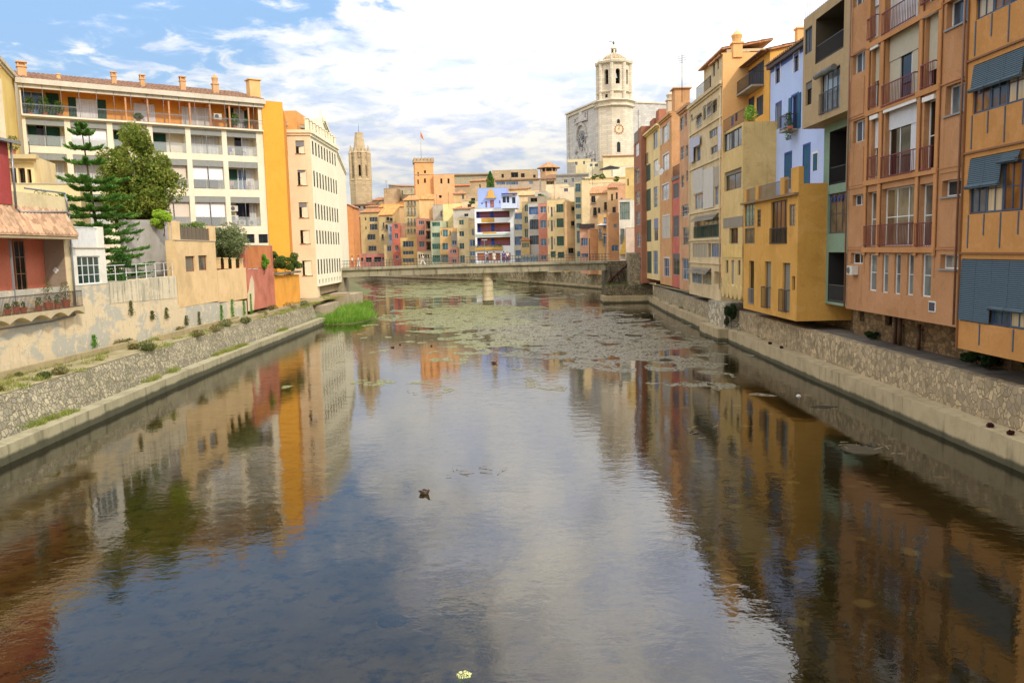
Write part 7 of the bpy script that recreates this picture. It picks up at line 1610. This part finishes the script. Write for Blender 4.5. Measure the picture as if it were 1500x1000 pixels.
for (cx, cy, rx, ry) in isl:
    for i in range(120):
        a = random.random()*6.283; q = random.random()**.5; hgt = 1.5*(1.2-q*.7)*(1+.5*noise.noise(Vector((cx+q, cy, i*.1))))
        blades(m, cx+rx*q*math.cos(a), cy+ry*q*math.sin(a), .02, hgt, 16, .35, .4, .028)
tag(m.build('reeds', RM), 'bright green reed bed on the left by the footbridge', 'reeds', kind='stuff')
m = MB(); N_ = 28
for (cx, cy, rx, ry) in isl: m.slab([(cx+rx*1.1*math.cos(t*math.pi/8)*(1+.12*math.sin(5*t)), cy+ry*1.1*math.sin(t*math.pi/8)*(1+.1*math.cos(3*t))) for t in range(16)], -.8, .03+.002*cx % .03)
m.face([(-25, 90.6, 1.0), (-21, 90.6, .1), (-21, 121, .1), (-25, 121, 1.0)])
tag(m.build('mud_bank', groundmat((92, 84, 52), (110, 112, 60), 1.0)), kind='structure')
# grass and weeds on the bank path and ledge
random.seed(22); m = MB()
for i in range(760):
    y = random.uniform(28, 110); x = random.choice((-21.6-.005*(y-30), -22.6, -23.9, -24.3))+random.gauss(0, .22)
    if noise.noise(Vector((x*.4, y*.18, 1))) < .0: continue
    blades(m, x, y, 2.17, random.uniform(.1, .38), 20, .32, .6, .016)
for (y0, y1, x0) in ((33.5, 37.5, -20.2), (45.5, 47.5, -20.6), (49, 50.5, -20.75), (57, 64, -20.95), (74, 77, -21.3)):
    for i in range(int((y1-y0)*9)): blades(m, x0+random.gauss(0, .08), random.uniform(y0, y1), .72, random.uniform(.15, .4), 20, .22, .6, .014)
tag(m.build('bank_grass', leafmat((112, 138, 44), (168, 158, 88), .95)), 'patchy grass and weeds along the left bank path and ledge', 'grass', kind='stuff')
m = MB()
for i in range(26):
    y = random.uniform(55, 112); blades(m, 17.9+(y-65)*.02+random.gauss(0, .1), y, .98, random.uniform(.1, .35), 18, .2, .6, .014)
for i in range(60): blades(m, random.uniform(13.5, 19.5), random.uniform(115, 119), 2.36 if i % 2 else .97, .5, 16, .3, .5, .02)
tag(m.build('bank_grass', leafmat((70, 96, 34), (120, 130, 60), .95)), 'sparse green tufts along the right bank ledges', 'grass', kind='stuff')
weeds = [(125, 506, .35), (36, 571, .18), (150, 546, .32), (95, 553, .28), (178, 508, .42), (196, 511, .3), (245, 512, .5), (260, 486, .35), (300, 492, .4), (330, 478, .5), (345, 484, .45), (310, 510, .35), (360, 472, .4), (400, 455, .5), (425, 452, .6), (445, 448, .5), (385, 462, .4), (28, 550, .15)]
wl = ['dark round', 'small dry', 'spiky olive', 'greenish low', 'dense dark', 'brownish', 'broad wispy', 'low grey', 'rusty brown', 'tall dry', 'spreading', 'pale green', 'thin', 'bushy', 'large straw coloured', 'loose straw coloured', 'short green', 'tiny']
for i, (px, py, r) in enumerate(weeds):
    random.seed(70+i); q = atZ(px, py, 2.2); x = max(min(q.x, -21.8), -24.45); e = empty('weed_bush', (x, q.y, 2.17), 0, '%s weed bush on the left bank path, %s' % (wl[i], ['a third of the way', 'at the near end', 'a quarter of the way', 'a fifth of the way', 'two fifths', 'near the middle', 'at the middle', 'just past the middle', 'over halfway', 'two thirds', 'two thirds by the edge', 'beyond the middle edge', 'three quarters', 'below the red wall', 'below the orange wall', 'past the orange wall', 'below the vine', 'near the left edge'][i]), 'weed')
    m = MB(); leaf_cloud(m, (0, 0, r*.55), (r*1.2, r*1.2, r*.7), 420, .05, shell=.3); blades(m, 0, 0, 0, r*1.6, 60, r*.7, .5, .01); m.build('foliage', leafmat((92, 98, 44), (150, 136, 84), .9) if i % 3 else leafmat((60, 84, 34), (110, 120, 60), .9), e)
    m = MB(); m.tube((0, 0, -.02), (0, 0, r*.6), .015, n=5); m.build('stem', BARK, e)
for i, (px, y0, y1, lb) in enumerate(((272, 476, 462, 'short ivy tuft beside a dark hole at the foot of the grey patched wall'), (292, 488, 456, 'feathery climbing weed left of the ivy row'), (324, 468, 446, 'thin vertical creeper on the grey patched wall'), (340, 468, 438, 'medium vertical creeper on the grey patched wall'), (357, 462, 440, 'leafy creeper left of the tallest one'), (367, 460, 430, 'tallest bright green creeper beside the red wall'), (191, 462, 440, 'dangling brown green weed high on the plaster wall'), (243, 466, 450, 'dark hanging weed on the plaster wall under the stains'), (137, 508, 490, 'small green weed low on the plaster wall'), (222, 468, 455, 'little dry tuft stuck on the plaster wall'))):
    random.seed(90+i); u, zb = F_L.uv(px, y0); zt = F_L.uv(px, y1)[1]; e = empty('wall_creeper', (-24.62, 40+u, zb), 0, lb, 'creeper'); m = MB()
    for k in range(int(260*max(1, (zt-zb)))):
        t = random.random(); c = Vector((random.gauss(0, .05), random.gauss(0, .16*(1.1-t)+.04), t*(zt-zb))); a = rnd_unit().normalized()*.05; b = a.cross(rnd_unit()).normalized()*.03; m.face([c-a, c+b, c+a, c-b])
    m.build('foliage', leafmat((76, 134, 34), (120, 170, 60), .95) if i in (2, 3, 4, 5, 8) else leafmat((86, 94, 48), (130, 130, 80), .9), e); m = MB(); m.tube((0, 0, -.05), (0, 0, (zt-zb)*.8), .012, n=5); m.build('stem', BARK, e)

# ================================================================ THINGS IN AND ON THE WATER
def duck(loc, rz, label, s=1.0, col=(92, 72, 52)):
    e = empty('duck', loc, rz, label, 'duck', 'ducks on the river'); V = [(-.26, 0, .12), (-.14, 0, .07), (0, 0, .06), (.12, 0, .08), (.19, 0, .17), (.23, 0, .24)]
    skin_obj('body', [tuple(c*s for c in v) for v in V], [(i, i+1) for i in range(5)], [(.02*s, .03*s), (.09*s, .07*s), (.12*s, .09*s), (.10*s, .08*s), (.045*s, .045*s), (.055*s, .055*s)], plain(col, .8, .9, var=.4), e, root=2)
    m = MB(); m.prism([(.27*s, .235*s), (.35*s, .215*s), (.35*s, .225*s), (.27*s, .255*s)], -.02*s, .02*s); m.build('bill', plain((150, 120, 50)), e)
    m = MB(); 
    for sg in (-1, 1): m.prism([(-.22*s, .14*s), (-.1*s, .07*s), (.06*s, .09*s), (.06*s, .15*s), (-.1*s, .18*s)], sg*.115*s-.012, sg*.115*s+.012)
    m.build('wing', plain((66, 50, 38), .8, .9), e)
for px, py, rz, s, lb, c in ((622, 723, -35, .82, 'brown duck swimming alone in the middle of the open river', (92, 72, 52)), (575, 509, 180, .6, 'small dark duck left of a pair, near the floating weed', (50, 40, 34)), (586, 505, 90, .6, 'dark duck just right of the small dark one', (46, 38, 32)), (632, 507, 90, .6, 'dark upright duck by the reflection of the orange tower', (46, 38, 32)), (724, 532, 20, .85, 'brown and white duck at the edge of the floating weed', (120, 90, 70))):
    q = atZ(px, py, 0); duck((q.x, q.y, -.02), rad(rz), lb, s, c)
# dark birds resting on the right ledge
for px, py, lb in ((1443, 626, 'left one of two dark red clumps on the right ledge'), (1470, 637, 'right one of two dark red clumps on the right ledge'), (1136, 504, 'dark clump on the ledge under the yellow box house'), (1155, 510, 'dark clump nearer the viewer on the ledge under the yellow box house')):
    q = atZ(px, py, .98); random.seed(int(px)); e = empty('dead_plant', (min(max(q.x, 16.9), 17.25), q.y, .97), 0, lb, 'dead plant'); m = MB(); leaf_cloud(m, (0, 0, .09), (.13, .13, .09), 300, .03, shell=.2); m.build('foliage', leafmat((60, 18, 22), (100, 36, 34), .8), e); m = MB(); m.tube((0, 0, 0), (0, 0, .12), .02, n=5); m.build('stem', BARK, e)
def rock(loc, s, label, col=(110, 100, 78), name='rock', seed=0):
    random.seed(seed); m = MB(); prof = []; n = 9; rings = 6; b = 0
    for k in range(rings+1):
        ph_ = math.pi*k/rings
        for i in range(n):
            t = 2*math.pi*i/n; d = Vector((math.sin(ph_)*math.cos(t), math.sin(ph_)*math.sin(t), math.cos(ph_))); r = 1+.35*noise.noise(d*1.7+Vector((seed, 0, 0))); m.v.append((d.x*s[0]*r, d.y*s[1]*r, d.z*s[2]*r))
    for k in range(rings):
        for i in range(n): j = (i+1) % n; m.f.append((k*n+i, (k+1)*n+i, (k+1)*n+j, k*n+j)); m.mi.append(0)
    o = m.build(name, concrete(col, .8, drip=.2)); o.location = loc; return tag(o, label, 'rock')
for i, (px, py, s, z, lb) in enumerate(((1262, 660, (.75, .5, .16), -.03, 'flat dark rock breaking the surface on the right'), (1246, 656, (.35, .3, .16), .0, 'smaller rock touching the flat dark one'), (1278, 655, (.22, .2, .18), .02, 'little pointed rock right of the flat dark one'), (1205, 596, (.7, .3, .08), -.03, 'thin mud coloured slab in the water on the right'), (1018, 633, (.22, .18, .1), 0, 'small pale stone in the brown reflections'), (575, 900, (.35, .25, .1), -.12, 'sunken pale stone in the foreground'), (1170, 580, (.12, .1, .08), .0, 'tiny white pebble like stone near the right ledge'), (975, 528, (.5, .4, .12), 0, 'low stone among weed at the right edge of the mats'))):
    q = atZ(px, py, 0); rock((q.x, q.y, z), s, lb, (62, 54, 36) if i != 6 else (230, 226, 220), seed=i+1)
m = MB(); random.seed(33)
for (px, py, n_) in ((1262, 657, 16), (1213, 597, 8), (1018, 634, 6), (690, 690, 10), (545, 468, 26), (520, 492, 14), (600, 575, 4)):
    q = atZ(px, py, 0)
    for i in range(n_):
        a = random.uniform(-.5, .5)+(0 if random.random() < .7 else 1.5); c = Vector((q.x+random.gauss(0, .5), q.y+random.gauss(0, .5), random.uniform(.0, .05))); d = Vector((math.cos(a), math.sin(a), random.uniform(-.05, .25)))*random.uniform(.15, .5); m.tube(c, c+d, .012, .006, n=5)
tag(m.build('driftwood', plain((150, 132, 100), .8, .9)), 'scattered twigs and driftwood lying in the shallow water', 'driftwood', kind='stuff')
q = atZ(680, 997, 0); e = empty('flower_sprig', (q.x, q.y, .0), 0, 'small sprig of pale yellow flowers at the very bottom of the view', 'flowers'); m = MB(); random.seed(4)
for i in range(7): m.tube((0, 0, -.1), (random.uniform(-.16, .16), random.uniform(-.1, .1), random.uniform(.05, .16)), .004, n=4)
m.build('stem', LEAF1, e); m = MB(); leaf_cloud(m, (0, 0, .12), (.13, .10, .05), 150, .02); m.build('flowers', plain((220, 220, 150), .9), e)
# floating weed mats: marching squares over a noise field
def dens(x, y):
    g = lambda a, b, c, d: math.exp(-((x-a)/c)**2-((y-b)/d)**2)
    v = 1.6*g(-8, 103, 8, 17)+.95*g(-2, 96, 9, 18)+.90*g(7, 90, 8, 24)+.75*g(10, 66, 6, 15)+.62*g(3, 72, 6, 14)+.45*g(-3.6, 53, 2.4, 9)+.40*g(-3.6, 64, 3.0, 6)+.4*g(10, 49, 2.6, 6)+.75*g(4, 76, 9, 18)+.25*g(9, 60, 6, 12)
    v += 1.2*g(-12, 150, 13, 18)+1.1*g(-15, 185, 22, 30)+.5*g(8, 135, 10, 12)
    return min(v, 1.45)
def fld(x, y):
    n1_ = noise.fractal(Vector((x*.30, y*.26, 0)), .62, 2.1, 6)
    n2_ = noise.noise(Vector((x*1.3, y*.6, 7)))
    return dens(x, y)*.72-.60+.78*n1_+.36*n2_
def mats(name, x0, x1, y0, y1, dx, dy, mat, label, off=0, z=.006):
    nx, ny = int((x1-x0)/dx), int((y1-y0)/dy); G = [[fld(x0+i*dx+off, y0+j*dy) for i in range(nx+1)] for j in range(ny+1)]; m = MB()
    for j in range(ny):
        for i in range(nx):
            c = [(i, j), (i+1, j), (i+1, j+1), (i, j+1)]; v = [G[b][a] for a, b in c]
            if max(v) <= 0: continue
            pts = []
            for k in range(4):
                a, b = c[k], c[(k+1) % 4]; va, vb = v[k], v[(k+1) % 4]
                if va > 0: pts.append((x0+a[0]*dx, y0+a[1]*dy, z))
                if (va > 0) != (vb > 0): t = va/(va-vb); pts.append((x0+(a[0]+(b[0]-a[0])*t)*dx, y0+(a[1]+(b[1]-a[1])*t)*dy, z))
            if len(pts) > 2: m.face(pts)
    return tag(m.build(name, mat), label, 'water weed', kind='stuff')
am, N, p_, out = newmat('water weed'); ps = N.pos(); sx = N.new('ShaderNodeSeparateXYZ'); N.l.new(ps, sx.inputs[0])
a = N.noise(N.scale(ps, .8, .55, 1), 1.3, 7, .72, .4); b = N.noise(N.scale(ps, 1, .6, 1), .12, 4, .6); c = N.noise(ps, 5, 5, .65)
g_ = N.ramp(N.math('ADD', N.math('MULTIPLY', sx.outputs[0], -.04), N.math('ADD', b, N.math('MULTIPLY', sx.outputs[1], .002))), .45, .85)
cl = N.mix(g_, rgba((140, 130, 102), .68), rgba((152, 152, 84), .68)); cl = N.mix(N.math('MULTIPLY', N.ramp(a, .45, .65), .55), cl, rgba((90, 86, 52), .7)); cl = N.mix(N.math('MULTIPLY', N.ramp(c, .5, .7), .5), cl, rgba((196, 190, 160), .8))
N.l.new(cl, p_.inputs['Base Color']); p_.inputs['Roughness'].default_value = .5; p_.inputs['Specular IOR Level'].default_value = .3
bp = N.new('ShaderNodeBump'); bp.inputs['Strength'].default_value = .5; bp.inputs['Distance'].default_value = .03; N.l.new(c, bp.inputs['Height']); N.l.new(bp.outputs[0], p_.inputs['Normal'])
tr_ = N.new('ShaderNodeBsdfTransparent'); mx_ = N.new('ShaderNodeMixShader'); N.l.new(N.ramp(N.math('ADD', N.math('MULTIPLY', c, .6), N.math('MULTIPLY', a, .5)), .475, .55), mx_.inputs[0]); N.l.new(tr_.outputs[0], mx_.inputs[1]); N.l.new(p_.outputs[0], mx_.inputs[2]); N.l.new(mx_.outputs[0], out.inputs[0])
mats('floating_weed', -16, 18.5, 38, 119, .24, .36, am, 'ragged mats of pale olive water weed floating on the near river')
mats('floating_weed', -45, 17, 119.3, 232, .6, .9, am, 'broad yellowish sheet of water weed floating beyond the footbridge')
